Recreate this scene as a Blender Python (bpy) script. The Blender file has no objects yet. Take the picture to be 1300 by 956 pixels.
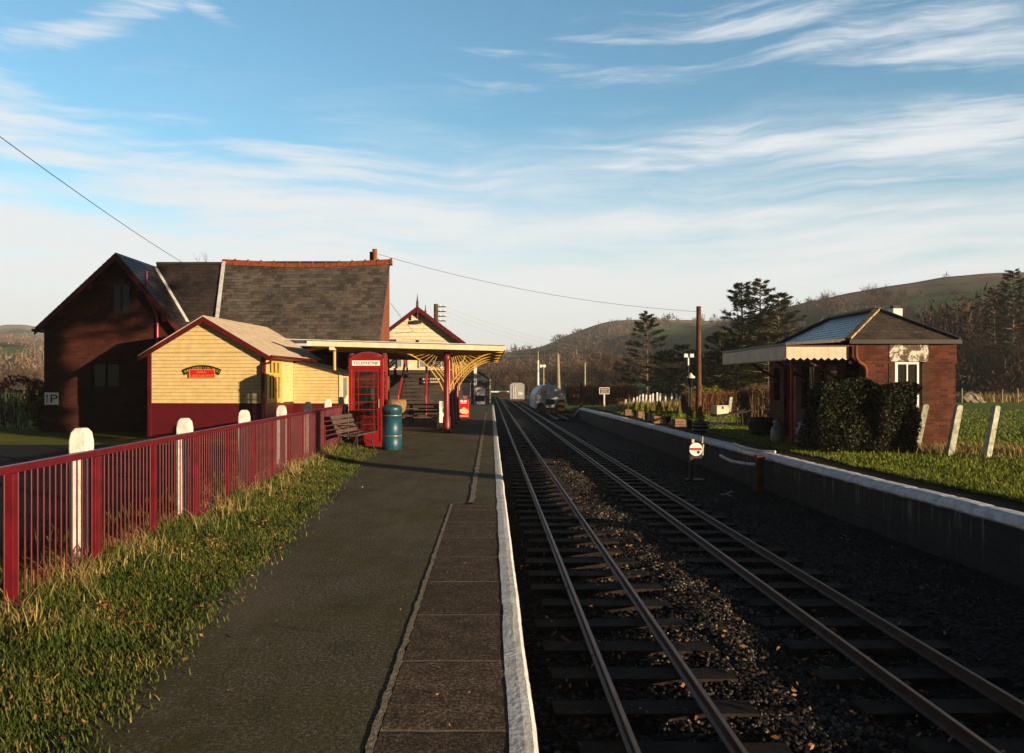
import bpy, math, random
import numpy as np
from mathutils import Vector, Matrix, noise as mnoise
R = math.radians
random.seed(7)
rng = np.random.default_rng(7)
scn = bpy.context.scene
COL = scn.collection
EYE = 1.62
F = 1000.0
U0, V0 = 617.0, 487.0

def P(u, v, Y):                       # photo pixel at a chosen distance -> point in the place
    return ((u - U0) / F * Y, Y, EYE - (v - V0) / F * Y)

# ---------------------------------------------------------------- materials
def nodes_of(name):
    m = bpy.data.materials.new(name); m.use_nodes = True
    t = m.node_tree; t.nodes.clear()
    out = t.nodes.new('ShaderNodeOutputMaterial')
    b = t.nodes.new('ShaderNodeBsdfPrincipled')
    t.links.new(b.outputs[0], out.inputs[0])
    return m, t, b, out

def nd(t, typ, ins=None, **props):
    n = t.nodes.new(typ)
    for k, v in props.items(): setattr(n, k, v)
    for k, v in (ins or {}).items():
        s = n.inputs[k]
        if isinstance(v, bpy.types.NodeSocket): t.links.new(v, s)
        else: s.default_value = v
    return n

def c4(c): return (c[0], c[1], c[2], 1.0)

def ramp(t, fac, stops):
    n = nd(t, 'ShaderNodeValToRGB', {'Fac': fac})
    e = n.color_ramp.elements
    while len(e) < len(stops): e.new(0.5)
    for el, (p, c) in zip(e, stops):
        el.position = p; el.color = c4(c) if len(c) == 3 else c
    return n.outputs['Color']

def mixc(t, fac, a, b, mode='MIX'):
    n = t.nodes.new('ShaderNodeMix'); n.data_type = 'RGBA'; n.blend_type = mode
    for i, v in ((0, fac), (6, a), (7, b)):
        if isinstance(v, bpy.types.NodeSocket): t.links.new(v, n.inputs[i])
        else: n.inputs[i].default_value = v if i == 0 else c4(v)
    return n.outputs[2]

def noise(t, vec, scale, detail=4, rough=.55, dist=0.0):
    n = nd(t, 'ShaderNodeTexNoise', {'Vector': vec, 'Scale': scale, 'Detail': detail, 'Roughness': rough, 'Distortion': dist})
    return n.outputs['Fac']

def coords(t, kind='Object'):
    return t.nodes.new('ShaderNodeTexCoord').outputs[kind]

def worldpos(t):
    return t.nodes.new('ShaderNodeNewGeometry').outputs['Position']

def bump(t, b, height, strength=.3, dist=.02):
    n = nd(t, 'ShaderNodeBump', {'Height': height, 'Strength': strength, 'Distance': dist})
    t.links.new(n.outputs[0], b.inputs['Normal'])

def setc(t, b, sock):
    t.links.new(sock, b.inputs['Base Color'])

def plain(name, c, c2=None, scale=6, rough=.6, bmp=.15, metal=0.0, fine=60, spec=.35):
    """painted / weathered surface: two tones broken up by noise, fine bump"""
    m, t, b, o = nodes_of(name)
    v = worldpos(t)
    c2 = c2 or tuple(x * .7 for x in c)
    f = noise(t, v, scale, 6, .65)
    setc(t, b, ramp(t, f, [(.35, c2), (.62, c)]))
    b.inputs['Roughness'].default_value = rough
    b.inputs['Metallic'].default_value = metal
    b.inputs['Specular IOR Level'].default_value = spec if rough < .7 else .1
    if bmp: bump(t, b, noise(t, v, fine, 3), bmp, .01)
    return m

def leafy(name, stops, rough=.7, clump=1.2, trans=.0):
    """leaves: a tone per leaf, and broad clumps of paler or darker growth"""
    m, t, b, o = nodes_of(name)
    g = t.nodes.new('ShaderNodeNewGeometry')
    r = g.outputs['Random Per Island']
    cl = noise(t, g.outputs['Position'], clump, 2)
    s = nd(t, 'ShaderNodeMath', {0: r, 1: .6}, operation='MULTIPLY').outputs[0]
    s2 = nd(t, 'ShaderNodeMath', {0: cl, 1: .8, 2: -.2}, operation='MULTIPLY_ADD').outputs[0]
    f = nd(t, 'ShaderNodeMath', {0: s, 1: s2}, operation='ADD').outputs[0]
    setc(t, b, ramp(t, f, stops))
    b.inputs['Roughness'].default_value = rough
    b.inputs['Specular IOR Level'].default_value = .2
    return m

def brick(name, c1, c2, mortar, bw=.225, bh=.075, stain=None, rough=.85, grime=.5):
    m, t, b, o = nodes_of(name)
    uv = coords(t, 'UV'); wp = worldpos(t)
    n = nd(t, 'ShaderNodeTexBrick', {'Vector': uv, 'Color1': c4(c1), 'Color2': c4(c2), 'Mortar': c4(mortar), 'Scale': 1.0,
           'Mortar Size': .006, 'Mortar Smooth': .2, 'Bias': 0.0, 'Brick Width': bw, 'Row Height': bh})
    v = noise(t, wp, 2.2, 5, .7)
    dark = tuple(x * .35 for x in c1)
    col = mixc(t, nd(t, 'ShaderNodeMapRange', {0: v, 1: .45, 2: .7, 3: 0.0, 4: grime}).outputs[0], n.outputs['Color'], dark)
    f2 = noise(t, uv, 23, 3)
    col = mixc(t, .35, col, ramp(t, f2, [(.3, (.25, .25, .25)), (.7, (1, 1, 1))]), 'MULTIPLY')
    setc(t, b, col)
    b.inputs['Roughness'].default_value = rough; b.inputs['Specular IOR Level'].default_value = .15
    h = nd(t, 'ShaderNodeMath', {0: n.outputs['Fac'], 1: -1.0}, operation='MULTIPLY').outputs[0]
    h = nd(t, 'ShaderNodeMath', {0: h, 1: noise(t, wp, 70, 3)}, operation='ADD').outputs[0]
    bump(t, b, h, .6, .012)
    return m

def slate(name, a, c, w=.28, h=.2, rough=.5, lichen=(.3, .24, .12), lich=.3):
    m, t, b, o = nodes_of(name)
    uv = coords(t, 'UV'); wp = worldpos(t)
    n = nd(t, 'ShaderNodeTexBrick', {'Vector': uv, 'Color1': c4(a), 'Color2': c4(c), 'Mortar': c4(tuple(x * .2 for x in a)), 'Scale': 1.0,
           'Mortar Size': .007, 'Mortar Smooth': .1, 'Bias': -.25, 'Brick Width': w, 'Row Height': h})
    big = noise(t, wp, .9, 5, .6)
    col = mixc(t, .75, n.outputs['Color'], ramp(t, big, [(.35, (.45, .45, .47)), (.65, (1.1, 1.05, 1))]), 'MULTIPLY')
    sp = noise(t, wp, 5.5, 6, .75)
    col = mixc(t, nd(t, 'ShaderNodeMapRange', {0: sp, 1: .54, 2: .68, 3: 0.0, 4: lich}).outputs[0], col, lichen)
    setc(t, b, col)
    b.inputs['Roughness'].default_value = rough
    hh = nd(t, 'ShaderNodeMath', {0: n.outputs['Fac'], 1: -1.0, 2: 0.5}, operation='MULTIPLY_ADD').outputs[0]
    hh = nd(t, 'ShaderNodeMath', {0: hh, 1: noise(t, wp, 40, 3)}, operation='ADD').outputs[0]
    bump(t, b, hh, .5, .012)
    return m

def glass(name, tint=(1, 1, 1), gloss=.14, rough=.04):
    m, t, b, o = nodes_of(name)
    tr = nd(t, 'ShaderNodeBsdfTransparent', {'Color': c4(tint)})
    gl = nd(t, 'ShaderNodeBsdfGlossy', {'Roughness': rough})
    mx = nd(t, 'ShaderNodeMixShader', {0: gloss, 1: tr.outputs[0], 2: gl.outputs[0]})
    t.links.new(mx.outputs[0], o.inputs[0])
    return m

M = {}
M['red'] = plain('red_gloss_paint', (.36, .012, .02), (.24, .008, .014), 3, .3, .05, spec=.5)
M['kiosk_red'] = plain('kiosk_red_paint', (.29, .011, .011), (.19, .008, .008), 2.5, .28, .04, spec=.5)
M['dark_red'] = plain('maroon_paint', (.105, .006, .010), (.07, .005, .008), 4, .45, .08)
M['fence_red'] = plain('railing_red_paint', (.145, .007, .014), (.08, .005, .010), 5, .38, .08, spec=.4)
M['cream'] = plain('cream_board_paint', (.70, .54, .26), (.60, .44, .19), 5, .55, .08)
M['pale_cream'] = plain('faded_cream_paint', (.80, .70, .50), (.66, .56, .38), 4, .6, .1)
M['valance'] = plain('valance_cream_paint', (.70, .58, .42), (.56, .46, .33), 3, .6, .08)
M['ochre'] = plain('ochre_paint', (.72, .42, .08), (.55, .31, .05), 5, .45, .05)
M['white'] = plain('white_paint', (.78, .77, .74), (.62, .61, .58), 9, .6, .15)
M['bright_white'] = plain('clean_white_paint', (.82, .82, .8), (.76, .76, .74), 6, .45, .03)
M['coping'] = plain('whitewashed_coping', (.86, .85, .82), (.60, .58, .54), 7, .75, .5, fine=35)
M['wall_coping'] = plain('whitewashed_platform_edge', (.80, .81, .84), (.52, .52, .54), 6, .75, .5, fine=35)
M['concrete_post'] = plain('whitewashed_concrete', (.82, .80, .75), (.58, .55, .48), 14, .85, .6, fine=45)
M['mossy_post'] = plain('lichened_concrete', (.62, .60, .52), (.24, .26, .15), 9, .9, .6, fine=40)
M['black'] = plain('black_paint', (.012, .012, .013), (.008, .008, .008), 6, .5, .1)
M['gold'] = plain('gold_paint', (.62, .38, .08), (.5, .3, .06), 8, .4, .02)
M['iron'] = plain('dark_iron', (.02, .018, .018), (.035, .02, .014), 10, .6, .3)
M['rust'] = plain('rusted_iron', (.12, .04, .02), (.05, .018, .01), 8, .85, .5)
M['wood'] = plain('weathered_timber', (.13, .08, .045), (.06, .04, .025), 9, .85, .5, fine=40)
M['dark_wood'] = plain('dark_timber', (.05, .032, .022), (.022, .015, .012), 8, .85, .5)
M['slat'] = plain('faded_bench_slat', (.13, .085, .075), (.07, .045, .04), 9, .75, .4)
M['pole'] = plain('creosoted_pole', (.13, .07, .035), (.06, .03, .016), 5, .85, .5)
M['pale_pole'] = plain('bleached_pole', (.36, .31, .22), (.22, .18, .12), 5, .85, .4)
M['crate_wood'] = plain('planter_boards', (.33, .20, .12), (.17, .10, .06), 8, .85, .4)
M['teal'] = plain('teal_enamel', (.008, .07, .105), (.006, .045, .07), 3, .42, .04, spec=.5)
M['brass'] = plain('brass_band', (.42, .33, .12), (.3, .22, .08), 9, .35, .02, metal=.6)
M['galv'] = plain('galvanised_steel', (.30, .31, .32), (.20, .20, .21), 7, .4, .1, metal=.6)
M['lead'] = plain('white_lead_flashing', (.62, .63, .64), (.45, .45, .46), 5, .6, .1)
M['tarp'] = plain('grey_tarpaulin', (.62, .63, .65), (.46, .47, .49), 1.6, .5, .4, fine=8)
M['van_grey'] = plain('grey_wagon_paint', (.36, .36, .36), (.24, .235, .23), 5, .6, .2)
M['felt'] = plain('sandy_roofing_felt', (.66, .54, .39), (.52, .41, .29), 3.5, .9, .5, fine=90)
M['dark_felt'] = plain('dark_roofing_felt', (.035, .037, .036), (.022, .022, .022), 5, .85, .4)
M['ridge'] = plain('terracotta_ridge_tile', (.30, .075, .03), (.16, .04, .02), 7, .8, .3)
M['brick_dark'] = brick('dark_red_brick', (.085, .02, .012), (.05, .013, .009), (.04, .03, .024), grime=.75)  # very dark red brick with darker noise patches
M['brick_red'] = brick('red_brick', (.17, .046, .024), (.065, .022, .015), (.085, .065, .05), grime=.9)
M['brick_gable'] = brick('orange_red_brick', (.36, .10, .04), (.26, .07, .03), (.16, .1, .07), grime=.4)
M['stone'] = brick('dark_rubble_stone', (.09, .07, .055), (.05, .042, .036), (.035, .03, .026), .42, .2)
M['blue_brick'] = brick('dark_platform_brick', (.05, .043, .04), (.03, .026, .025), (.06, .057, .052), grime=.6)
M['slate'] = slate('weathered_slate', (.125, .108, .095), (.03, .028, .028), lichen=(.26, .19, .10), lich=.45)
M['slate_dark'] = slate('dark_slate', (.05, .036, .032), (.025, .02, .02), lich=.15)
M['slate_sky_sheen'] = slate('sky_tinted_slate', (.05, .06, .075), (.028, .034, .045), .3, .2, .22, lich=.04)  # blue of the reflected sky put into the slate's base colour
M['slate_mossy'] = slate('mossy_slate', (.09, .07, .055), (.04, .034, .03), lichen=(.20, .15, .07), lich=.6)
M['gap'] = plain('lap_shade', (.26, .15, .05), (.17, .09, .03), 6, .9, 0)  # dark strip colour standing in for the shade under each board lap
M['maroon'] = plain('column_maroon', (.19, .01, .014), (.12, .007, .01), 4, .4, .08, spec=.4)
M['glass'] = glass('window_glass', (.8, .85, .85), .12)
M['dark_glass'] = plain('dark_window_pane', (.012, .012, .013), (.008, .008, .009), 3, .08, 0, spec=.6)
M['sky_glass'] = plain('pale_window_pane', (.25, .27, .28), (.16, .18, .2), 2, .1, 0, spec=.7)
M['bark'] = plain('bark', (.10, .07, .045), (.04, .028, .018), 5, .9, .6)
M['pale_bark'] = plain('light_brown_bark', (.17, .125, .085), (.08, .055, .038), 4, .9, .5)  # paler brown bark for some of the trunks
M['terracotta'] = plain('terracotta', (.24, .08, .035), (.16, .05, .025), 6, .8, .2)
M['wicker'] = plain('dry_wicker', (.36, .22, .09), (.18, .10, .04), 18, .85, .5)
M['yellow'] = plain('warning_yellow', (.75, .48, .02), (.6, .38, .02), 6, .5, .05)
M['poster_red'] = plain('poster_red', (.66, .012, .014), (.6, .01, .012), 3, .35, .0)
M['poster_white'] = plain('poster_white', (.8, .78, .72), (.75, .72, .66), 3, .4, .0)
M['poster_ice'] = plain('poster_ice_cream', (.78, .55, .2), (.7, .62, .42), 26, .4, .0)
M['sign_green'] = plain('sign_teal', (.02, .25, .2), (.02, .2, .16), 3, .4, 0)
M['churn'] = plain('dull_aluminium', (.22, .225, .23), (.12, .12, .125), 6, .5, .2, metal=.4)
M['conifer_green'] = leafy('yellow_green_conifer', [(.2, (.055, .085, .01)), (.8, (.24, .24, .02))], clump=6)
M['conifer'] = leafy('pine_needles', [(.15, (.014, .022, .008)), (.5, (.035, .042, .012)), (.9, (.085, .075, .02))], clump=.5)
M['dark_conifer'] = leafy('dark_spruce_needles', [(.15, (.008, .014, .006)), (.9, (.04, .05, .016))], clump=.5)
M['laurel'] = leafy('evergreen_shrub_leaves', [(.15, (.006, .008, .003)), (.6, (.018, .022, .006)), (.97, (.07, .06, .014))], rough=.55, clump=2)
M['beech'] = leafy('autumn_hedge_leaves', [(.1, (.06, .07, .012)), (.4, (.10, .055, .014)), (.65, (.20, .07, .02)), (.95, (.24, .12, .03))], clump=.9)
M['russet'] = leafy('russet_hedge_twigs', [(.1, (.07, .03, .014)), (.6, (.20, .085, .035)), (.95, (.26, .15, .05))], clump=1.5)
M['twig'] = leafy('bare_twigs', [(.1, (.05, .03, .018)), (.6, (.12, .07, .038)), (.95, (.20, .12, .06))], clump=.25)
M['twig_dark'] = leafy('dark_bare_twigs', [(.1, (.02, .013, .009)), (.6, (.06, .034, .018)), (.95, (.14, .07, .028))], clump=.2)
M['twig_far'] = leafy('far_wood_twigs', [(.1, (.05, .034, .026)), (.6, (.11, .07, .045)), (.95, (.18, .115, .065))], clump=.02)
M['grass_blade'] = leafy('grass_blades', [(.1, (.022, .036, .006)), (.40, (.055, .095, .011)), (.62, (.11, .135, .022)), (.78, (.20, .16, .045)), (.95, (.42, .31, .12))], clump=1.6)
M['lawn_blade'] = leafy('lawn_blades', [(.1, (.06, .10, .008)), (.5, (.16, .21, .018)), (.8, (.27, .28, .035)), (.97, (.42, .35, .10))], clump=1.2)
M['twig_sunlit'] = leafy('sunlit_far_twigs', [(.1, (.11, .075, .055)), (.6, (.2, .135, .09)), (.95, (.3, .2, .12))], clump=.02)  # brighter copy of the far twigs, left hillside sunlight put into the colour
M['dry_grass'] = leafy('dry_grass_blades', [(.1, (.12, .10, .03)), (.5, (.34, .25, .09)), (.95, (.55, .42, .2))], clump=2)
M['leaf'] = leafy('fallen_leaves', [(.1, (.07, .03, .012)), (.6, (.22, .10, .035)), (.97, (.48, .27, .11))], clump=3)
M['stones'] = leafy('ballast_stones', [(.1, (.006, .006, .006)), (.6, (.024, .022, .021)), (.97, (.07, .062, .054))], rough=.9, clump=1.2)
M['scatter_stones'] = leafy('pale_ballast_stones', [(.1, (.012, .011, .010)), (.6, (.06, .05, .042)), (.97, (.36, .29, .22))], rough=.9, clump=1.2)

def m_asphalt():
    m, t, b, o = nodes_of('mossy_asphalt')
    v = worldpos(t)
    g = noise(t, v, 130, 3, .7); big = noise(t, v, .7, 5, .6); mid = noise(t, v, 5, 5, .7)
    g = nd(t, 'ShaderNodeMath', {0: g, 1: .55, 2: nd(t, 'ShaderNodeMath', {0: noise(t, v, 42, 2, .8), 1: .45}, operation='MULTIPLY').outputs[0]}, operation='MULTIPLY_ADD').outputs[0]
    col = ramp(t, g, [(.36, (.02, .018, .014)), (.5, (.080, .070, .050)), (.66, (.38, .33, .24))])
    f = nd(t, 'ShaderNodeMath', {0: big, 1: mid}, operation='MULTIPLY').outputs[0]
    moss = nd(t, 'ShaderNodeMapRange', {0: f, 1: .18, 2: .36, 3: 0.0, 4: .75}).outputs[0]
    col = mixc(t, moss, col, (.075, .07, .018))
    dk = nd(t, 'ShaderNodeMapRange', {0: noise(t, v, 1.7, 6, .7), 1: .5, 2: .75, 3: 0.0, 4: .5}).outputs[0]
    col = mixc(t, dk, col, (.02, .019, .016))
    vc = nd(t, 'ShaderNodeTexVoronoi', {'Vector': nd(t, 'ShaderNodeVectorMath', {0: v, 1: (.9, .45, 1)}, operation='MULTIPLY').outputs[0], 'Scale': 1.1, 'Randomness': 1.0}, feature='DISTANCE_TO_EDGE')
    cr = nd(t, 'ShaderNodeMath', {0: noise(t, v, 9, 4, .7), 1: .03, 2: vc.outputs['Distance']}, operation='MULTIPLY_ADD').outputs[0]
    cr = nd(t, 'ShaderNodeMapRange', {0: cr, 1: .012, 2: .022, 3: .75, 4: 0.0}).outputs[0]
    cr = nd(t, 'ShaderNodeMath', {0: cr, 1: nd(t, 'ShaderNodeMapRange', {0: noise(t, v, .55, 3), 1: .5, 2: .6, 3: 0.0, 4: 1.0}).outputs[0]}, operation='MULTIPLY').outputs[0]
    col = mixc(t, cr, col, (.012, .013, .008))
    worn = nd(t, 'ShaderNodeMapRange', {0: noise(t, nd(t, 'ShaderNodeVectorMath', {0: v, 1: (1, .22, 1)}, operation='MULTIPLY').outputs[0], 1.3, 5, .65), 1: .5, 2: .68, 3: 0.0, 4: .5}).outputs[0]
    col = mixc(t, worn, col, (.17, .14, .10))
    setc(t, b, col); b.inputs['Roughness'].default_value = .95; b.inputs['Specular IOR Level'].default_value = .08
    bump(t, b, g, .8, .014)
    return m
def m_paving():
    m, t, b, o = nodes_of('worn_paving_slabs')
    uv = worldpos(t)
    sx = nd(t, 'ShaderNodeSeparateXYZ', {0: uv})
    fr = nd(t, 'ShaderNodeMath', {0: sx.outputs[1], 1: .92}, operation='DIVIDE').outputs[0]
    wob = nd(t, 'ShaderNodeMath', {0: noise(t, uv, 2.5, 3), 1: .035, 2: fr}, operation='MULTIPLY_ADD').outputs[0]
    fr = nd(t, 'ShaderNodeMath', {0: wob}, operation='FRACT').outputs[0]
    d = nd(t, 'ShaderNodeMath', {0: fr, 1: .5}, operation='SUBTRACT').outputs[0]
    d = nd(t, 'ShaderNodeMath', {0: d}, operation='ABSOLUTE').outputs[0]
    joint = nd(t, 'ShaderNodeMapRange', {0: d, 1: .478, 2: .494, 3: 0.0, 4: 1.0}).outputs[0]
    fl = nd(t, 'ShaderNodeMath', {0: wob}, operation='FLOOR').outputs[0]
    wn = nd(t, 'ShaderNodeTexWhiteNoise', {'W': fl}, noise_dimensions='1D').outputs[0]
    g = noise(t, uv, 110, 3, .75); mid = noise(t, uv, 6, 5, .7)
    g = nd(t, 'ShaderNodeMath', {0: g, 1: .5, 2: nd(t, 'ShaderNodeMath', {0: noise(t, uv, 46, 2, .8), 1: .5}, operation='MULTIPLY').outputs[0]}, operation='MULTIPLY_ADD').outputs[0]
    col = ramp(t, g, [(.36, (.026, .018, .013)), (.5, (.105, .073, .05)), (.66, (.44, .33, .23))])
    col = mixc(t, nd(t, 'ShaderNodeMapRange', {0: mid, 1: .42, 2: .62, 3: 0.0, 4: .6}).outputs[0], col, (.045, .034, .025))
    col = mixc(t, nd(t, 'ShaderNodeMath', {0: wn, 1: .4}, operation='MULTIPLY').outputs[0], col, (.03, .024, .02))
    jm = nd(t, 'ShaderNodeMath', {0: joint, 1: noise(t, uv, 14, 3)}, operation='MULTIPLY').outputs[0]
    col = mixc(t, jm, col, (.30, .24, .16))
    setc(t, b, col); b.inputs['Roughness'].default_value = .95; b.inputs['Specular IOR Level'].default_value = .08
    h = nd(t, 'ShaderNodeMath', {0: joint, 1: -1.5, 2: g}, operation='MULTIPLY_ADD').outputs[0]
    bump(t, b, h, .75, .014)
    return m
def m_ballast():
    m, t, b, o = nodes_of('oily_ballast')
    v = worldpos(t)
    vo = nd(t, 'ShaderNodeTexVoronoi', {'Vector': v, 'Scale': 24.0, 'Randomness': 1.0})
    big = noise(t, v, .8, 4)
    sep = nd(t, 'ShaderNodeSeparateColor', {0: vo.outputs['Color']})
    col = ramp(t, sep.outputs[0], [(.1, (.006, .0055, .0055)), (.7, (.019, .017, .016)), (.97, (.05, .044, .038))])
    col = mixc(t, nd(t, 'ShaderNodeMapRange', {0: big, 1: .4, 2: .65, 3: 0.0, 4: .7}).outputs[0], col, (.012, .011, .011))
    setc(t, b, col); b.inputs['Roughness'].default_value = .95; b.inputs['Specular IOR Level'].default_value = .08
    h = nd(t, 'ShaderNodeMath', {0: vo.outputs['Distance'], 1: -1.0}, operation='MULTIPLY').outputs[0]
    bump(t, b, h, 1.0, .04)
    return m
def m_grassland(name, stops, s1=.12, s2=3, dirt=None):
    m, t, b, o = nodes_of(name)
    v = worldpos(t)
    f = nd(t, 'ShaderNodeMath', {0: noise(t, v, s1, 5, .6), 1: .6}, operation='MULTIPLY').outputs[0]
    f = nd(t, 'ShaderNodeMath', {0: noise(t, v, s2, 6, .75), 1: .45, 2: f}, operation='MULTIPLY_ADD').outputs[0]
    col = ramp(t, f, stops)
    if dirt:
        col = mixc(t, nd(t, 'ShaderNodeMapRange', {0: noise(t, v, .9, 5, .7), 1: .55, 2: .7, 3: 0.0, 4: .8}).outputs[0], col, dirt)
    setc(t, b, col); b.inputs['Roughness'].default_value = .95
    b.inputs['Specular IOR Level'].default_value = .1
    bump(t, b, noise(t, v, s2 * 9, 5, .8), .9, .08)
    return m
def m_hill(name, grass, bracken, moor, fscale, cover):
    """fields divided by hedges low down, bracken and moor higher up, woods in broken patches"""
    m, t, b, o = nodes_of(name)
    v = worldpos(t)
    w = nd(t, 'ShaderNodeVectorMath', {0: v, 1: (1, .45, 1.6)}, operation='MULTIPLY').outputs[0]
    vo = nd(t, 'ShaderNodeTexVoronoi', {'Vector': w, 'Scale': fscale, 'Randomness': .9})
    ve = nd(t, 'ShaderNodeTexVoronoi', {'Vector': w, 'Scale': fscale, 'Randomness': .9}, feature='DISTANCE_TO_EDGE')
    sep = nd(t, 'ShaderNodeSeparateColor', {0: vo.outputs['Color']})
    fields = ramp(t, sep.outputs[0], [(.0, grass), (.45, tuple(x * .75 for x in grass)), (.55, bracken), (1.0, tuple(x * .7 for x in bracken))])
    hz = nd(t, 'ShaderNodeMapRange', {0: ve.outputs['Distance'], 1: .03, 2: .06, 3: .8, 4: 0.0}).outputs[0]
    col = mixc(t, hz, fields, (.03, .024, .018))
    sz = nd(t, 'ShaderNodeSeparateXYZ', {0: v}).outputs[2]
    att = t.nodes.new('ShaderNodeUVMap').outputs[0]
    uy = nd(t, 'ShaderNodeSeparateXYZ', {0: att}).outputs[1]
    jit = nd(t, 'ShaderNodeMath', {0: noise(t, v, fscale * 1.5, 5, .65), 1: .6, 2: uy}, operation='MULTIPLY_ADD').outputs[0]
    mo = nd(t, 'ShaderNodeMapRange', {0: jit, 1: 1.10, 2: 1.26, 3: 0.0, 4: 1.0}).outputs[0]
    col = mixc(t, mo, col, moor)
    wd = nd(t, 'ShaderNodeMapRange', {0: noise(t, w, fscale * 2.3, 6, .7), 1: cover, 2: cover + .06, 3: 0.0, 4: .85}).outputs[0]
    col = mixc(t, wd, col, (.038, .028, .02))
    setc(t, b, col); b.inputs['Roughness'].default_value = 1
    b.inputs['Specular IOR Level'].default_value = 0
    bump(t, b, noise(t, v, .3, 6, .8), 1.0, 1.5)
    return m
M['asphalt'] = m_asphalt(); M['paving'] = m_paving(); M['ballast'] = m_ballast()
M['turf'] = m_grassland('verge_turf', [(.3, (.035, .028, .012)), (.5, (.085, .08, .02)), (.72, (.19, .15, .055))], .8, 11, (.10, .065, .03))
M['lawn'] = m_grassland('platform_lawn', [(.3, (.07, .095, .01)), (.5, (.15, .18, .016)), (.72, (.24, .23, .035))], .4, 4)
M['field'] = m_grassland('pasture', [(.3, (.085, .13, .018)), (.5, (.14, .20, .025)), (.7, (.21, .24, .045))], .03, 1.2)
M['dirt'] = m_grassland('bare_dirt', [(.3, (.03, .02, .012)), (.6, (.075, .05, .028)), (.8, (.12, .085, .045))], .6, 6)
M['road'] = m_grassland('car_park_asphalt', [(.3, (.02, .02, .021)), (.6, (.04, .04, .04)), (.8, (.075, .072, .068))], .3, 12)
M['hill_mid'] = m_hill('far_hill', (.06, .14, .035), (.17, .12, .075), (.34, .25, .15), .012, .60)
M['hill_right'] = m_hill('valley_side', (.055, .14, .022), (.06, .10, .03), (.20, .13, .085), .018, .69)
M['hill_left'] = m_hill('left_hill', (.13, .20, .05), (.26, .17, .11), (.38, .29, .22), .012, .58)  # hill colours raised to carry the frontal sunlight
M['sleeper'] = plain('oily_sleeper', (.034, .025, .019), (.011, .009, .008), 6, .85, .6, fine=30)
M['rail'] = plain('rusty_rail', (.075, .04, .026), (.035, .02, .014), 8, .5, .3)
M['rail_head'] = plain('worn_rail_head', (.16, .105, .075), (.10, .062, .042), 5, .5, .1, metal=.3)

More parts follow.
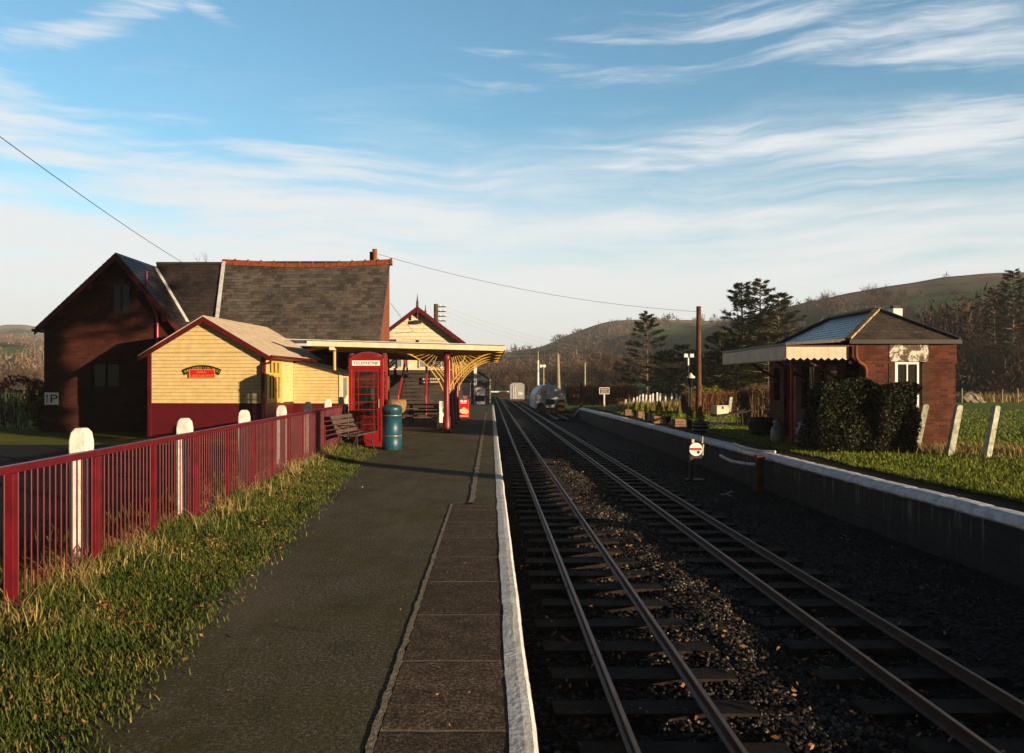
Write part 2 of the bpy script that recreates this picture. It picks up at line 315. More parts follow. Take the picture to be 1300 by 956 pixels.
# ---------------------------------------------------------------- mesh helpers
class MB:
    def __init__(s): s.v = []; s.f = []; s.sm = []
    def add(s, vs, fs, smooth=False):
        o = len(s.v); s.v += [tuple(p) for p in vs]
        for f in fs: s.f.append([i + o for i in f]); s.sm.append(smooth)
        return s
    def box(s, a, b, mtx=None):
        (x0, y0, z0), (x1, y1, z1) = a, b
        vs = [(x0, y0, z0), (x1, y0, z0), (x1, y1, z0), (x0, y1, z0), (x0, y0, z1), (x1, y0, z1), (x1, y1, z1), (x0, y1, z1)]
        if mtx is not None: vs = [tuple(mtx @ Vector(p)) for p in vs]
        return s.add(vs, [(0, 3, 2, 1), (4, 5, 6, 7), (0, 1, 5, 4), (1, 2, 6, 5), (2, 3, 7, 6), (3, 0, 4, 7)])
    def beam(s, p, q, w, h, up=(0, 0, 1)):
        p = Vector(p); q = Vector(q); d = (q - p); L = d.length; d.normalize()
        up = Vector(up)
        if abs(d.dot(up)) > .98: up = Vector((0, 1, 0))
        sd = d.cross(up).normalized(); u = sd.cross(d).normalized()
        vs = []
        for c in (p, q):
            for a, b in ((-1, -1), (1, -1), (1, 1), (-1, 1)): vs.append(c + sd * a * w / 2 + u * b * h / 2)
        return s.add(vs, [(3, 2, 1, 0), (4, 5, 6, 7), (0, 1, 5, 4), (1, 2, 6, 5), (2, 3, 7, 6), (3, 0, 4, 7)])
    def tube(s, pts, r, n=8, caps=True, smooth=True):
        pts = [Vector(p) for p in pts]
        rr = r if isinstance(r, (list, tuple)) else [r] * len(pts)
        vs = []; fs = []; ref = None
        for i, p in enumerate(pts):
            d = (pts[min(i + 1, len(pts) - 1)] - pts[max(i - 1, 0)]).normalized()
            if ref is None:
                ref = Vector((0, 0, 1)) if abs(d.z) < .9 else Vector((1, 0, 0))
            a = d.cross(ref)
            if a.length < 1e-4: a = d.cross(Vector((0, 1, .3)))
            a.normalize(); b = d.cross(a).normalized(); ref = -b if False else a.cross(d)
            for k in range(n):
                t = 2 * math.pi * k / n
                vs.append(p + (a * math.cos(t) + b * math.sin(t)) * rr[i])
        for i in range(len(pts) - 1):
            for k in range(n):
                k2 = (k + 1) % n
                fs.append((i * n + k, i * n + k2, (i + 1) * n + k2, (i + 1) * n + k))
        s.add(vs, fs, smooth)
        if caps:
            s.add(vs[:n][::-1], [tuple(range(n))]); s.add(vs[-n:], [tuple(range(n))])
        return s
    def lathe(s, prof, n=20, c=(0, 0), smooth=True, caps=True):
        vs = []; fs = []
        for r, z in prof:
            for k in range(n):
                t = 2 * math.pi * k / n
                vs.append((c[0] + r * math.cos(t), c[1] + r * math.sin(t), z))
        for i in range(len(prof) - 1):
            for k in range(n):
                k2 = (k + 1) % n
                fs.append((i * n + k, i * n + k2, (i + 1) * n + k2, (i + 1) * n + k))
        s.add(vs, fs, smooth)
        if caps:
            s.add(vs[:n][::-1], [tuple(range(n))]); s.add(vs[-n:], [tuple(range(n))])
        return s
    def prism(s, poly, d0, d1, axis='y'):
        """outline in a vertical plane given thickness. axis y: poly=(x,z); x: poly=(y,z); z: poly=(x,y)"""
        n = len(poly)
        def pt(p, d):
            return (p[0], d, p[1]) if axis == 'y' else ((d, p[0], p[1]) if axis == 'x' else (p[0], p[1], d))
        vs = [pt(p, d0) for p in poly] + [pt(p, d1) for p in poly]
        fs = [tuple(range(n)), tuple(range(2 * n - 1, n - 1, -1))]
        for i in range(n):
            j = (i + 1) % n
            fs.append((j, i, n + i, n + j))
        s.add(vs, fs)
        return s
    def arr(s, V, Fc):
        return s.add(V, Fc)

def mesh_from(name, verts, faces, sm=None):
    me = bpy.data.meshes.new(name)
    me.from_pydata([tuple(map(float, p)) for p in verts], [], faces)
    if sm is not None and any(sm): me.polygons.foreach_set('use_smooth', sm)
    me.update()
    return me

def auto_uv(me):
    uvl = me.uv_layers.new(name='UVMap')
    nv = len(me.vertices); co = np.empty(nv * 3); me.vertices.foreach_get('co', co); co = co.reshape(-1, 3)
    nl = len(me.loops); li = np.empty(nl, dtype=np.int64); me.loops.foreach_get('vertex_index', li)
    out = np.empty((nl, 2))
    for p in me.polygons:
        n = p.normal
        if abs(n.z) > .985: t = Vector((1, 0, 0))
        else: t = Vector((-n.y, n.x, 0)).normalized()
        b = n.cross(t)
        r = range(p.loop_start, p.loop_start + p.loop_total)
        q = co[li[p.loop_start:p.loop_start + p.loop_total]]
        out[p.loop_start:p.loop_start + p.loop_total, 0] = q @ np.array(t)
        out[p.loop_start:p.loop_start + p.loop_total, 1] = q @ np.array(b)
    uvl.data.foreach_set('uv', out.ravel())

def fix_normals(me):
    import bmesh
    bm = bmesh.new(); bm.from_mesh(me)
    bmesh.ops.recalc_face_normals(bm, faces=bm.faces)
    bm.to_mesh(me); bm.free()

def obj(name, mb, mat, parent=None, uv=True, fix=True, bevel=0):
    me = mesh_from(name, mb.v, mb.f, mb.sm)
    if fix: fix_normals(me)
    if uv: auto_uv(me)
    me.materials.append(M[mat] if isinstance(mat, str) else mat)
    o = bpy.data.objects.new(name, me); COL.objects.link(o)
    if parent is not None: o.parent = parent
    if bevel:
        bv = o.modifiers.new('edge', 'BEVEL'); bv.width = bevel; bv.segments = 2; bv.limit_method = 'ANGLE'
    return o

def np_obj(name, V, Fc, mat, parent=None):
    """big meshes: V (n,3) array, Fc (m,k) array"""
    me = bpy.data.meshes.new(name)
    V = np.asarray(V, dtype=np.float32); Fc = np.asarray(Fc, dtype=np.int32)
    k = Fc.shape[1]
    me.vertices.add(len(V)); me.vertices.foreach_set('co', V.ravel())
    me.loops.add(Fc.size); me.loops.foreach_set('vertex_index', Fc.ravel())
    me.polygons.add(len(Fc)); me.polygons.foreach_set('loop_start', np.arange(0, Fc.size, k, dtype=np.int32))
    me.update(calc_edges=True); me.validate()
    me.materials.append(M[mat] if isinstance(mat, str) else mat)
    o = bpy.data.objects.new(name, me); COL.objects.link(o)
    if parent is not None: o.parent = parent
    return o

def thing(name, label, cat, loc=(0, 0, 0), rz=0.0, group=None):
    o = bpy.data.objects.new(name, None); COL.objects.link(o)
    o.location = loc; o.rotation_euler = (0, 0, rz); o.empty_display_size = .2
    o['label'] = label; o['category'] = cat
    if group: o['group'] = group
    return o
def tag(o, label, cat, group=None, loc=None, rz=0.0):
    o['label'] = label; o['category'] = cat
    if group: o['group'] = group
    if loc is not None: o.location = loc; o.rotation_euler = (0, 0, rz)
    return o
def struct(name, mb, mat, **k):
    o = obj(name, mb, mat, **k); o['kind'] = 'structure'; return o
def stuff(o):
    o['kind'] = 'stuff'; return o
def dup(root, loc, rz=0.0, label=None, scale=None):
    r = root.copy(); COL.objects.link(r); r.location = loc; r.rotation_euler = (0, 0, rz)
    if label: r['label'] = label
    if scale: r.scale = scale if isinstance(scale, tuple) else (scale,) * 3
    for ch in list(root.children):
        c = ch.copy(); COL.objects.link(c); c.parent = r
        for g in list(ch.children):
            d = g.copy(); COL.objects.link(d); d.parent = c
    return r

GLYPH = {}
def glyph(ch):
    if ch not in GLYPH:
        cu = bpy.data.curves.new('glyph', 'FONT'); cu.body = ch; cu.size = 1.0; cu.extrude = 0.0; cu.resolution_u = 3
        o = bpy.data.objects.new('glyph', cu); COL.objects.link(o)
        dg = bpy.context.evaluated_depsgraph_get()
        me = bpy.data.meshes.new_from_object(o.evaluated_get(dg))
        vs = [tuple(v.co) for v in me.vertices]; fs = [tuple(p.vertices) for p in me.polygons]
        bpy.data.objects.remove(o); bpy.data.curves.remove(cu); bpy.data.meshes.remove(me)
        xs = [v[0] for v in vs] or [0, .3]
        GLYPH[ch] = (vs, fs, min(xs), max(xs))
    return GLYPH[ch]
def text_mb(s, size, bold=0.0, width=None, gap=.12):
    """a line of lettering in the XZ plane facing -Y, centred"""
    mb = MB(); x = 0; items = []
    for ch in s:
        if ch == ' ': x += .35; continue
        vs, fs, a, b = glyph(ch); items.append((vs, fs, x - a)); x += b - a + gap
    W = x - gap; sx = size if width is None else width / W
    for vs, fs, dx in items:
        mb.add([((v[0] + dx - W / 2) * sx, 0, v[1] * size) for v in vs], fs)
    return mb
def arc_text_mb(s, size, R0, a0, a1, cz):
    """lettering bent along an arch of radius R0 about (0,cz); angles from the vertical"""
    mb = MB(); n = len(s)
    for i, ch in enumerate(s):
        if ch == ' ': continue
        a = a0 + (a1 - a0) * i / (n - 1)
        vs, fs, x0, x1 = glyph(ch); mx = (x0 + x1) / 2
        ca, sa = math.cos(a), math.sin(a)
        out = []
        for v in vs:
            lx = (v[0] - mx) * size; r = R0 + v[1] * size
            out.append((lx * ca + r * sa, 0, cz - lx * sa + r * ca))
        mb.add(out, fs)
    return mb
def moved(mb, d):
    mb.v = [(p[0] + d[0], p[1] + d[1], p[2] + d[2]) for p in mb.v]; return mb
def xf(mb, m):
    mb.v = [tuple(m @ Vector(p)) for p in mb.v]; return mb
# ---------------------------------------------------------------- camera, sun, sky
cam = bpy.data.cameras.new('camera'); co = bpy.data.objects.new('camera', cam); COL.objects.link(co)
cam.sensor_width = 36; cam.sensor_fit = 'HORIZONTAL'; cam.lens = 36 * F / 1300
cam.shift_x = (650 - U0) / 1300; cam.shift_y = (V0 - 478) / 1300
cam.clip_start = .05; cam.clip_end = 6000
co.location = (0, 0, EYE); co.rotation_euler = (R(90), 0, 0)
scn.camera = co
AZ = R(50); EL = R(7.0)
SUN = Vector((math.sin(AZ) * math.cos(EL), -math.cos(AZ) * math.cos(EL), math.sin(EL)))
sl = bpy.data.lights.new('sun', 'SUN'); sl.energy = 5.0; sl.angle = R(.5); sl.color = (1, .77, .50)
so = bpy.data.objects.new('sun', sl); COL.objects.link(so)
so.rotation_euler = (-SUN).to_track_quat('-Z', 'Y').to_euler(); so.location = (30, -20, 12)
scn.view_settings.view_transform = 'Standard'; scn.view_settings.look = 'None'
scn.view_settings.exposure = 0.85; scn.view_settings.gamma = 1.0
scn.view_settings.use_curve_mapping = False
try:
    scn.cycles.use_denoising = True
    scn.cycles.max_bounces = 5; scn.cycles.diffuse_bounces = 2; scn.cycles.glossy_bounces = 2
    scn.cycles.transparent_max_bounces = 8; scn.cycles.volume_bounces = 0
    scn.cycles.volume_step_rate = 1.0
except Exception: pass

def build_world():
    w = bpy.data.worlds.new('World'); scn.world = w; w.use_nodes = True
    t = w.node_tree; t.nodes.clear()
    out = t.nodes.new('ShaderNodeOutputWorld'); bg = t.nodes.new('ShaderNodeBackground')
    STR = .15
    bg.inputs['Strength'].default_value = STR
    sky = t.nodes.new('ShaderNodeTexSky'); sky.sky_type = 'NISHITA'; sky.sun_disc = False
    sky.sun_elevation = EL; sky.sun_rotation = math.atan2(SUN.x, SUN.y)
    sky.altitude = 150; sky.air_density = 1.0; sky.dust_density = .4; sky.ozone_density = 2.0
    d = t.nodes.new('ShaderNodeTexCoord').outputs['Generated']
    s = nd(t, 'ShaderNodeSeparateXYZ', {0: d})
    def mth(op, a, b=None, c=None, clamp=False):
        ins = {0: a}
        if b is not None: ins[1] = b
        if c is not None: ins[2] = c
        return nd(t, 'ShaderNodeMath', ins, operation=op, use_clamp=clamp).outputs[0]
    az = mth('ARCTAN2', s.outputs[0], s.outputs[1]); el = mth('ARCSINE', s.outputs[2])
    # banks and streaks of cirrus by bearing and height (radians): centre, half sizes, tilt, amount
    def blob(u, v, su, sv, rot, amt):
        a0 = math.atan((u - U0) / F); e0 = math.atan((V0 - v) / F * math.cos(a0)); r = R(rot)
        da = mth('SUBTRACT', az, a0); de = mth('SUBTRACT', el, e0)
        p = mth('MULTIPLY_ADD', da, math.cos(r), mth('MULTIPLY', de, math.sin(r)))
        q = mth('MULTIPLY_ADD', da, -math.sin(r), mth('MULTIPLY', de, math.cos(r)))
        p2 = mth('POWER', mth('ABSOLUTE', mth('DIVIDE', p, su / F)), 2.0); q2 = mth('POWER', mth('ABSOLUTE', mth('DIVIDE', q, sv / F)), 2.0)
        e = mth('EXPONENT', mth('MULTIPLY', mth('ADD', p2, q2), -1.0))
        return mth('MULTIPLY', e, amt)
    blobs = [(40, 165, 330, 62, -9, 1.25), (330, 185, 250, 30, -9, 1.0), (-60, 260, 520, 75, -8, 1.1), (330, 262, 360, 50, -6, 1.1),
             (140, 25, 130, 20, 22, 1.0), (20, 45, 60, 16, 10, .8), (255, 8, 60, 14, -20, .9),
             (660, 78, 170, 17, -9, .8), (620, 106, 110, 9, -8, .55), (800, 54, 120, 8, -6, .75), (1080, 28, 260, 42, -7, 1.1), (1240, 60, 150, 26, -6, 1.05), (960, 10, 160, 20, -5, .7),
             (1220, 165, 190, 40, 5, 1.1), (1000, 182, 190, 17, -3, 1.0), (830, 190, 110, 8, -5, .75), (1180, 228, 170, 12, -4, .95), (1240, 92, 60, 7, 0, .8), (860, 214, 90, 7, -4, .8), (960, 235, 90, 7, -5, .7), (760, 186, 70, 7, -4, .7), (1050, 268, 220, 12, -4, .85), (900, 282, 200, 14, -4, .8), (700, 70, 60, 6, -8, .7),
             (620, 330, 420, 52, -3, .8), (1000, 330, 330, 40, -5, .72), (250, 345, 420, 42, -3, .6)]
    mask = None
    for bl in blobs:
        m_ = blob(*bl); mask = m_ if mask is None else mth('MAXIMUM', mask, m_)
    pv = nd(t, 'ShaderNodeCombineXYZ', {0: az, 1: el, 2: 0.0}).outputs[0]
    wv = nd(t, 'ShaderNodeTexNoise', {'Vector': pv, 'Scale': 3.2, 'Detail': 3.0}).outputs['Color']
    wv = nd(t, 'ShaderNodeVectorMath', {0: wv, 1: (.5, .5, .5)}, operation='SUBTRACT').outputs[0]
    pw = nd(t, 'ShaderNodeVectorMath', {0: nd(t, 'ShaderNodeVectorMath', {0: wv, 1: (.2, .075, 0)}, operation='MULTIPLY').outputs[0], 1: pv}, operation='ADD').outputs[0]
    def fib(rot, sx, sy, sc, seed, det=8, rg=.6, ds=.25):
        mp = nd(t, 'ShaderNodeMapping', {0: pw, 'Location': (seed, seed * .7, 0), 'Rotation': (0, 0, R(rot)), 'Scale': (sx, sy, 1)})
        return noise(t, mp.outputs[0], sc, det, rg, ds)
    f1 = fib(8, 2.2, 19, 1.0, 3.3); f2 = fib(3, 5.0, 60, 1.0, 7.7, 6, .65); f3 = fib(14, 1.6, 9, 1.0, 1.9, 7)
    f = mth('ADD', mth('MULTIPLY', f1, .48), mth('MULTIPLY_ADD', f2, .32, mth('MULTIPLY', f3, .20)))
    c = mth('MULTIPLY_ADD', mask, .62, mth('MULTIPLY_ADD', f, 3.1, -1.80))
    c = nd(t, 'ShaderNodeMapRange', {0: c, 1: .0, 2: .62, 3: 0.0, 4: 1.0}, interpolation_type='SMOOTHSTEP').outputs[0]
    c = mth('MULTIPLY', c, .95)
    elw = mth('ADD', el, mth('MULTIPLY_ADD', f, -.55, .275))
    low = nd(t, 'ShaderNodeMapRange', {0: elw, 1: .09, 2: .36, 3: .95, 4: 0.0}, interpolation_type='SMOOTHSTEP').outputs[0]
    c = mth('SUBTRACT', 1.0, mth('MULTIPLY', mth('SUBTRACT', 1.0, c), mth('SUBTRACT', 1.0, low)))
    front = nd(t, 'ShaderNodeMapRange', {0: s.outputs[1], 1: .1, 2: .62, 3: .0, 4: 1.0}).outputs[0]
    hi = nd(t, 'ShaderNodeMapRange', {0: el, 1: .47, 2: .70, 3: 1.0, 4: .0}).outputs[0]
    front = mth('MULTIPLY', front, hi)                      # the cloud sheet thins out overhead and towards the sun
    c = mth('MULTIPLY', c, front)
    g = SKY_G / STR
    cloud = ramp(t, el, [(.0, (.86, .85, .82)), (.12, (.88, .89, .88)), (.28, (.82, .86, .89)), (.5, (.72, .79, .87))])
    cl = nd(t, 'ShaderNodeVectorMath', {0: cloud, 'Scale': g}, operation='SCALE').outputs[0]
    veil = mixc(t, front, SKY_BACK, SKY_TINT)               # thin bright veil in front, clear deep air behind
    tint = mixc(t, 1.0, sky.outputs[0], veil, 'MULTIPLY')
    col = mixc(t, c, tint, (0, 0, 0))
    n = col.node; t.links.new(cl, n.inputs[7])
    t.links.new(col, bg.inputs['Color']); t.links.new(bg.outputs[0], out.inputs[0])
SKY_G = .57
SKY_BACK = (.15, .155, .17)
SKY_TINT = (.76, 1.0, 1.01)
build_world()

# ---------------------------------------------------------------- ground
def lerp(a, b, t): return a + (b - a) * t
def sm(a, b, x):
    t = min(1, max(0, (x - a) / (b - a))); return t * t * (3 - 2 * t)
def edge_x(Y): return .24 + .0062 * (Y - 5)          # outer edge of the near platform
def redge_x(Y): return 6.35 - .0035 * (Y - 9)        # outer edge of the far platform
Y_END_L, Y_END_R = 62.0, 52.0
def ground_z(x, y):
    bed = sm(-.35, -.15, x) * (1 - sm(6.65, 6.85, x))
    zl = -.06; zr = -.06
    plat = lerp(-.06, -.88, bed)
    far = -.62 + .9 * sm(95, 170, y) * sm(-10, 30, x) + 2.2 * sm(150, 320, y)
    far += .35 * sm(8, 40, x) * sm(60, 90, y)
    k = sm(56, 70, y) * (1 - .9 * sm(6, 14, x) * (1 - sm(75, 120, y))) * (1 - .85 * (1 - sm(-40, -8, x)))
    z = lerp(plat, far, k)
    return z
xs = sorted(set([-1300, -900, -600, -300, -150, -80, -45, -28, -16, -9, -4, -1.5, -.8, -.35, -.25, -.15, .1, 1, 3, 5, 6, 6.65, 6.75, 6.85, 7.5, 9, 12, 16, 22, 30, 45, 70, 100, 150, 300, 600, 900, 1300]))
ys = sorted(set([-200, -100, -40, -15, 0, 8, 16, 24, 32, 40, 48, 52, 56, 59, 62, 66, 70, 75, 80, 88, 95, 105, 120, 140, 170, 200, 240, 280, 320, 400, 600, 1000, 1300]))
mb = MB()
mb.add([(x, y, ground_z(x, y)) for y in ys for x in xs],
       [(j * len(xs) + i, j * len(xs) + i + 1, (j + 1) * len(xs) + i + 1, (j + 1) * len(xs) + i) for j in range(len(ys) - 1) for i in range(len(xs) - 1)], True)
struct('ground', mb, 'field', uv=False)

def sheet(name, mat, x0f, x1f, ylist, nx, zf, smooth=True):
    mb = MB(); vs = []
    for y in ylist:
        a, b = x0f(y), x1f(y)
        for i in range(nx + 1):
            x = lerp(a, b, i / nx); vs.append((x, y, zf(x, y)))
    n = nx + 1
    mb.add(vs, [(j * n + i, j * n + i + 1, (j + 1) * n + i + 1, (j + 1) * n + i) for j in range(len(ylist) - 1) for i in range(nx)], smooth)
    return struct(name, mb, mat, uv=False)
def rng_y(a, b, st):
    out = []; y = a
    while y < b - 1e-6: out.append(y); y += st
    return out + [b]
# track bed: ballast, a low ridge between the tracks, falling away to the far platform
def bed_z(x, y):
    base = -.60 + .035 * math.exp(-((x - 2.15) / .45) ** 2) - .20 * sm(4.0, 6.3, x) - .02 * (1 - sm(.3, .6, x))
    h = mnoise.fractal(Vector((x * 3.1, y * 3.1, 0)), 1.0, 2.0, 4) * .022
    return base + h + .04 * mnoise.noise(Vector((x * .6, y * .35, 3)))
sheet('track_bed', 'ballast', lambda y: edge_x(y) - .06, lambda y: redge_x(y) + .05, rng_y(0, 26, .11) + rng_y(26.4, 64, .6), 56, bed_z)
sheet('far_track_bed', 'ballast', lambda y: -2.0, lambda y: 7.0, rng_y(63.9, 150, 3), 8, lambda x, y: max(-.545, ground_z(x, y) + .05) if False else -.56)
# car park and drive behind the railing
sheet('car_park', 'road', lambda y: -26, lambda y: -3.55 - .035 * y, rng_y(3.0, 21.5, 1.5), 10, lambda x, y: -.045)
sheet('left_lawn', 'lawn', lambda y: -60, lambda y: -9.5, rng_y(21.5, 60, 1.5), 14, lambda x, y: -.05)

# near platform: a slab with asphalt top, paved strip and whitewashed nosing
W_STRIP = .66
mb = MB()
for (ya, yb) in ((0, 10.62), (10.62, 22), (22, 42), (42, Y_END_L)):
    xa0 = -4.0 if ya < 21 else -6.0
    mb.box((xa0, ya + .001, -.9), (edge_x(ya) - .13, yb - .001, -.012))
struct('platform_wall_core', mb, 'blue_brick')
def plat_z(x, y):
    return .001 * mnoise.noise(Vector((x * .9, y * .5, 1)))
def verge_x(y): return -1.80 - .055 * y + .10 * mnoise.noise(Vector((y * .9, 3, 0))) + .06 * mnoise.noise(Vector((y * 3.1, 9, 0)))
def strip_x(y):
    if y < 10.6: return -.535 + .008 * (y - 4)
    return edge_x(y) - .48 + .012 * mnoise.noise(Vector((y * 1.3, 4, 0)))
sheet('platform_asphalt', 'asphalt', lambda y: -3.9 - .035 * y if y < 21.5 else -5.9, lambda y: strip_x(y), rng_y(.5, 30, .25) + rng_y(31, Y_END_L, 1), 12, lambda x, y: plat_z(x, y))
sheet('paved_strip', 'paving', lambda y: strip_x(y) + (.045 if y < 10.6 else .03), lambda y: edge_x(y) - .125, rng_y(.5, 10.6, .1), 8, lambda x, y: .003 + .002 * mnoise.noise(Vector((x * 5, y * 5, 2))))
sheet('platform_edge_asphalt', 'asphalt', lambda y: strip_x(y) + .03, lambda y: edge_x(y) - .125, rng_y(10.61, Y_END_L, .5), 4, lambda x, y: .003)
M['mortar'] = plain('crumbling_mortar', (.36, .30, .21), (.16, .13, .09), 22, .95, .7)
sheet('mortar_joint', 'mortar', lambda y: strip_x(y) + .004 + .016 * mnoise.noise(Vector((y * 6, 1, 0))) + .008 * mnoise.noise(Vector((y * 21, 1, 0))), lambda y: strip_x(y) + .040 + .012 * mnoise.noise(Vector((y * 8, 5, 0))) + .008 * mnoise.noise(Vector((y * 25, 5, 0))), rng_y(.5, 10.6, .03), 2, lambda x, y: .0042 + .001 * mnoise.noise(Vector((x * 30, y * 12, 2))))
mb_j = sheet('broken_mortar_joint', 'mortar', lambda y: strip_x(y) - .03 + .04 * mnoise.noise(Vector((y * 2.3, 1, 0))), lambda y: strip_x(y) + .045 + .04 * mnoise.noise(Vector((y * 2.9, 7, 0))), rng_y(10.7, 45, .15), 2, lambda x, y: .007 + .002 * mnoise.noise(Vector((x * 30, y * 9, 2))))
# nosing: rounded, whitewashed, a run of edging blocks
mb = MB()
ylist = rng_y(.5, 30, .09) + rng_y(30.5, Y_END_L, .5)
prof = [(-.13, -.01), (-.128, .0065), (-.06, .009), (-.02, .006), (.0, -.012), (.004, -.05), (.0, -.10), (-.03, -.11)]
vs = []
for y in ylist:
    wob = .010 * mnoise.noise(Vector((y * .9, 0, 0))) + .003 * mnoise.noise(Vector((y * 6, 2, 0)))
    jn = -.003 if (y % 1.45) < .09 else 0
    inn = .010 * mnoise.noise(Vector((y * 1.7, 5, 0))) + .004 * mnoise.noise(Vector((y * 13, 5, 0)))
    for k, (dx, dz) in enumerate(prof):
        vs.append((edge_x(y) + dx + wob + (inn if k < 3 else 0) + jn, y, dz + jn + .0015 * mnoise.noise(Vector((dx * 20, y * 5, 1)))))
n = len(prof)
mb.add(vs, [(j * n + i, j * n + i + 1, (j + 1) * n + i + 1, (j + 1) * n + i) for j in range(len(ylist) - 1) for i in range(n - 1)], False)
struct('platform_edge', mb, 'coping', uv=False)
mb = MB()
for ya, yb in zip(rng_y(0, Y_END_L, 5)[:-1], rng_y(0, Y_END_L, 5)[1:]):
    mb.add([(edge_x(ya) - .03, ya, -.9), (edge_x(yb) - .03, yb, -.9), (edge_x(yb) - .03, yb, -.03), (edge_x(ya) - .03, ya, -.03)], [(0, 1, 2, 3)])
struct('platform_face', mb, 'blue_brick')
# ramp at the far end of the near platform
mb = MB(); mb.prism([(Y_END_L, .0), (Y_END_L + 7, -.6), (Y_END_L + 7, -.9), (Y_END_L, -.9)], -5.5, edge_x(62) - .05, 'x')
struct('platform_ramp', mb, 'asphalt')

# far platform: brick face with lime runs, whitewashed half-round edge, dirt path, lawn
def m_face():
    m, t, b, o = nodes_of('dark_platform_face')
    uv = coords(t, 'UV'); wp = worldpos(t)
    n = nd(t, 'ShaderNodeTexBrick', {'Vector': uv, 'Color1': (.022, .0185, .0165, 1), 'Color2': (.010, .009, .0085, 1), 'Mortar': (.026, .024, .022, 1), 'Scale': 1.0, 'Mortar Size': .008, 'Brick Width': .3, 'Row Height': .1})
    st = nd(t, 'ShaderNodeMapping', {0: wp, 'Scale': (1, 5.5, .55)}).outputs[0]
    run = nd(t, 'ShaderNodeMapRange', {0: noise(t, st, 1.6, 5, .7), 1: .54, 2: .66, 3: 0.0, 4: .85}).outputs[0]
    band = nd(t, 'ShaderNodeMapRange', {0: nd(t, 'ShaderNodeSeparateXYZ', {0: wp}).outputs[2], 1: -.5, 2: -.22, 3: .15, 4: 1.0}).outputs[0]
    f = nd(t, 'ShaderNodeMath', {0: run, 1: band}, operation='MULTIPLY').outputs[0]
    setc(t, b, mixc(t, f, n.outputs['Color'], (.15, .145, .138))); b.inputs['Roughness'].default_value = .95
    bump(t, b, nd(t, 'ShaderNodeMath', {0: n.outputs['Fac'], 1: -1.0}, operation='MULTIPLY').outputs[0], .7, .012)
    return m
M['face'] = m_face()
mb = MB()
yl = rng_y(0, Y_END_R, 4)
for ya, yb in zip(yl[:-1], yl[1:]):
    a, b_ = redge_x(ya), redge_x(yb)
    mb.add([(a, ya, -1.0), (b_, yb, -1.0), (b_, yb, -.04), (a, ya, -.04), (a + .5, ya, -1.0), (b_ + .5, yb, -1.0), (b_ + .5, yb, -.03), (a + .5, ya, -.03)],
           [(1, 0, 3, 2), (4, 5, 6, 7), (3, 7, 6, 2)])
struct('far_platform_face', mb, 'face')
mb = MB()
ylist = rng_y(.5, 30, .12) + rng_y(30.4, Y_END_R, .4)
prof = [(.30, -.012), (.29, .028), (.20, .04), (.08, .04), (.01, .02), (-.035, -.02), (-.04, -.07), (-.01, -.10), (.03, -.105)]
vs = []
for y in ylist:
    jn = -.012 if (y % .92) < .12 else 0
    wob = .012 * mnoise.noise(Vector((y * .7, 10, 0)))
    for k, (dx, dz) in enumerate(prof):
        vs.append((redge_x(y) + dx - jn * .5 + wob, y, dz + jn + .012 * mnoise.noise(Vector((y * .5, 3, 1))) + .006 * mnoise.noise(Vector((dx * 12, y * 5, 1)))))
# dropped end where the edge turns down the ramp
for q in range(1, 9):
    y = Y_END_R + q * .5
    for dx, dz in prof: vs.append((redge_x(y) + dx, y, dz - .085 * q))
ny = len(ylist) + 8; n = len(prof)
mb.add(vs, [(j * n + i, (j + 1) * n + i, (j + 1) * n + i + 1, j * n + i + 1) for j in range(ny - 1) for i in range(n - 1)], False)
struct('far_platform_edge', mb, 'wall_coping', uv=False)
mb = MB(); mb.prism([(Y_END_R, -.02), (Y_END_R + 4.2, -.72), (Y_END_R + 4.2, -1.0), (Y_END_R, -1.0)], redge_x(52) + .06, 8.6, 'x')
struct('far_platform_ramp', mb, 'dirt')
def lawn_x(y): return redge_x(y) + .95 + .14 * mnoise.noise(Vector((y * .5, 31, 0))) + .08 * mnoise.noise(Vector((y * 2.2, 37, 0)))
sheet('dirt_and_shade_path', 'dirt', lambda y: redge_x(y) + .27, lambda y: redge_x(y) + 1.6, rng_y(0, Y_END_R, .5), 4, lambda x, y: -.004 + .012 * mnoise.noise(Vector((x * 3, y * 3, 0))))  # brown earth, toned dark to take in the shadow along the edging
sheet('platform_lawn', 'lawn', lambda y: lawn_x(y), lambda y: 14.0, rng_y(0, Y_END_R, .5), 16, lambda x, y: .022 + .02 * mnoise.noise(Vector((x * 1.3, y * 1.3, 5))))
# verge of turf between railing and asphalt
def turf_z(x, y):
    k = min(1, max(0, (verge_x(y) - x) / .7)); return .010 + .05 * k * k * (3 - 2 * k) + .022 * mnoise.noise(Vector((x * 2, y * 2, 7)))
def lawn_z(x, y): return .022 + .02 * mnoise.noise(Vector((x * 1.3, y * 1.3, 5)))
sheet('grass_verge', 'turf', lambda y: -3.35 - .036 * y, lambda y: verge_x(y), rng_y(1.0, 20.5, .2), 12,
      lambda x, y: turf_z(x, y))

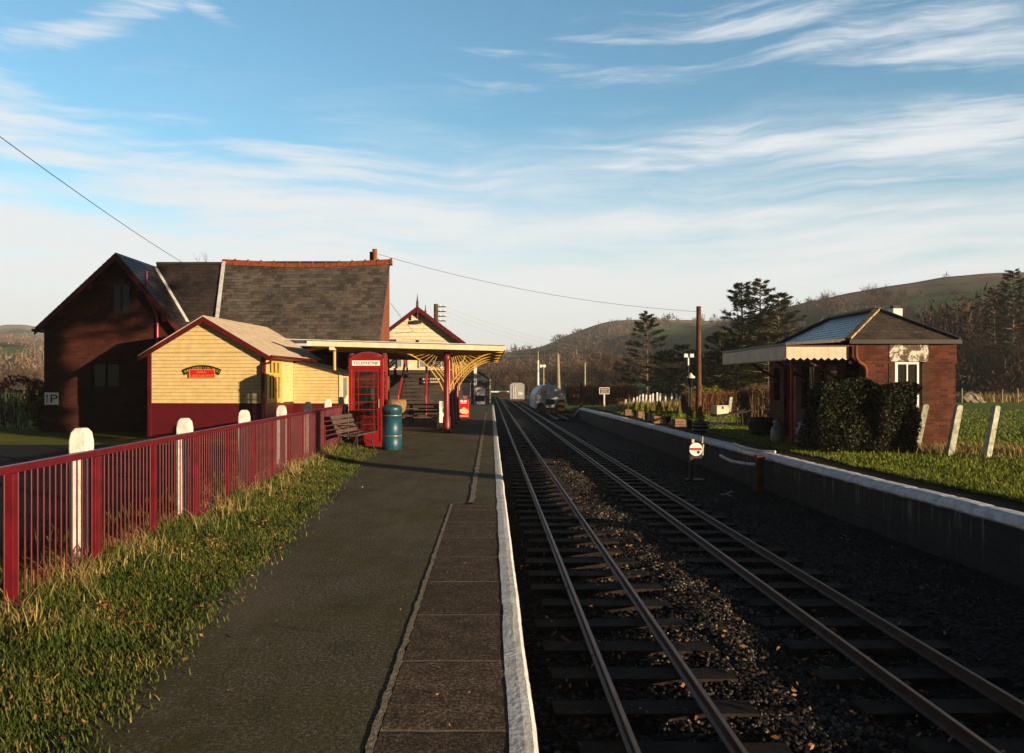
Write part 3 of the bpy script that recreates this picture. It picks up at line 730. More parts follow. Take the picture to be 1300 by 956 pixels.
# ---------------------------------------------------------------- railway tracks
RAILP = [(-.03, 0), (.03, 0), (.03, .008), (.007, .02), (.006, .065), (.017, .072), (.017, .09), (-.017, .09), (-.017, .072), (-.006, .065), (-.007, .02), (-.03, .008)]
def track(label, xl, y0, y1, slope, ns, nmax=100, curve=0.0, zr=-.45):
    t = thing('railway_track', label, 'railway track', (xl(0) + .3, y0, zr - .21), 0, 'narrow gauge tracks')
    ox, oz = xl(0) + .3, zr - .21
    for s in (0, .6):
        mb = MB(); ylist = rng_y(y0, y1, 2.0); vs = []; n = len(RAILP)
        for y in ylist:
            for a, b in RAILP: vs.append((xl(y) + s + a - ox, y - y0, zr - .09 + b - oz + .004 * mnoise.noise(Vector((y * .8, s, 0)))))
        mb.add(vs, [(j * n + i, j * n + (i + 1) % n, (j + 1) * n + (i + 1) % n, (j + 1) * n + i) for j in range(len(ylist) - 1) for i in range(n)])
        rail = obj('rail', mb, 'rail', t, uv=False)
        hd = MB(); vs = []
        for y in ylist:
            for dx in (-.012, .012): vs.append((xl(y) + s + dx - ox, y - y0, zr + .0012 - oz + .004 * mnoise.noise(Vector((y * .8, s, 0)))))
        hd.add(vs, [(2 * j, 2 * j + 1, 2 * j + 3, 2 * j + 2) for j in range(len(ylist) - 1)])
        obj('rail_head', hd, 'rail_head', rail, uv=False)
    protos = []
    rest = MB()
    y = y0 + .2; k = 0
    while y < y1:
        m = MB(); L = .66 + random.uniform(-.05, .05); w = random.uniform(.10, .125)
        rot = Matrix.Rotation(random.uniform(-.03, .03), 4, 'Z'); dx = random.uniform(-.04, .04)
        m.box((-L + dx, -w, -.12), (L + dx, w, 0), rot)
        if k < nmax:
            for i in range(4, 8): pass
            moved(m, (xl(y) + .3 - ox, y - y0, zr - .092 - oz + random.uniform(-.008, .004)))
            obj('sleeper', m, 'sleeper', t, uv=False)
        else:
            moved(m, (xl(y) + .3 - ox, y - y0, zr - .092 - oz))
            rest.v and None
            rest.add(m.v, [tuple(f) for f in m.f])
        k += 1; y += .62 + random.uniform(-.03, .03)
    if rest.v: stuff(obj('distant_sleepers', rest, 'sleeper', t, uv=False))
    return t
track('rusty running line nearest the whitewashed near platform edge', lambda y: .834 + .0047 * y, 2.0, 140, 0, 0)
track('rusty second line beyond the strip of ballast, closer to the brick far platform', lambda y: 2.87 + .0014 * y, 2.0, 140, 0, 0, 100)
track('short dark siding under the grey covered wagon', lambda y: 4.3 + .003 * (y - 50), 47.0, 92, 0, 0, 60)
# ---------------------------------------------------------------- railings and posts behind them
FS = -.035
def fence_x(Y): return -3.02 + FS * Y
frz = math.atan(-FS) * 1.0
def panel_parts(root, L):
    h = 1.07
    mb = MB()
    mb.box((-.022, .0, h - .055), (.022, L, h)); obj('top_rail', mb, 'fence_red', root, bevel=.004)
    mb = MB(); mb.box((-.02, .03, .09), (.02, L - .03, .14)); obj('bottom_rail', mb, 'fence_red', root, bevel=.004)
    for y in (.03, L / 2, L - .03):
        mb = MB(); mb.box((-.028, y - .028, -.08), (.028, y + .028, h - .058)); obj('post', mb, 'fence_red', root, bevel=.004)
    n = 28
    me = None
    for i in range(n + 1):
        y = .03 + (L - .06) * (i + .5) / (n + 1)
        if abs(y - L / 2) < .035: continue
        if me is None:
            mb = MB(); mb.tube([(0, 0, .135), (0, 0, h - .05)], .0072, 6)
            o = obj('bar', mb, 'fence_red', root, uv=False); me = o
        else:
            o = me.copy(); COL.objects.link(o); o.parent = root
        o.location = (0, y, 0)
PL = 2.48
ordw = ['cut off by the left edge of the photo', 'with the first tall white post right behind it', 'with the second white post behind it',
        'with the third white post behind it', 'in front of the maroon base of the hut door', 'beside the near end of the bench', 'behind the slatted bench, farthest before the telephone box']
first = None
for i in range(7):
    y0 = 4.08 + i * PL
    lab = 'red iron railing panel ' + ordw[i]
    if first is None:
        first = thing('railing_panel', lab, 'railing', (fence_x(y0), y0, .0), -math.atan(FS) , 'red railing panels along the platform')
        panel_parts(first, PL)
    else:
        dup(first, (fence_x(y0), y0, 0), -math.atan(FS), lab)
first.rotation_euler[2] = -math.atan(FS)
def square_post(mb, w, h, cap, lean=(0, 0)):
    a = w / 2
    pr = [(a, -.15), (a, h - cap), (a * .86, h - cap * .35), (a * .5, h)]
    vs = []
    for r, z in pr:
        lx, ly = lean[0] * z, lean[1] * z
        for sx, sy in ((-1, -1), (1, -1), (1, 1), (-1, 1)): vs.append((sx * r + lx, sy * (r if r > a * .6 else r * 1.2) + ly, z))
    n = len(pr)
    fs = [(j * 4 + k, j * 4 + (k + 1) % 4, (j + 1) * 4 + (k + 1) % 4, (j + 1) * 4 + k) for j in range(n - 1) for k in range(4)]
    fs += [tuple(range((n - 1) * 4, n * 4))]
    return mb.add(vs, fs)
wp_lab = ['tallest looking white square post, nearest behind the red railing', 'white square post before the left part of the cream hut', 'white square post before the right corner of the cream hut',
          'white square post before the hut side door', 'white square post before the lean-to wall of the hut', 'white square post before the narrow right end of the lean-to', 'smaller white post just left of the telephone box', 'white post close against the telephone box']
for i, (u, Y, z) in enumerate([(105, 6.33, 1.265), (235, 8.7, 1.24), (311, 11.1, 1.25), (357, 13.4, 1.25), (390.5, 15.7, 1.26), (416.5, 18.2, 1.27), (433, 22.2, 1.25), (441, 23.2, 1.28)]):
    k_ = 1.055 if Y < 20 else 1.0; Y *= k_; z = EYE - (EYE - z) * k_
    m = MB(); square_post(m, .14 * k_, z, .11, (random.uniform(-.01, .01), random.uniform(-.01, .01)))
    o = obj('concrete_post', m, 'concrete_post', bevel=.012)
    tag(o, wp_lab[i], 'post', 'white posts behind the railing', ((u - U0) / F * Y, Y, 0), random.uniform(-.1, .1))

# ---------------------------------------------------------------- boarded walls
JOINTS = []
def boards(mb, x0, x1, z0, z1, h=.14, clip=None, y=0.0, lap=.02):
    """weatherboards on a wall facing -Y; clip(z) -> (xa, xb)"""
    z = z0
    while z < z1 - 1e-4:
        zt = min(z + h, z1)
        a0, b0 = (x0, x1) if clip is None else clip(z)
        a1, b1 = (x0, x1) if clip is None else clip(zt)
        if b1 - a1 < .01: a1 = b1 = (a0 + b0) / 2
        jt = random.uniform(-.003, .003)
        mb.add([(a0, y - lap, z + .002), (b0, y - lap, z + .002), (b1, y - .002 + jt, zt), (a1, y - .002 + jt, zt), (a0, y, z + .002), (b0, y, z + .002)],
               [(0, 1, 2, 3), (4, 5, 1, 0)])
        JOINTS.append((a0, b0, y - lap, y, z))
        z = zt
    return mb
def lap_shades(parent, gap='gap', hh=.006):  # thin dark strips that paint in the shade below each board
    mb = MB()
    for a, b, ya, yb, z in JOINTS: mb.box((a + .01, ya + .003, z - hh), (b - .01, yb - .004, z + .0015))
    JOINTS.clear()
    return obj('lap_shade', mb, gap, parent, uv=False)
def wall_holes(mb, x0, x1, z0, z1, holes, y=0.0, t=.2):
    """wall facing -Y with thickness t and rectangular openings with reveals"""
    X = sorted({x0, x1} | {h[0] for h in holes} | {h[1] for h in holes})
    Z = sorted({z0, z1} | {h[2] for h in holes} | {h[3] for h in holes})
    for i in range(len(X) - 1):
        for j in range(len(Z) - 1):
            cx, cz = (X[i] + X[i + 1]) / 2, (Z[j] + Z[j + 1]) / 2
            if any(h[0] < cx < h[1] and h[2] < cz < h[3] for h in holes): continue
            for yy in (y, y + t):
                mb.add([(X[i], yy, Z[j]), (X[i + 1], yy, Z[j]), (X[i + 1], yy, Z[j + 1]), (X[i], yy, Z[j + 1])], [(0, 1, 2, 3)])
    for a, b, c, d in holes + [(x0, x1, z0, z1)]:
        for p, q in (((a, c), (b, c)), ((b, c), (b, d)), ((b, d), (a, d)), ((a, d), (a, c))):
            mb.add([(p[0], y, p[1]), (q[0], y, q[1]), (q[0], y + t, q[1]), (p[0], y + t, p[1])], [(0, 1, 2, 3)])
    return mb
def rot_to(mb, ang, d):
    """turn a wall built facing -Y about Z and move it"""
    return xf(mb, Matrix.Translation(Vector(d)) @ Matrix.Rotation(ang, 4, 'Z'))
def slope(mb, e0, e1, r1, r0, th=.06, courses=0, sag=0.0, step=.012):
    """roof plane: eave e0->e1, ridge r0->r1 (same sides). with slate courses as laid steps"""
    e0, e1, r0, r1 = map(Vector, (e0, e1, r0, r1))
    n = (e1 - e0).cross(r0 - e0).normalized()
    if n.z < 0: n = -n
    nu = 10 if sag else 1
    def pt(s, t):
        p = e0.lerp(e1, s).lerp(r0.lerp(r1, s), t)
        if sag: p = p + Vector((0, 0, -sag * math.sin(math.pi * s) * (.4 + .6 * t)))
        return p
    c = max(1, courses)
    for j in range(c):
        t0, t1 = j / c, (j + 1) / c
        for i in range(nu):
            s0, s1 = i / nu, (i + 1) / nu
            o0 = n * (step if courses else 0)
            a, b, d, f = pt(s0, t0) + o0, pt(s1, t0) + o0, pt(s1, t1), pt(s0, t1)
            fs = [(0, 1, 2, 3)]; vs = [a, b, d, f]
            if courses: vs += [pt(s0, t0), pt(s1, t0)]; fs += [(4, 5, 1, 0)]
            mb.add(vs, fs)
    # underside and rims
    q = [pt(0, 0), pt(1, 0), pt(1, 1), pt(0, 1)]; w = [p - n * th for p in q]
    mb.add(q + w, [(7, 6, 5, 4), (0, 4, 5, 1), (1, 5, 6, 2), (2, 6, 7, 3), (3, 7, 4, 0)])
    return mb

# ---------------------------------------------------------------- cream and maroon hut
HX, HY = (262 - U0) / F * 23.7, 23.7
hut = thing('wooden_hut', 'cream and maroon weatherboarded hut with sandy gable roof behind the railing', 'hut', (HX, HY, -.03), -R(6))
hw = 1.78; ez = 2.60; az_ = 3.62; L = 4.6; bz = 1.06
mb = MB()
boards(mb, -hw, hw, bz, ez, .108)
def clip_g(z):
    k = 1 - (z - ez) / (az_ - ez); k = max(0, k); return (-hw * k, hw * k)
boards(mb, -hw, hw, ez, az_ - .02, .125, clip_g)
obj('front_wall', mb, 'cream', hut); lap_shades(hut)
mb = MB(); boards(mb, -hw, hw, 0, bz - .02, .108, y=-.004); mb.box((-hw - .02, -.035, bz - .03), (hw + .02, 0.0, bz))
JOINTS.clear()
obj('maroon_base', mb, 'dark_red', hut)
mb = MB()
m2 = MB(); boards(m2, 1.35, L, bz, ez, .13); mb.add(rot_to(m2, R(90), (hw, 0, 0)).v, m2.f)
m2 = MB(); boards(m2, 0, L, bz, ez, .13); rot_to(m2, R(-90), (-hw, L, 0)); mb.add(m2.v, m2.f)
m2 = MB(); boards(m2, -hw, hw, bz, ez, .13); boards(m2, -hw, hw, ez, az_ - .02, .13, clip_g); rot_to(m2, R(180), (0, L, 0)); mb.add(m2.v, m2.f)
obj('side_wall', mb, 'cream', hut)
mb = MB()
for ang, d, a, b in ((R(90), (hw, 0, 0), 0, L), (R(-90), (-hw, L, 0), 0, L), (R(180), (0, L, 0), -hw, hw)):
    m2 = MB(); boards(m2, a, b, 0, bz - .01, .12); rot_to(m2, ang, d); mb.add(m2.v, m2.f)
obj('side_base', mb, 'dark_red', hut)
mb = MB(); mb.box((-hw + .02, .02, 0), (hw - .02, L - .02, ez - .1)); 
obj('inner_lining', mb, 'dark_wood', hut)
for sx in (-1, 1): obj('corner_trim', MB().box((sx * hw - .055, -.05, 0), (sx * hw + .055, .05, ez + .02)), 'dark_red', hut)
ov = .22; ev = .28
k = (az_ - ez) / hw
for sx, nm in ((1, 'roof_slope'), (-1, 'roof_slope')):
    mb = MB()
    slope(mb, (sx * (hw + ev), -ov, ez - ev * k + .06), (sx * (hw + ev), L + ov, ez - ev * k + .06), (0, L + ov, az_ + .07), (0, -ov, az_ + .07), .045)
    obj(nm, mb, 'felt', hut)
    bb = MB()
    bb.prism([(0, az_ + .03), (sx * (hw + ev), ez - ev * k + .02), (sx * (hw + ev), ez - ev * k - .12), (0, az_ - .13)], -ov - .02, -ov + .03)
    obj('bargeboard', bb, 'dark_red', hut)
mb = MB(); mb.tube([(hw + ev + .04, -ov, ez - ev * k + .0), (hw + ev + .04, L + ov, ez - ev * k + .0)], .055, 8); obj('gutter', mb, 'dark_red', hut)
mb = MB(); mb.tube([(hw + ev + .02, -.14, ez - ev * k - .03), (hw + ev - .02, -.14, ez - ev * k - .16), (hw + .02, -.12, ez - ev * k - .24), (hw + .02, -.12, .1)], .04, 8); obj('drainpipe', mb, 'dark_red', hut)
# ochre half-glazed double door on the side facing the track
dr = obj('door', wall_holes(MB(), -.55, .55, 1.06, 2.42, [(-.46, -.28, 1.2, 1.86), (-.2, -.03, 1.2, 1.86), (.06, .22, 1.2, 1.86), (.3, .46, 1.2, 1.86), (-.4, -.22, 1.98, 2.3), (-.1, .1, 1.98, 2.3), (.22, .4, 1.98, 2.3)], 0, .05), 'ochre', hut)
dr.location = (hw + .055, .76, 0); dr.rotation_euler = (0, 0, R(90))
obj('pane', MB().box((-.5, .028, 1.1), (.5, .034, 2.36)), 'dark_glass', dr)
mb = MB(); mb.box((-.68, -.02, 1.04), (-.56, .04, 2.46)); mb.box((.56, -.02, 1.04), (.68, .04, 2.46)); obj('door_frame', mb, 'cream', dr)
# lean-to on that side
lx0, lx1, ly0, ly1 = hw + .02, hw + 1.62, 2.55, 4.5
mb = MB()
def cl(z):
    zt0, zt1 = 2.38, 1.98
    if z <= zt1: return (lx0, lx1)
    return (lx0, lx0 + (lx1 - lx0) * (zt0 - z) / (zt0 - zt1))
JOINTS.clear(); m2 = MB(); boards(m2, lx0, lx1, bz - .06, 2.38, .108, cl); moved(m2, (0, ly0, 0)); mb.add(m2.v, m2.f)
lap_shades(hut).location = (0, ly0, 0)
obj('lean_to_wall', mb, 'cream', hut)
mb = MB(); m2 = MB(); boards(m2, lx0, lx1, 0, bz - .07, .108); moved(m2, (0, ly0, 0)); mb.add(m2.v, m2.f)
m2 = MB(); boards(m2, 0, ly1 - ly0, 0, bz - .07, .108); rot_to(m2, R(90), (lx1, ly0, 0)); mb.add(m2.v, m2.f)
obj('lean_to_base', mb, 'dark_red', hut)
we = wall_holes(MB(), 0, ly1 - ly0, bz - .06, 1.98, [(.25, .85, 1.15, 1.85)], 0, .06)
o = obj('lean_to_end_wall', we, 'cream', hut); o.location = (lx1, ly0, 0); o.rotation_euler = (0, 0, R(90))
obj('window_pane', MB().box((.25, .03, 1.15), (.85, .036, 1.85)), 'sky_glass', o)
mb = MB(); slope(mb, (lx1 + .17, ly0 - .1, 1.99), (lx1 + .17, ly1, 1.99), (lx0 - .02, ly1, 2.46), (lx0 - .02, ly0 - .1, 2.46), .07); obj('lean_to_roof', mb, 'dark_felt', hut)
mb = MB(); mb.box((lx1 - .05, ly0 - .04, 0), (lx1 + .05, ly0 + .02, 1.98)); obj('corner_post', mb, 'pale_cream', hut)

# arched name plate on the hut front
npm = thing('name_plate', 'curved black locomotive nameplate above a small red plate on the cream hut gable', 'sign', (0, 0, 0))
npm.parent = None
npm.location = Matrix.Translation(hut.location) @ Matrix.Rotation(-R(6), 4, 'Z') @ Vector((-.11, -.035, 2.12)); npm.rotation_euler = (0, 0, -R(6))
R0 = 1.28; half = .60
def arc_band(r0, r1, a, y0, y1, n=22):
    mb = MB(); pts = []
    for i in range(n + 1):
        t = -a + 2 * a * i / n; pts.append((r1 * math.sin(t), r1 * math.cos(t) - R0))
    for i in range(n, -1, -1):
        t = -a + 2 * a * i / n; pts.append((r0 * math.sin(t), r0 * math.cos(t) - R0))
    vs = [(p[0], y0, p[1]) for p in pts] + [(p[0], y1, p[1]) for p in pts]
    m = len(pts); fs = []
    for i in range(n):
        j = m - 1 - i
        fs.append((i, i + 1, j - 1, j)); fs.append((m + i, m + j, m + j - 1, m + i + 1))
    for i in range(m): fs.append((i, (i + 1) % m, m + (i + 1) % m, m + i))
    return mb.add(vs, fs)
obj('plate_backing', arc_band(R0 - .082, R0 + .092, .466, -.02, .012), 'gold', npm)
obj('name_panel', arc_band(R0 - .078, R0 + .088, .462, -.026, -.021), 'black', npm)
m = arc_text_mb('RHEILFFORDD LLYN TEGID', .105, R0 - .032, -.42, .42, -R0); moved(m, (0, -.029, 0))
obj('lettering', m, 'gold', npm)
obj('red_plate', MB().box((-.40, -.03, -.30), (.40, -.004, -.045)), 'poster_red', npm)
mb = MB()
for a, b in (((-.40, -.30), (.40, -.285)), ((-.40, -.06), (.40, -.045)), ((-.40, -.285), (-.385, -.06)), ((.385, -.285), (.40, -.06))): mb.box((a[0], -.036, a[1]), (b[0], -.0305, b[1]))
obj('plate_rim', mb, 'gold', npm)
m = text_mb('· BALA ·', .10, width=None); moved(m, (0, -.033, -.155)); obj('lettering', m, 'gold', npm)
m = text_mb('LAKE RAILWAY', .105, width=.70); moved(m, (0, -.033, -.27)); obj('lettering', m, 'gold', npm)

# ---------------------------------------------------------------- brick house with the gable
M['barge'] = plain('faded_maroon_board', (.10, .012, .012), (.055, .008, .008), 4, .6, .1)
house = thing('brick_house', 'dark red brick house with steep slate gable on the left', 'house', ((147 - U0) / F * 27 + .16, 27.0, -.1))
hx = house.location.x
ga, gl, gr = 6.04, -2.62, 2.06     # apex height; left and right walls
zl, zr_ = 3.60, 3.62
mb = MB()
wall_holes(mb, gl, gr, 0, 3.6, [(-1.05, -.05, 1.55, 2.45)], 0, .3)
kl, kr = (ga - zl) / -gl, (ga - zr_) / gr
for yy in (0, .3):
    mb.add([(gl, yy, 3.6), (gr, yy, 3.6), (0, yy, ga)], [(0, 1, 2)])
mb.box((gl, .3, 0), (gl + .3, 6.5, 3.5)); mb.box((gr - .3, .3, 0), (gr, 1.0, 3.5))
obj('gable_wall', mb, 'brick_gable' if False else 'brick_dark', house)
mb = MB(); mb.box((gl - .06, -.06, 0), (gr, 0, .95)); obj('plinth', mb, 'brick_dark', house)
w = obj('window', wall_holes(MB(), -1.05, -.05, 1.55, 2.45, [(-.98, -.58, 1.62, 2.38), (-.52, -.12, 1.62, 2.38)], .12, .06), 'dark_wood', house)
obj('pane', MB().box((-1.0, .16, 1.6), (-.1, .166, 2.4)), 'dark_glass', w)
obj('lintel', MB().box((-1.2, -.03, 2.46), (.1, .05, 2.62)), 'brick_dark', w)
w = obj('upper_window', wall_holes(MB(), -.28, .36, 4.1, 5.15, [(-.22, .01, 4.18, 5.07), (.07, .3, 4.18, 5.07)], -.03, .05), 'dark_wood', house)
obj('pane', MB().box((-.26, -.005, 4.12), (.34, .0, 5.12)), 'dark_glass', w)
obj('vent', MB().box((-.12, -.03, 5.2), (.18, .02, 5.32)), 'iron', house)
OVH = .35
for sx, e, zz, kk in ((-1, gl, zl, kl), (1, gr, zr_, kr)):
    ov_ = .12 if sx < 0 else .28; eo = e + sx * ov_; ze = zz - ov_ * kk
    yb = 6.6 if sx < 0 else 3.2
    mb = MB(); slope(mb, (eo, -OVH, ze + .12), (eo, yb, ze + .12), (0, yb, ga + .12), (0, -OVH, ga + .12), .06, 18)
    obj('roof', mb, 'slate_dark', house)
    mb = MB(); mb.prism([(0, ga + .07), (eo, ze + .07), (eo, ze - .12), (0, ga - .14)], -OVH - .04, -OVH + .01); obj('bargeboard', mb, 'barge', house)
    for f in (.33, .7):
        px, pz = lerp(0, eo, f), lerp(ga, ze, f)
        obj('purlin_end', MB().box((px - .09 * 1, -OVH + .02, pz - .28), (px + .09, 0, pz - .1)), 'dark_red', house)
mb = MB(); mb.tube([(gl - .19, -OVH, zl - .12 * kl + .04), (gl - .19, 6.5, zl - .12 * kl + .04)], .055, 8); obj('gutter', mb, 'dark_red', house)
mb = MB(); mb.tube([(.95, -.12, 5.55), (.95, -.12, 4.75)], .05, 8); mb.tube([(.95, -.12, 4.75), (1.25, -.1, 4.2), (1.3, -.08, 3.9), (1.3, -.08, .1)], .05, 8)
obj('vent_pipe', mb, 'red', house)
# rear range joining the gable to the station house
ry = 3.0; rl, rr = 0.0, (283 - U0) / F * 30 - hx; rz = 6.28
mb = MB(); slope(mb, (.3, .62, rz - 2.75), (rr + .55, .62, rz - 2.75), (rr, ry, rz), (.0, ry, rz), .08, 20); obj('range_roof', mb, 'slate_dark', house)
mb = MB(); slope(mb, (rr - 1.0, ry + 2.4, rz - 2.75), (.0, ry + 2.4, rz - 2.75), (.0, ry, rz), (rr - 1.0, ry, rz), .08, 0); obj('range_roof', mb, 'slate_dark', house)
mb = MB(); mb.box((.0, ry - .09, rz - .03), (rr, ry + .09, rz + .06)); obj('ridge_cap', mb, 'dark_felt', house)
mb = MB(); mb.box((gr, 1.0, 0), (rr - .05, 1.25, rz - 2.5)); mb.prism([(1.0, 0), (ry, 0), (ry, rz - .2), (1.0, rz - 2.6)], rr - .6, rr - .3, 'x'); obj('range_wall', mb, 'brick_dark', house)
mb = MB()   # white valley flashing and verge
mb.beam((.08, 2.7, ga + .14 - .08 * kr), (1.95, .9, ga + .12 - 1.95 * kr + .06), .14, .03, up=(1, -.6, .6))
obj('valley_flashing', mb, 'lead', house)
mb = MB(); mb.beam((rr + .56, .55, rz - 2.74 + .04), (rr + .03, ry, rz + .08), .12, .05, up=(0, -1, 1)); obj('verge', mb, 'lead', house)

# parking sign
ps = thing('parking_sign', 'small white parking sign on the left corner of the dark brick house', 'sign', P(65.5, 506, 26.86))
obj('plate', MB().box((-.235, -.012, -.21), (.235, .012, .21)), 'bright_white', ps)
m = text_mb('P', .40, width=.24); moved(m, (.09, -.016, -.14)); obj('lettering', m, 'black', ps)
mb = MB(); mb.box((-.165, -.018, -.15), (-.135, -.013, .1)); mb.prism([(-.19, .07), (-.11, .07), (-.15, .16)], -.018, -.013); obj('arrow', mb, 'black', ps)

# ---------------------------------------------------------------- station building with the big slate roof
SB = Vector(((391 - U0) / F * 30.3, 30.3, 0))
st = thing('station_building', 'brick station building with large weathered slate roof and terracotta ridge tiles', 'station building', SB)
ex0, ex1 = (236 - U0) / F * 30 - SB.x, (481.5 - U0) / F * 30 - SB.x
rx0, rx1 = (284 - U0) / F * 33.2 - SB.x, (495.5 - U0) / F * 33.2 - SB.x
ey, ez2 = -.3, EYE + .0505 * 30
yy, rz2 = 2.9, EYE + .1555 * 33.2
mb = MB(); slope(mb, (ex0, ey, ez2), (ex1, ey, ez2), (rx1, yy, rz2), (rx0, yy, rz2), .08, 26, .13, .016); obj('roof_front', mb, 'slate', st)
mb = MB(); slope(mb, (rx1 - .6, yy + 3.0, ez2), (rx0, yy + 3.0, ez2), (rx0, yy, rz2 - .03), (rx1 - .6, yy, rz2 - .03), .08, 0); obj('roof_rear', mb, 'slate_dark', st)
mb = MB()
nt_ = 13
for i in range(nt_):
    a, b_ = i / nt_, (i + 1) / nt_
    xa, xb = lerp(rx0 - .06, rx1 + .05, a), lerp(rx0 - .06, rx1 + .05, b_)
    zs = rz2 - .13 * math.sin(math.pi * (a + b_) / 2)
    zs0 = rz2 - .13 * math.sin(math.pi * a); zs1 = rz2 - .13 * math.sin(math.pi * b_)
    mb.add([(xa, yy - .2, zs0 - .16), (xb - .015, yy - .2, zs1 - .16), (xb - .015, yy, zs1 + .09), (xa, yy, zs0 + .09), (xa, yy + .2, zs0 - .16), (xb - .015, yy + .2, zs1 - .16)], [(0, 1, 2, 3), (3, 2, 5, 4), (0, 3, 4), (1, 5, 2)])
    mb.add([(xb - .06, yy - .22, zs1 - .16), (xb + .03, yy - .22, zs1 - .16), (xb + .03, yy, zs1 + .13), (xb - .06, yy, zs1 + .13), (xb - .06, yy + .22, zs1 - .16), (xb + .03, yy + .22, zs1 - .16)], [(0, 1, 2, 3), (3, 2, 5, 4), (0, 3, 4), (1, 5, 2)])
obj('ridge_tiles', mb, 'ridge', st)
mb = MB()
mb.box((ex0 + .3, 0, 0), (ex1 - .05, .3, ez2))
mb.box((ex0 + .3, 2.5, 0), (ex1 - .6, 2.8, rz2 - .7))
obj('wall', mb, 'brick_dark', st)
gx = ex1 - .02
mb = MB(); mb.add([(gx, -.02, 0), (gx, 3.05, 0), (gx, 3.05, rz2 - .12), (gx, 2.8, rz2 - .1), (gx, -.02, ez2 - .02), (gx - .3, -.02, 0), (gx - .3, 3.05, 0), (gx - .3, 3.05, rz2 - .12), (gx - .3, 2.8, rz2 - .1), (gx - .3, -.02, ez2 - .02)],
       [(0, 1, 2, 3, 4), (9, 8, 7, 6, 5), (0, 5, 6, 1), (1, 6, 7, 2), (2, 7, 8, 3), (3, 8, 9, 4), (4, 9, 5, 0)])
obj('gable_wall', mb, 'brick_gable', st)
mb = MB(); mb.box((gx - .12, -.14, ez2 - .16), (gx + .1, .12, ez2 - .03)); obj('corbel', mb, 'pale_cream', st)
mb = MB(); mb.tube([(0, 0, 0), (0, 0, .95)], .1, 10); mb.tube([(0, 0, .0), (0, 0, .4)], .13, 10); o = obj('chimney_pipe', mb, 'ridge', st); o.location = ((475.5 - U0) / F * 33.4 - SB.x, 3.15, rz2 - .4)
mb = MB(); mb.box((-.09, -.09, 0), (.09, .09, .8)); o = obj('vent_cowl', mb, 'iron', st); o.location = ((471.5 - U0) / F * 33.4 - SB.x, 3.3, rz2 - .35)
mb = MB(); mb.tube([(ex0, ey - .07, ez2 - .03), (ex1, ey - .07, ez2 - .05)], .06, 8); obj('gutter', mb, 'lead', st)
for wx in (-.9, .6):
    w = obj('window', wall_holes(MB(), wx - .45, wx + .45, .95, 2.3, [(wx - .38, wx - .03, 1.02, 2.23), (wx + .03, wx + .38, 1.02, 2.23)], -.05, .05), 'dark_red', st)
    obj('pane', MB().box((wx - .42, -.025, 1.0), (wx + .42, -.02, 2.27)), 'dark_glass', w)

# ---------------------------------------------------------------- platform canopy
CY0, CY1 = 25.4, 38.0
cn = thing('platform_canopy', 'wide flat platform canopy with cream fascia, maroon columns and yellow brackets', 'canopy', (-1.3, CY0 + .6, 0))
def cw(x, y, z): return (x + 1.3, y - CY0 - .6, z)
CXL, CXR = -5.85, .58
def roof_z(x): return 3.0 - .17 * (x - CXL) / (CXR - CXL)
pl = lambda pts: pts
mb = MB()
tp = .015
mb.add([cw(CXL, CY0, roof_z(CXL) + tp), cw(CXR, CY0, roof_z(CXR) + tp), cw(CXR, CY1, roof_z(CXR) + tp), cw(CXL, CY1, roof_z(CXL) + tp),
        cw(CXL, CY0, roof_z(CXL) - .05), cw(CXR, CY0, roof_z(CXR) - .05), cw(CXR, CY1, roof_z(CXR) - .05), cw(CXL, CY1, roof_z(CXL) - .05)],
       [(0, 1, 2, 3), (7, 6, 5, 4), (0, 4, 5, 1), (1, 5, 6, 2), (2, 6, 7, 3), (3, 7, 4, 0)])
obj('roof_deck', mb, 'dark_felt', cn)
def strip(name, a, b, z0, z1, y0, y1, mat):
    mb = MB(); mb.add([cw(a, y0, roof_z(a) - z1), cw(b, y0, roof_z(b) - z1), cw(b, y0, roof_z(b) - z0), cw(a, y0, roof_z(a) - z0),
                       cw(a, y1, roof_z(a) - z1), cw(b, y1, roof_z(b) - z1), cw(b, y1, roof_z(b) - z0), cw(a, y1, roof_z(a) - z0)],
                      [(0, 1, 2, 3), (5, 4, 7, 6), (0, 4, 5, 1), (1, 5, 6, 2), (2, 6, 7, 3), (3, 7, 4, 0)])
    return obj(name, mb, mat, cn)
strip('fascia', CXL + .08, CXR, .0, .16, CY0 - .05, CY0 - .005, 'pale_cream')
strip('roof_lip', CXL - .7, CXR + .03, -.045, -.02, CY0 - .09, CY0 + .3, 'lead')
mb = MB(); mb.add([cw(CXR + .004, CY0 - .05, roof_z(CXR) - .14), cw(CXR + .004, CY1, roof_z(CXR) - .14), cw(CXR + .004, CY1, roof_z(CXR)), cw(CXR + .004, CY0 - .05, roof_z(CXR)),
                   cw(CXR + .045, CY0 - .05, roof_z(CXR) - .14), cw(CXR + .045, CY1, roof_z(CXR) - .14), cw(CXR + .045, CY1, roof_z(CXR)), cw(CXR + .045, CY0 - .05, roof_z(CXR))],
                  [(0, 1, 2, 3), (5, 4, 7, 6), (0, 4, 5, 1), (1, 5, 6, 2), (2, 6, 7, 3), (3, 7, 4, 0)])
obj('edge_fascia', mb, 'pale_cream', cn)
for i, y in enumerate((CY0 + .55, CY0 + 3.55, CY0 + 6.55, CY0 + 9.55, CY0 + 12.2)):
    strip('cross_beam', CXL + .1, CXR - .02, .06, .20, y - .05, y + .05, 'gold' if False else 'ochre')
for x in (-4.6, -3.4, -2.2, -1.28, -.3):
    mb = MB(); mb.beam(cw(x, CY0 + .02, roof_z(x) - .105), cw(x, CY1, roof_z(x) - .105), .07, .1); obj('purlin', mb, 'pale_cream', cn)
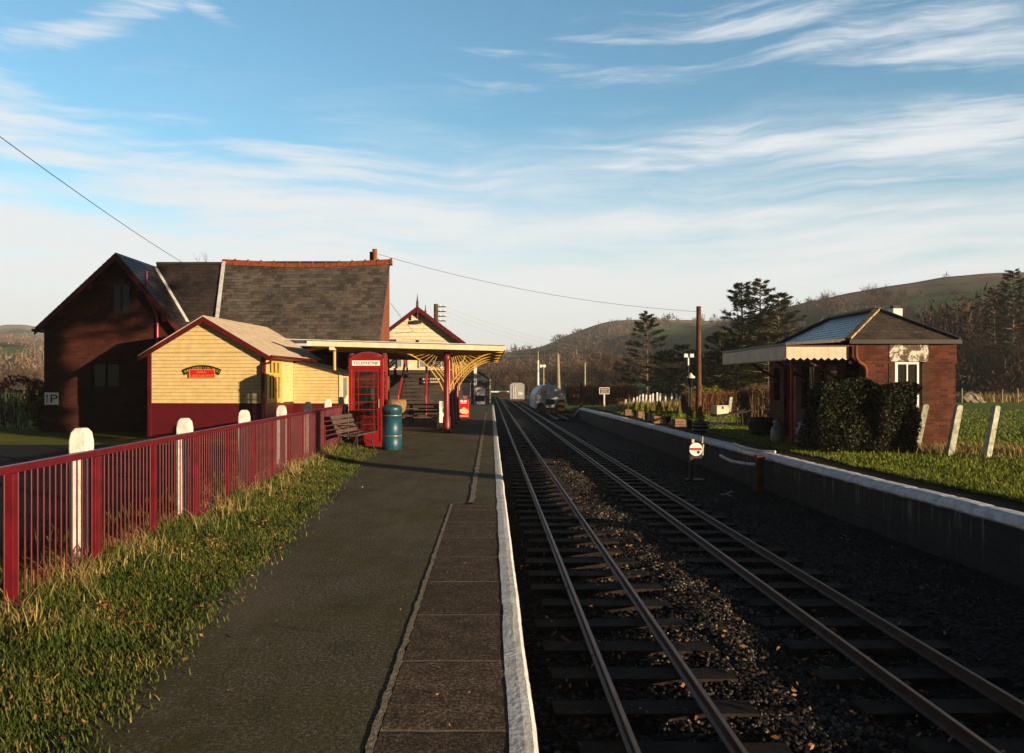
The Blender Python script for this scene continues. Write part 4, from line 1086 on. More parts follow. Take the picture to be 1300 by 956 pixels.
strip('stub_beam_end', -5.05, -4.9, .17, .27, CY0 - .03, CY0 + .4, 'pale_cream')
colm = None; brk = None; brl = None
def quarter(cx, cz, r, a0, a1, n=12): return [(cx + r * math.cos(lerp(a0, a1, i / n)), 0, cz + r * math.sin(lerp(a0, a1, i / n))) for i in range(n + 1)]
for i in range(4):
    y = 26.05 + i * 3.0
    if colm is None:
        mb = MB(); mb.box((-.15, -.15, 0), (.15, .15, .06)); mb.lathe([(.13, .06), (.13, .5), (.10, .56), (.092, 1.5), (.088, 2.35), (.13, 2.42), (.13, 2.55), (.10, 2.58), (.10, 2.68)], 12)
        colm = obj('column', mb, 'maroon', cn)
        # trackside bracket: sweeping outer curve, inner curve and spokes
        mb = MB()
        A = (.08, 1.45); B = (1.70, 2.66)
        def outer(t): return (lerp(A[0], B[0], t ** 1.25), 0, lerp(A[1], B[1], 1 - (1 - t) ** 1.7))
        mb.tube([outer(k / 14) for k in range(15)], .028, 6)
        mb.tube([(.09, 0, 1.42), (.09, 0, 2.66)], .024, 6)
        mb.tube([(.09, 0, 2.64), (1.72, 0, 2.64)], .022, 6)
        for k in range(2, 13):
            p = outer(k / 14); mb.tube([p, (lerp(.1, p[0], .55), 0, lerp(2.62, p[2], .15))], .013, 4)
        mb.tube([(.1 + .5 * math.sin(a), 0, 2.62 - .55 * math.cos(a) ) for a in [j * math.pi / 16 for j in range(9)]], .016, 5)
        mb.tube([(.08, 0, 1.55), (.12, 0, 1.42), (.09, 0, 1.3)], .02, 5)
        brk = obj('bracket', mb, 'gold', cn, uv=False)
        mb = MB()
        def outl(t): return (-lerp(.08, 1.85, t ** 1.3), 0, lerp(1.25, 2.72, 1 - (1 - t) ** 1.9))
        mb.tube([outl(k / 14) for k in range(15)], .026, 6)
        for k in range(5, 12):
            p = outl(k / 14); mb.tube([p, (lerp(-.1, p[0], .5), 0, lerp(2.66, p[2], .25))], .012, 4)
        brl = obj('arch_bracket', mb, 'gold', cn, uv=False)
        brf = MB(); brf.tube([(0, -.1 + 0, 1.7)], .01) if False else None
        objs = [colm, brk, brl]
    else:
        objs = [o.copy() for o in (colm, brk, brl)]
        for o in objs: COL.objects.link(o); o.parent = cn
    for o in objs: o.location = cw(-1.3, y, 0)
mb = MB(); mb.tube([cw(-5.0, CY0 + .6, 1.2), cw(-5.0, CY0 + .6, 2.8)], .05, 8); mb.box(cw(-5.06, CY0 + .54, 0), cw(-4.94, CY0 + .66, 1.2)); obj('wall_post', mb, 'ochre', cn)
# ---------------------------------------------------------------- telephone box
KX, KY = -3.1, 20.8
kb = thing('telephone_box', 'red telephone box with domed top and many small panes at the end of the railing', 'telephone box', (KX, KY, 0))
w = .45
mb = MB(); mb.box((-w - .01, -w - .01, 0), (w + .01, w + .01, .10))
mb.box((-w, w - .05, .1), (w, w, 2.05))                         # solid back
for sx in (-1, 1):
    for sy in (-1, 1):
        mb.box((min(sx * w, sx * (w - .085)), min(sy * w, sy * (w - .085)), .1), (max(sx * w, sx * (w - .085)), max(sy * w, sy * (w - .085)), 2.02))
mb.box((-w - .012, -w - .012, 2.0), (w + .012, w + .012, 2.06)); mb.box((-w, -w, 2.06), (w, w, 2.27))
for a in range(4):
    m2 = MB(); m2.prism([(-w, 2.27), (w, 2.27)] + [(w * math.cos(t), 2.27 + .17 * math.sin(t)) for t in [math.pi * k / 14 for k in range(15)]][0:0] + [(w * (1 - 2 * k / 14), 2.27 + .15 * (1 - (1 - 2 * k / 14) ** 2)) for k in range(15)], -w - .012, -w + .06)
    xf(m2, Matrix.Rotation(a * math.pi / 2, 4, 'Z')); mb.add(m2.v, m2.f)
obj('body', mb, 'kiosk_red', kb, bevel=.006)
mb = MB()
n = 12; vs = []
for j in range(n + 1):
    for i in range(n + 1):
        x, y = -w + 2 * w * i / n, -w + 2 * w * j / n
        vs.append((x * .99, y * .99, 2.272 + .19 * (1 - max(abs(x), abs(y)) ** 2 / w ** 2 * .95) * 1.0))
mb.add(vs, [(j * (n + 1) + i, j * (n + 1) + i + 1, (j + 1) * (n + 1) + i + 1, (j + 1) * (n + 1) + i) for j in range(n) for i in range(n)], True)
obj('dome', mb, 'kiosk_red', kb)
def glazed(mb, y=0.0):
    """frame with the wide middle and narrow side lights in eight rows; local x -.36..+.36, z .16..1.98"""
    xs_ = [-.365, -.30, -.285, -.205, -.19, .19, .205, .285, .30, .365]
    mb.box((-.365, y - .02, .10), (.365, y + .02, .36)); mb.box((-.365, y - .02, 1.93), (.365, y + .02, 2.0))
    for a, b in ((-.365, -.295), (.295, .365)): mb.box((a, y - .02, .36), (b, y + .02, 1.93))
    for x in (-.2, .2): mb.box((x - .009, y - .012, .36), (x + .009, y + .012, 1.93))
    for k in range(1, 8):
        z = .36 + 1.57 * k / 8; mb.box((-.295, y - .011, z - .009), (.295, y + .011, z + .009))
    return mb
dr = obj('door', glazed(MB(), 0), 'kiosk_red', kb); dr.location = (0, -w + .045, 0)
obj('pane', MB().box((-.295, -.003, .36), (.295, .003, 1.93)), 'glass', dr)
mb = MB(); mb.tube([(.33, -.05, 1.0), (.33, -.05, 1.22)], .012, 6); mb.box((.31, -.045, 1.0), (.35, -.015, 1.04)); obj('handle', mb, 'brass', dr)
for sx in (-1, 1):
    s_ = obj('side_window', glazed(MB(), 0), 'kiosk_red', kb); s_.location = (sx * (w - .045), 0, 0); s_.rotation_euler = (0, 0, R(90))
    obj('pane', MB().box((-.295, -.003, .36), (.295, .003, 1.93)), 'glass', s_)
sg = obj('sign_panel', MB().box((-.36, -w - .022, 2.085), (.36, -w - .004, 2.215)), 'bright_white', kb)
m = text_mb('TELEPHONE', .105, width=.64); moved(m, (0, -w - .027, 2.112)); obj('lettering', m, 'black', sg)
mb = MB(); mb.prism([(-.06, 2.30), (.06, 2.30), (.075, 2.36), (.04, 2.335), (.02, 2.375), (0, 2.34), (-.02, 2.375), (-.04, 2.335), (-.075, 2.36)], -w - .022, -w - .01); obj('crown', mb, 'kiosk_red', kb)
mb = MB(); mb.box((-.22, w - .3, .95), (.2, w - .06, 1.6)); mb.box((-.3, w - .34, .82), (.3, w - .06, .87)); obj('telephone', mb, 'black', kb)
mb = MB(); mb.box((.02, w - .33, 1.2), (.12, w - .301, 1.5)); obj('coin_box', mb, 'galv', kb)

# ---------------------------------------------------------------- litter bin
bn = thing('litter_bin', 'teal cylindrical litter bin with brass bands beside the telephone box', 'litter bin', (-2.31, 19.35, 0), R(25))
bn.scale = (.9, .9, 1)
mb = MB(); mb.lathe([(.255, 0), (.27, .02), (.27, .34), (.262, .345), (.262, .82), (.27, .825), (.27, .93), (.28, .94), (.28, 1.02), (.265, 1.06), (.18, 1.095), (.05, 1.105)], 28)
obj('body', mb, 'teal', bn)
for z in (.335, .83): obj('band', MB().lathe([(.27, z), (.276, z + .004), (.276, z + .02), (.27, z + .024)], 28, caps=False), 'brass', bn)
mb = MB(); 
ang = [R(a) for a in range(196, 250, 6)]
vs = [(.279 * math.cos(a), .279 * math.sin(a), z) for z in (.86, .97) for a in ang]; n = len(ang)
mb.add(vs, [(i, i + 1, n + i + 1, n + i) for i in range(n - 1)]); obj('opening', mb, 'black', bn)
mb = MB(); vs = [(r * math.cos(a), r * math.sin(a), z) for r, z in ((.281, .85), (.33, .865)) for a in ang]
mb.add(vs, [(i, i + 1, n + i + 1, n + i) for i in range(n - 1)]); obj('flap', mb, 'brass', bn)

# basket behind the bin
bk = thing('wicker_basket', 'dry beige wicker basket on a stump behind the teal litter bin', 'basket', P(503, 566, 21.0)[:2] + (0,))
mb = MB(); mb.lathe([(.16, 0), (.17, .4), (.15, .85)], 10); obj('stump', mb, 'dark_wood', bk)
mb = MB(); mb.lathe([(.2, .85), (.26, .95), (.28, 1.1), (.25, 1.2), (.22, 1.19), (.2, 1.0)], 14); obj('body', mb, 'wicker', bk)

# ---------------------------------------------------------------- bench
be = thing('platform_bench', 'slatted bench with dark iron legs on the grass in front of the railing', 'bench', (-3.30, 17.5, 0.02), -R(8))
L = 1.5
prof_seat = [(.02, .43), (.14, .42), (.26, .425), (.38, .44)]
for i, (x, z) in enumerate(prof_seat):
    obj('seat_slat', MB().box((x, 0, z), (x + .10, L, z + .028)), 'slat', be, bevel=.004)
for i in range(4):
    x, z = -.02 - .045 * i, .52 + .105 * i
    m = MB(); m.box((-.014, 0, -.043), (.014, L, .043), Matrix.Translation((x, 0, z)) @ Matrix.Rotation(-R(20), 4, 'Y')); obj('back_slat', m, 'slat', be, bevel=.004)
for y in (.14, L - .14):
    mb = MB()
    mb.tube([(.46, y, 0), (.40, y, .2), (.42, y, .42), (.2, y, .405), (.02, y, .415), (-.08, y, .6), (-.2, y, .92)], .018, 6)
    mb.tube([(-.14, y, 0), (-.02, y, .22), (.02, y, .415)], .018, 6); mb.tube([(.40, y, .2), (.2, y, .28), (-.02, y, .22)], .012, 6)
    mb.tube([(.42, y, .42), (.46, y, .55), (.4, y, .64), (.2, y, .66), (-.1, y, .66)], .016, 6)
    obj('leg', mb, 'iron', be)

# ---------------------------------------------------------------- signal box beyond the canopy
sbx = thing('signal_box', 'cream boarded signal box with maroon finials on dark stone base beyond the canopy', 'signal box', (-3.63, 42, 0))
W2 = 2.2; zb = 2.35; ze2 = 3.95; za = 5.6; LL = 4.8
mb = MB(); wall_holes(mb, -W2, W2, 0, zb, [], 0, .3); mb.box((W2 - .3, .3, 0), (W2, LL, zb)); mb.box((-W2, .3, 0), (-W2 + .3, LL, zb)); obj('stone_base', mb, 'stone', sbx)
JOINTS.clear(); mb = MB(); boards(mb, -W2, W2, 3.4, ze2, .16)
boards(mb, -W2, W2, ze2, za - .05, .2, lambda z: (-W2 * max(0, 1 - (z - ze2) / (za - ze2)), W2 * max(0, 1 - (z - ze2) / (za - ze2))))
mb.box((-W2, .01, zb), (W2, .06, 3.4)); obj('front_wall', mb, 'pale_cream', sbx); lap_shades(sbx, 'gap', .012)
mb = MB(); m2 = MB(); boards(m2, 0, LL, zb, ze2, .16); rot_to(m2, R(90), (W2, 0, 0)); mb.add(m2.v, m2.f); m2 = MB(); boards(m2, 0, LL, zb, ze2, .16); rot_to(m2, R(-90), (-W2, LL, 0)); mb.add(m2.v, m2.f); obj('side_wall', mb, 'pale_cream', sbx)
def multi_pane(x0, x1, z0, z1, nx, y, parent):
    holes = [(lerp(x0, x1, i / nx) + .04, lerp(x0, x1, (i + 1) / nx) - .04, z0 + .06, z1 - .06) for i in range(nx)]
    w = obj('window', wall_holes(MB(), x0, x1, z0, z1, holes, y, .05), 'pale_cream', parent)
    obj('pane', MB().box((x0 + .03, y + .028, z0 + .04), (x1 - .03, y + .033, z1 - .04)), 'sky_glass', w)
multi_pane(.05, 1.65, 2.45, 3.35, 4, -.06, sbx); multi_pane(-1.9, -.5, 2.45, 3.35, 4, -.06, sbx)
kk = (za - ze2) / W2
for sx in (-1, 1):
    eo = sx * (W2 + .35); zz = ze2 - .35 * kk
    mb = MB(); slope(mb, (eo, -.35, zz + .1), (eo, LL + .35, zz + .1), (0, LL + .35, za + .1), (0, -.35, za + .1), .07, 10); obj('roof', mb, 'slate_dark', sbx)
    for yv in (-.4, LL + .34):
        mb = MB(); mb.prism([(0, za + .12), (eo, zz + .08), (eo, zz - .14), (0, za - .15)], yv, yv + .06); obj('bargeboard', mb, 'dark_red', sbx)
for yv in (-.37, LL + .37):
    mb = MB(); mb.lathe([(.05, -.55), (.05, .1), (.09, .14), (.05, .2), (.075, .3), (.05, .38), (.03, .5), (.012, .75)], 8); o = obj('finial', mb, 'dark_red', sbx); o.location = (0, yv, za)
obj('lamp_box', MB().box((-.2, -.3, za - .78), (.2, -.03, za - .62)), 'iron', sbx)
obj('corner_trim', MB().box((W2 - .08, -.07, zb), (W2 + .06, .04, ze2 + .02)), 'dark_red', sbx)
obj('sill_band', MB().box((-W2, -.06, 3.36), (W2, -.025, 3.44)), 'dark_red', sbx)
obj('mid_trim', MB().box((-.06, -.07, 3.44), (.06, -.025, 3.95)), 'dark_red', sbx)
obj('dark_vent', MB().box((-1.9, -.06, 3.55), (-1.15, -.02, 3.98)), 'iron', sbx)
nb = obj('notice_board', MB().box((-.5, -.05, -.2), (.5, -.0, .2)), 'black'); tag(nb, 'dark board with two rows of pale letters on the signal box stone base', 'notice board', loc=(P(547, 483, 41.9)[0] , 41.93, P(547, 483, 41.9)[2]))
mb = MB()
for r_, (a, b, z) in enumerate(((-.42, .42, .03), (-.38, .4, -.13))):
    x = a
    while x < b:
        d = random.uniform(.05, .09); mb.box((x, -.056, z), (x + d * .75, -.0515, z + .1)); x += d + .02
obj('pale_marks', mb, 'valance', nb)
# steps with maroon handrails up to the signal box
sp_ = thing('timber_steps', 'steep dark timber steps with maroon handrails under the canopy', 'steps', (P(521, 545, 37)[0], 37.6, 0))
for i in range(11):
    obj('tread', MB().box((-.62, .0 + i * .27, .19 * (i + 1)), (.62, .27 + i * .27, .19 * (i + 1) + .04)), 'dark_wood', sp_)
for sx in (-1, 1):
    mb = MB(); mb.beam((sx * .66, -.05, .1), (sx * .66, 3.0, 2.2), .06, .24); obj('stringer', mb, 'dark_wood', sp_)
    mb = MB(); mb.tube([(sx * .70, -.1, 0), (sx * .66, .1, 1.05)], .05, 8); mb.tube([(sx * .70, -.1, .55), (sx * .52, 2.9, 3.1)], .05, 8); mb.tube([(sx * .66, .1, 1.05), (sx * .5, 2.9, 3.25)], .045, 8); mb.tube([(sx * .5, 2.9, 2.2), (sx * .5, 2.9, 3.2)], .05, 8)
    obj('handrail', mb, 'red', sp_)
# picnic table
pt = thing('picnic_table', 'dark timber picnic table with crossed legs under the canopy', 'table', P(533, 553, 28)[:2] + (0,), R(3))
for i in range(5): obj('top_board', MB().box((-.95, -.36 + i * .145, .72), (.95, -.23 + i * .145, .76)), 'wood', pt)
for sy in (-1, 1): obj('seat_board', MB().box((-.95, sy * .68 - .12, .43), (.95, sy * .68 + .12, .47)), 'wood', pt)
for x in (-.65, .65):
    for sy in (-1, 1):
        mb = MB(); mb.beam((x, sy * .62, 0), (x, -sy * .2 if False else sy * .12, .72), .06, .1); obj('leg', mb, 'dark_wood', pt)
    mb = MB(); mb.beam((x, -.78, .40), (x, .78, .40), .05, .1); obj('cross_bar', mb, 'dark_wood', pt)
pt2 = dup(pt, P(542, 536, 33)[:2] + (0,), R(-2), 'second picnic table, farther back against the stone wall under the canopy')
fp = thing('flower_pot', 'small red glossy flower pot on the nearer picnic table', 'pot', (P(554, 526, 28)[0], 27.9, .76))
mb = MB(); mb.lathe([(.07, 0), (.1, .1), (.11, .13), (.09, .13), (.085, .05)], 14); obj('body', mb, 'poster_red', fp)
mb = MB(); mb.tube([(0, 0, .1), (-.03, 0, .32)], .008, 5); obj('stem', mb, 'dark_wood', fp)
# white panel sign beside the column
wpn = thing('white_sign', 'narrow white board with a teal roundel leaning by the front canopy column', 'sign', P(561.5, 546, 27)[:2] + (.28,))
obj('board', MB().box((-.10, -.015, 0), (.10, .015, .74)), 'bright_white', wpn)
obj('frame', MB().box((-.09, -.01, -.28), (.09, .012, 0)), 'iron', wpn)
mb = MB(); mb.prism([(.095, .55), (.04, .52), (.0, .45), (-.0, .40), (.04, .33), (.095, .30)], -.019, -.0155); obj('roundel', mb, 'sign_green', wpn)
# ice cream poster stand
po = thing('poster_stand', 'bright red ice cream poster stand on the platform behind the columns', 'sign', P(588.5, 535, 36.5)[:2] + (0.0,))
po.scale = (1.06, 1, 1.06)
obj('panel', MB().box((-.235, -.03, .04), (.235, .03, .86)), 'poster_red', po, bevel=.01)
mb = MB()
for cx in (-.075, .075): mb.lathe([(.075, 0), (.075, .004)], 16); 
mb = MB()
def disc(mb, cx, cz, rx, rz, y, n=14): mb.add([(cx + rx * math.cos(2 * math.pi * k / n), y, cz + rz * math.sin(2 * math.pi * k / n)) for k in range(n)], [tuple(range(n))])
for cx in (-.08, .08): disc(mb, cx, .76, .075, .045, -.034)
mb.box((-.12, -.036, .665), (.12, -.033, .70)); mb.box((-.2, -.036, .10), (.2, -.033, .125)); obj('white_lettering', mb, 'poster_white', po)
mb = MB()
for k, (cx, cz, r) in enumerate(((-.12, .33, .09), (.02, .4, .1), (.13, .34, .085), (-.03, .28, .08), (.1, .25, .07), (.16, .27, .06))): disc(mb, cx, cz, r, r * .9, -.033 - k * .0012)
obj('picture', mb, 'poster_ice', po)
disc_mb = MB(); disc(disc_mb, -.13, .22, .035, .03, -.042); obj('dark_mark', disc_mb, 'black', po)
obj('foot', MB().box((-.27, -.12, 0), (.27, .12, .035)), 'iron', po)

# ---------------------------------------------------------------- far end of the near platform
nm = thing('station_name_board', 'small white framed running-in board at the far end of the near platform', 'sign', P(609, 514, 60)[:2] + (0,), 0)
obj('panel', MB().box((-.36, -.03, .25), (.36, .03, .72)), 'black', nm)
mb = MB()
for a, b in (((-.42, .68), (.42, .74)), ((-.42, .22), (.42, .28)), ((-.42, .22), (-.36, .74)), ((.36, .22), (.42, .74))): mb.box((a[0], -.045, a[1]), (b[0], .045, b[1]))
obj('frame', mb, 'white', nm)
mb = MB(); mb.prism([(-.09, .74), (.09, .74), (0, .92)], -.04, .04); obj('pediment', mb, 'white', nm)
obj('post', MB().box((-.05, -.04, -.2), (.05, .04, .22)), 'white', nm)
x, y, z = P(603.5, 507, 63)
sp2 = thing('signal_post', 'thick white signal post with a dark lamp near its top, before the dark shed', 'signal', (x, y, -.3))
mb = MB(); mb.box((-.12, -.12, 0), (.12, .12, 3.35)); mb.box((-.06, -.06, 3.35), (.06, .06, 3.5)); obj('post', mb, 'white', sp2)
mb = MB(); mb.box((-.32, -.16, 2.95), (-.12, .1, 3.15)); mb.tube([(-.25, -.16, 3.05), (-.25, -.3, 3.05)], .09, 10); obj('lamp', mb, 'iron', sp2)
mb = MB(); mb.box((-.2, -.2, 0), (.2, .2, .12)); obj('base', mb, 'iron', sp2)
# pale shelter panel & dark shed
x0 = P(588, 505, 70)[0]
sv = thing('pale_kiosk', 'pale narrow hut end seen just right of the canopy columns', 'hut', (P(592, 505, 70)[0], 70, -.4))
mb = MB(); wall_holes(mb, -.45, .35, 0, 2.1, [(-.3, -.05, .9, 1.7)], 0, .08); mb.box((-.45, .08, 0), (.35, 1.4, 2.1)); obj('wall', mb, 'valance', sv)
mb = MB(); mb.prism([(-.55, 2.1), (.45, 2.1), (-.05, 2.45)], -.15, 1.5); obj('roof', mb, 'dark_felt', sv)
shd = thing('dark_shed', 'dark blue-black corrugated shed with sloping roof beyond the platform end', 'shed', (P(611, 505, 76)[0], 76, -.5))
M['shed'] = plain('dark_shed_sheeting', (.035, .042, .055), (.02, .024, .032), 2, .6, .2)
mb = MB(); wall_holes(mb, -1.6, .82, 0, 2.6, [(-.55, .45, 0, 1.75)], 0, .1)
mb.add([(-1.6, 0, 2.6), (.82, 0, 2.6), (-1.0, 0, 3.75)], [(0, 1, 2)]); mb.box((.72, .1, 0), (.82, 14, 2.6)); mb.box((-3.2, .1, 0), (-3.1, 14, 2.6)); mb.box((-3.2, 0, 0), (-1.6, .1, 2.7))
obj('wall', mb, 'shed', shd)
mb = MB(); slope(mb, (.95, -.2, 2.6), (.95, 14, 2.6), (-1.0, 14, 3.85), (-1.0, -.2, 3.85), .08); obj('roof', mb, 'shed', shd)
mb = MB(); slope(mb, (-3.3, -.2, 2.4), (-3.3, 14, 2.4), (-1.0, 14, 3.85), (-1.0, -.2, 3.85), .08); obj('roof', mb, 'shed', shd)
mb = MB(); mb.box((-.62, -.03, 0), (-.55, .0, 1.82)); mb.box((.45, -.03, 0), (.52, .0, 1.82)); mb.box((-.62, -.03, 1.75), (.52, 0, 1.82)); obj('door_frame', mb, 'dark_red', shd)
obj('door', MB().box((-.55, .05, 0), (.45, .09, 1.75)), 'van_grey', shd)
obj('corner_post', MB().box((.78, -.08, 0), (.92, .02, 2.6)), 'pale_pole', shd)
bar = thing('crossing_gate', 'low white barrier rail across the line in the distance', 'gate', (P(625, 503, 105)[0], 105, -.5))
mb = MB(); mb.box((-1.2, -.05, .95), (2.6, .05, 1.12)); obj('rail', mb, 'white', bar)
for x in (-1.1, 2.5): obj('post', MB().box((x - .06, -.06, 0), (x + .06, .06, 1.2)), 'white', bar)

# ---------------------------------------------------------------- wagons on the far lines
cv = thing('covered_wagon', 'round-topped wagon wrapped in grey tarpaulin behind a yellow striped stop block', 'wagon', (4.62, 57, -.45))
prof = [(-1.12, .28), (-1.13, .8), (-1.06, 1.2), (-.85, 1.6), (-.55, 1.86), (-.2, 1.97), (.2, 1.97), (.55, 1.86), (.85, 1.6), (1.06, 1.2), (1.13, .8), (1.12, .28)]
mb = MB(); vs = []; ylist = [0, .12, .6, 1.4, 2.2, 3.0, 3.8, 4.6, 5.4, 6.0]
for j, y in enumerate(ylist):
    k = .93 if j == 0 else 1.0
    for i, (x, z) in enumerate(prof):
        g = 1 + .03 * mnoise.noise(Vector((i * .9, y * 1.4, 2)))
        vs.append((x * k * g, y, .28 + (z - .28) * (k * g if z > .3 else 1)))
n = len(prof)
mb.add(vs, [(j * n + i, j * n + i + 1, (j + 1) * n + i + 1, (j + 1) * n + i) for j in range(len(ylist) - 1) for i in range(n - 1)], True)
mb.add(vs[:n], [tuple(range(n))]); mb.add(vs[-n:], [tuple(range(n))])
obj('tarpaulin', mb, 'tarp', cv)
mb = MB()
for k in range(7): mb.beam((-.8 + k * .09, -.015, 1.55 - abs(k - 3) * .0), (-.45 + k * .075, -.015, .9), .02, .03)
obj('folds', mb, 'van_grey', cv)
mb = MB(); mb.box((-.28, -.03, .95), (.28, -.004, 1.75)); obj('end_door', mb, 'tarp', cv)
for sx in (-1, 1):
    mb = MB(); mb.prism([(sx * .35, .12), (sx * .95, .12), (sx * .92, .5), (sx * .8, .7), (sx * .55, .72), (sx * .38, .5)], -.05, -.005); obj('wheel_opening', mb, 'black', cv)
    o = obj('wheel', MB().lathe([(.3, -.05), (.3, .05)], 16), 'iron', cv); o.rotation_euler = (0, R(90), 0); o.location = (sx * .3, .8, .3)
mb = MB(); mb.box((-.95, -.1, .18), (.95, 6, .34)); obj('frame', mb, 'iron', cv)
mb = MB(); mb.box((-.3, -.12, .55), (.3, -.04, .95)); obj('gangway', mb, 'black', cv)
bs = thing('stop_block', 'yellow and black striped stop block in front of the grey covered wagon', 'buffer stop', (P(712.5, 521, 55.5)[0], 55.5, -.55))
mb = MB(); mb.box((-.22, 0, 0), (.22, .25, 1.02)); obj('block', mb, 'black', bs)
for z in (.28, .68): obj('stripe', MB().box((-.222, -.012, z), (.222, .0, z + .18)), 'yellow', bs)
obj('beam', MB().box((-.9, .02, .05), (.9, .22, .22)), 'rust', bs)
def wagon(name, label, x, y, w, l, h, mat, lad):
    r = thing(name, label, 'wagon', (x, y, -.45))
    mb = MB(); mb.box((-w / 2, 0, .42), (w / 2, l, h - .18)); mb.prism([(-w / 2, h - .18), (w / 2, h - .18), (w * .3, h), (-w * .3, h)], 0, l); obj('body', mb, mat, r)
    obj('frame', MB().box((-w * .42, -.1, .25), (w * .42, l + .1, .42)), 'iron', r)
    for yy in (.5, l - .5):
        for sx in (-1, 1):
            o = obj('wheel', MB().lathe([(.26, -.05), (.26, .05)], 16), 'iron', r); o.rotation_euler = (0, R(90), 0); o.location = (sx * .3, yy, .26)
    if lad:
        mb = MB()
        for x_ in (-.42, -.18): mb.box((x_ - .025, -.06, .5), (x_ + .025, -.02, h - .25))
        for k in range(6): mb.box((-.42, -.05, .62 + k * .2), (-.18, -.03, .66 + k * .2))
        obj('ladder', mb, 'white', r)
        obj('vent', MB().box((.1, -.03, .9), (.55, -.005, 1.2)), 'tarp', r)
        obj('buffer_beam', MB().box((-w * .45, -.14, .3), (w * .45, -.1, .46)), 'rust', r)
    return r
wagon('box_wagon', 'grey box wagon with white end ladder standing on the far line', 3.25, 82, 1.5, 3.2, 2.15, 'van_grey', True)
ow = wagon('open_wagon', 'dark open wagon left of the grey box wagon in the distance', 2.05, 92, 1.3, 2.6, 1.15, 'dark_wood', False)

# ---------------------------------------------------------------- signals and poles
x, y, _ = P(683, 520, 62)
s3 = thing('semaphore_signal', 'slim white signal post with dark arm and white discs left of the covered wagon', 'signal', (x, y, -.55))
mb = MB(); mb.tube([(0, 0, 0), (0, 0, 4.0)], [.11, .075], 8); obj('post', mb, 'white', s3)
mb = MB(); mb.tube([(0, 0, 4.0), (0, 0, 4.75)], [.06, .04], 8); obj('top', mb, 'pale_pole', s3)
mb = MB(); mb.box((-.42, -.1, 3.35), (-.1, .1, 3.75)); obj('lamp_case', mb, 'iron', s3)
mb = MB(); mb.box((.05, -.06, 3.5), (.62, -.02, 3.58)); obj('arm', mb, 'iron', s3)
for dx in (.24, .5):
    m = MB(); disc(m, dx, 3.55, .12, .12, -.075); disc(m, dx, 3.55, .12, .12, -.10); obj('disc', m, 'bright_white', s3)
def pole(name, label, u, vb, vt, Y, r0, r1, mat, lean=0, arms=0, zb=None, cat='pole', group=None):
    x, y, z1 = P(u, vt, Y); zb = P(u, vb, Y)[2] if zb is None else zb
    r = thing(name, label, cat, (x, y, zb), 0, group)
    mb = MB(); mb.tube([(lean, 0, -.3), (0, 0, z1 - zb)], [r0, r1], 10); obj('shaft', mb, mat, r)
    for k in range(arms):
        zz = z1 - zb - .25 - .36 * k
        obj('cross_arm', MB().box((.0, -.06, zz), (.75, -.0, zz + .08)), 'dark_wood', r)
        for xx in (.3, .65):
            obj('insulator', MB().lathe([(.05, zz + .08), (.06, zz + .16), (.03, zz + .2)], 8, (xx, -.03)), 'bright_white', r)
    return Vector((x, y, z1))
T_dark = pole('telegraph_pole', 'tall dark creosoted pole on the far platform before the conifers', 887, 532, 389, 36, .13, .105, 'pole')
T_insul = pole('telegraph_pole', 'telegraph pole with insulator arms rising behind the signal box roof', 553.5, 470, 386, 60, .2, .17, 'pole', arms=4, zb=-.1)
T_pale = pole('telegraph_pole', 'stout pale pole standing beyond the grey covered wagon', 708, 505, 449, 80, .22, .15, 'pale_pole', .12)
T_far = pole('telegraph_pole', 'thin pale pole in front of the bare trees, right of the covered wagon', 742.5, 500, 461, 82, .12, .1, 'pale_pole')
pole('telegraph_pole', 'short thin pale pole just right of the white semaphore signal', 690, 500, 462, 85, .1, .08, 'pale_pole')
pole('iron_post', 'thin black iron post at the end of the russet hedge', 737.5, 520, 486, 55, .1, .09, 'iron', cat='post')
# wires
def wire(name, label, a, b, sag, r, mat='iron'):
    mb = MB(); a, b = Vector(a), Vector(b)
    mb.tube([a.lerp(b, k / 24) - Vector((0, 0, sag * 4 * (k / 24) * (1 - k / 24))) for k in range(25)], r, 5)
    o = obj(name, mb, mat, uv=False); tag(o, label, 'wire')
    return o
offp = P(-150, 62, 11)
wire('overhead_wire', 'single dark wire slanting down from the upper left to the house roof', offp, P(233, 334, 30), .12, .0085)
wire('overhead_wire', 'long thin wire from the station roof pipe to the tall dark pole', P(478, 322, 33.4), (T_dark.x, T_dark.y - .1, T_dark.z - .25), .42, .008)
for k in range(3):
    wire('overhead_wire', ['topmost wire running right from the insulator pole behind the signal box', 'middle wire running right from the insulator pole', 'lowest wire running right from the insulator pole'][k], (T_insul.x + .5, 60, T_insul.z - .1 - .36 * k), P(905, 452 + 3 * k, 60), 1.2, .005, 'pale_pole')
wire('overhead_wire', 'pale level cable crossing from the stout pale pole to the conifers', (T_pale.x, 80, T_pale.z - .1), P(962, 467, 52), .5, .022, 'pale_pole')
wire('overhead_wire', 'pale cable running left from the stout pale pole behind the canopy end', (T_pale.x, 80, T_pale.z - .12), P(560, 447, 84), .2, .024, 'pale_pole')
wire('overhead_wire', 'faint wire dropping from the station gable towards the signal box roof', P(496, 385, 33), P(530, 425, 44), .1, .01)
op = thing('telegraph_pole', 'dark pole that carries the slanting wire above the railing', 'pole', (offp[0], offp[1], 0)); obj('shaft', MB().tube([(0, 0, -.2), (0, 0, offp[2] + .2)], [.13, .1], 10), 'pole', op)
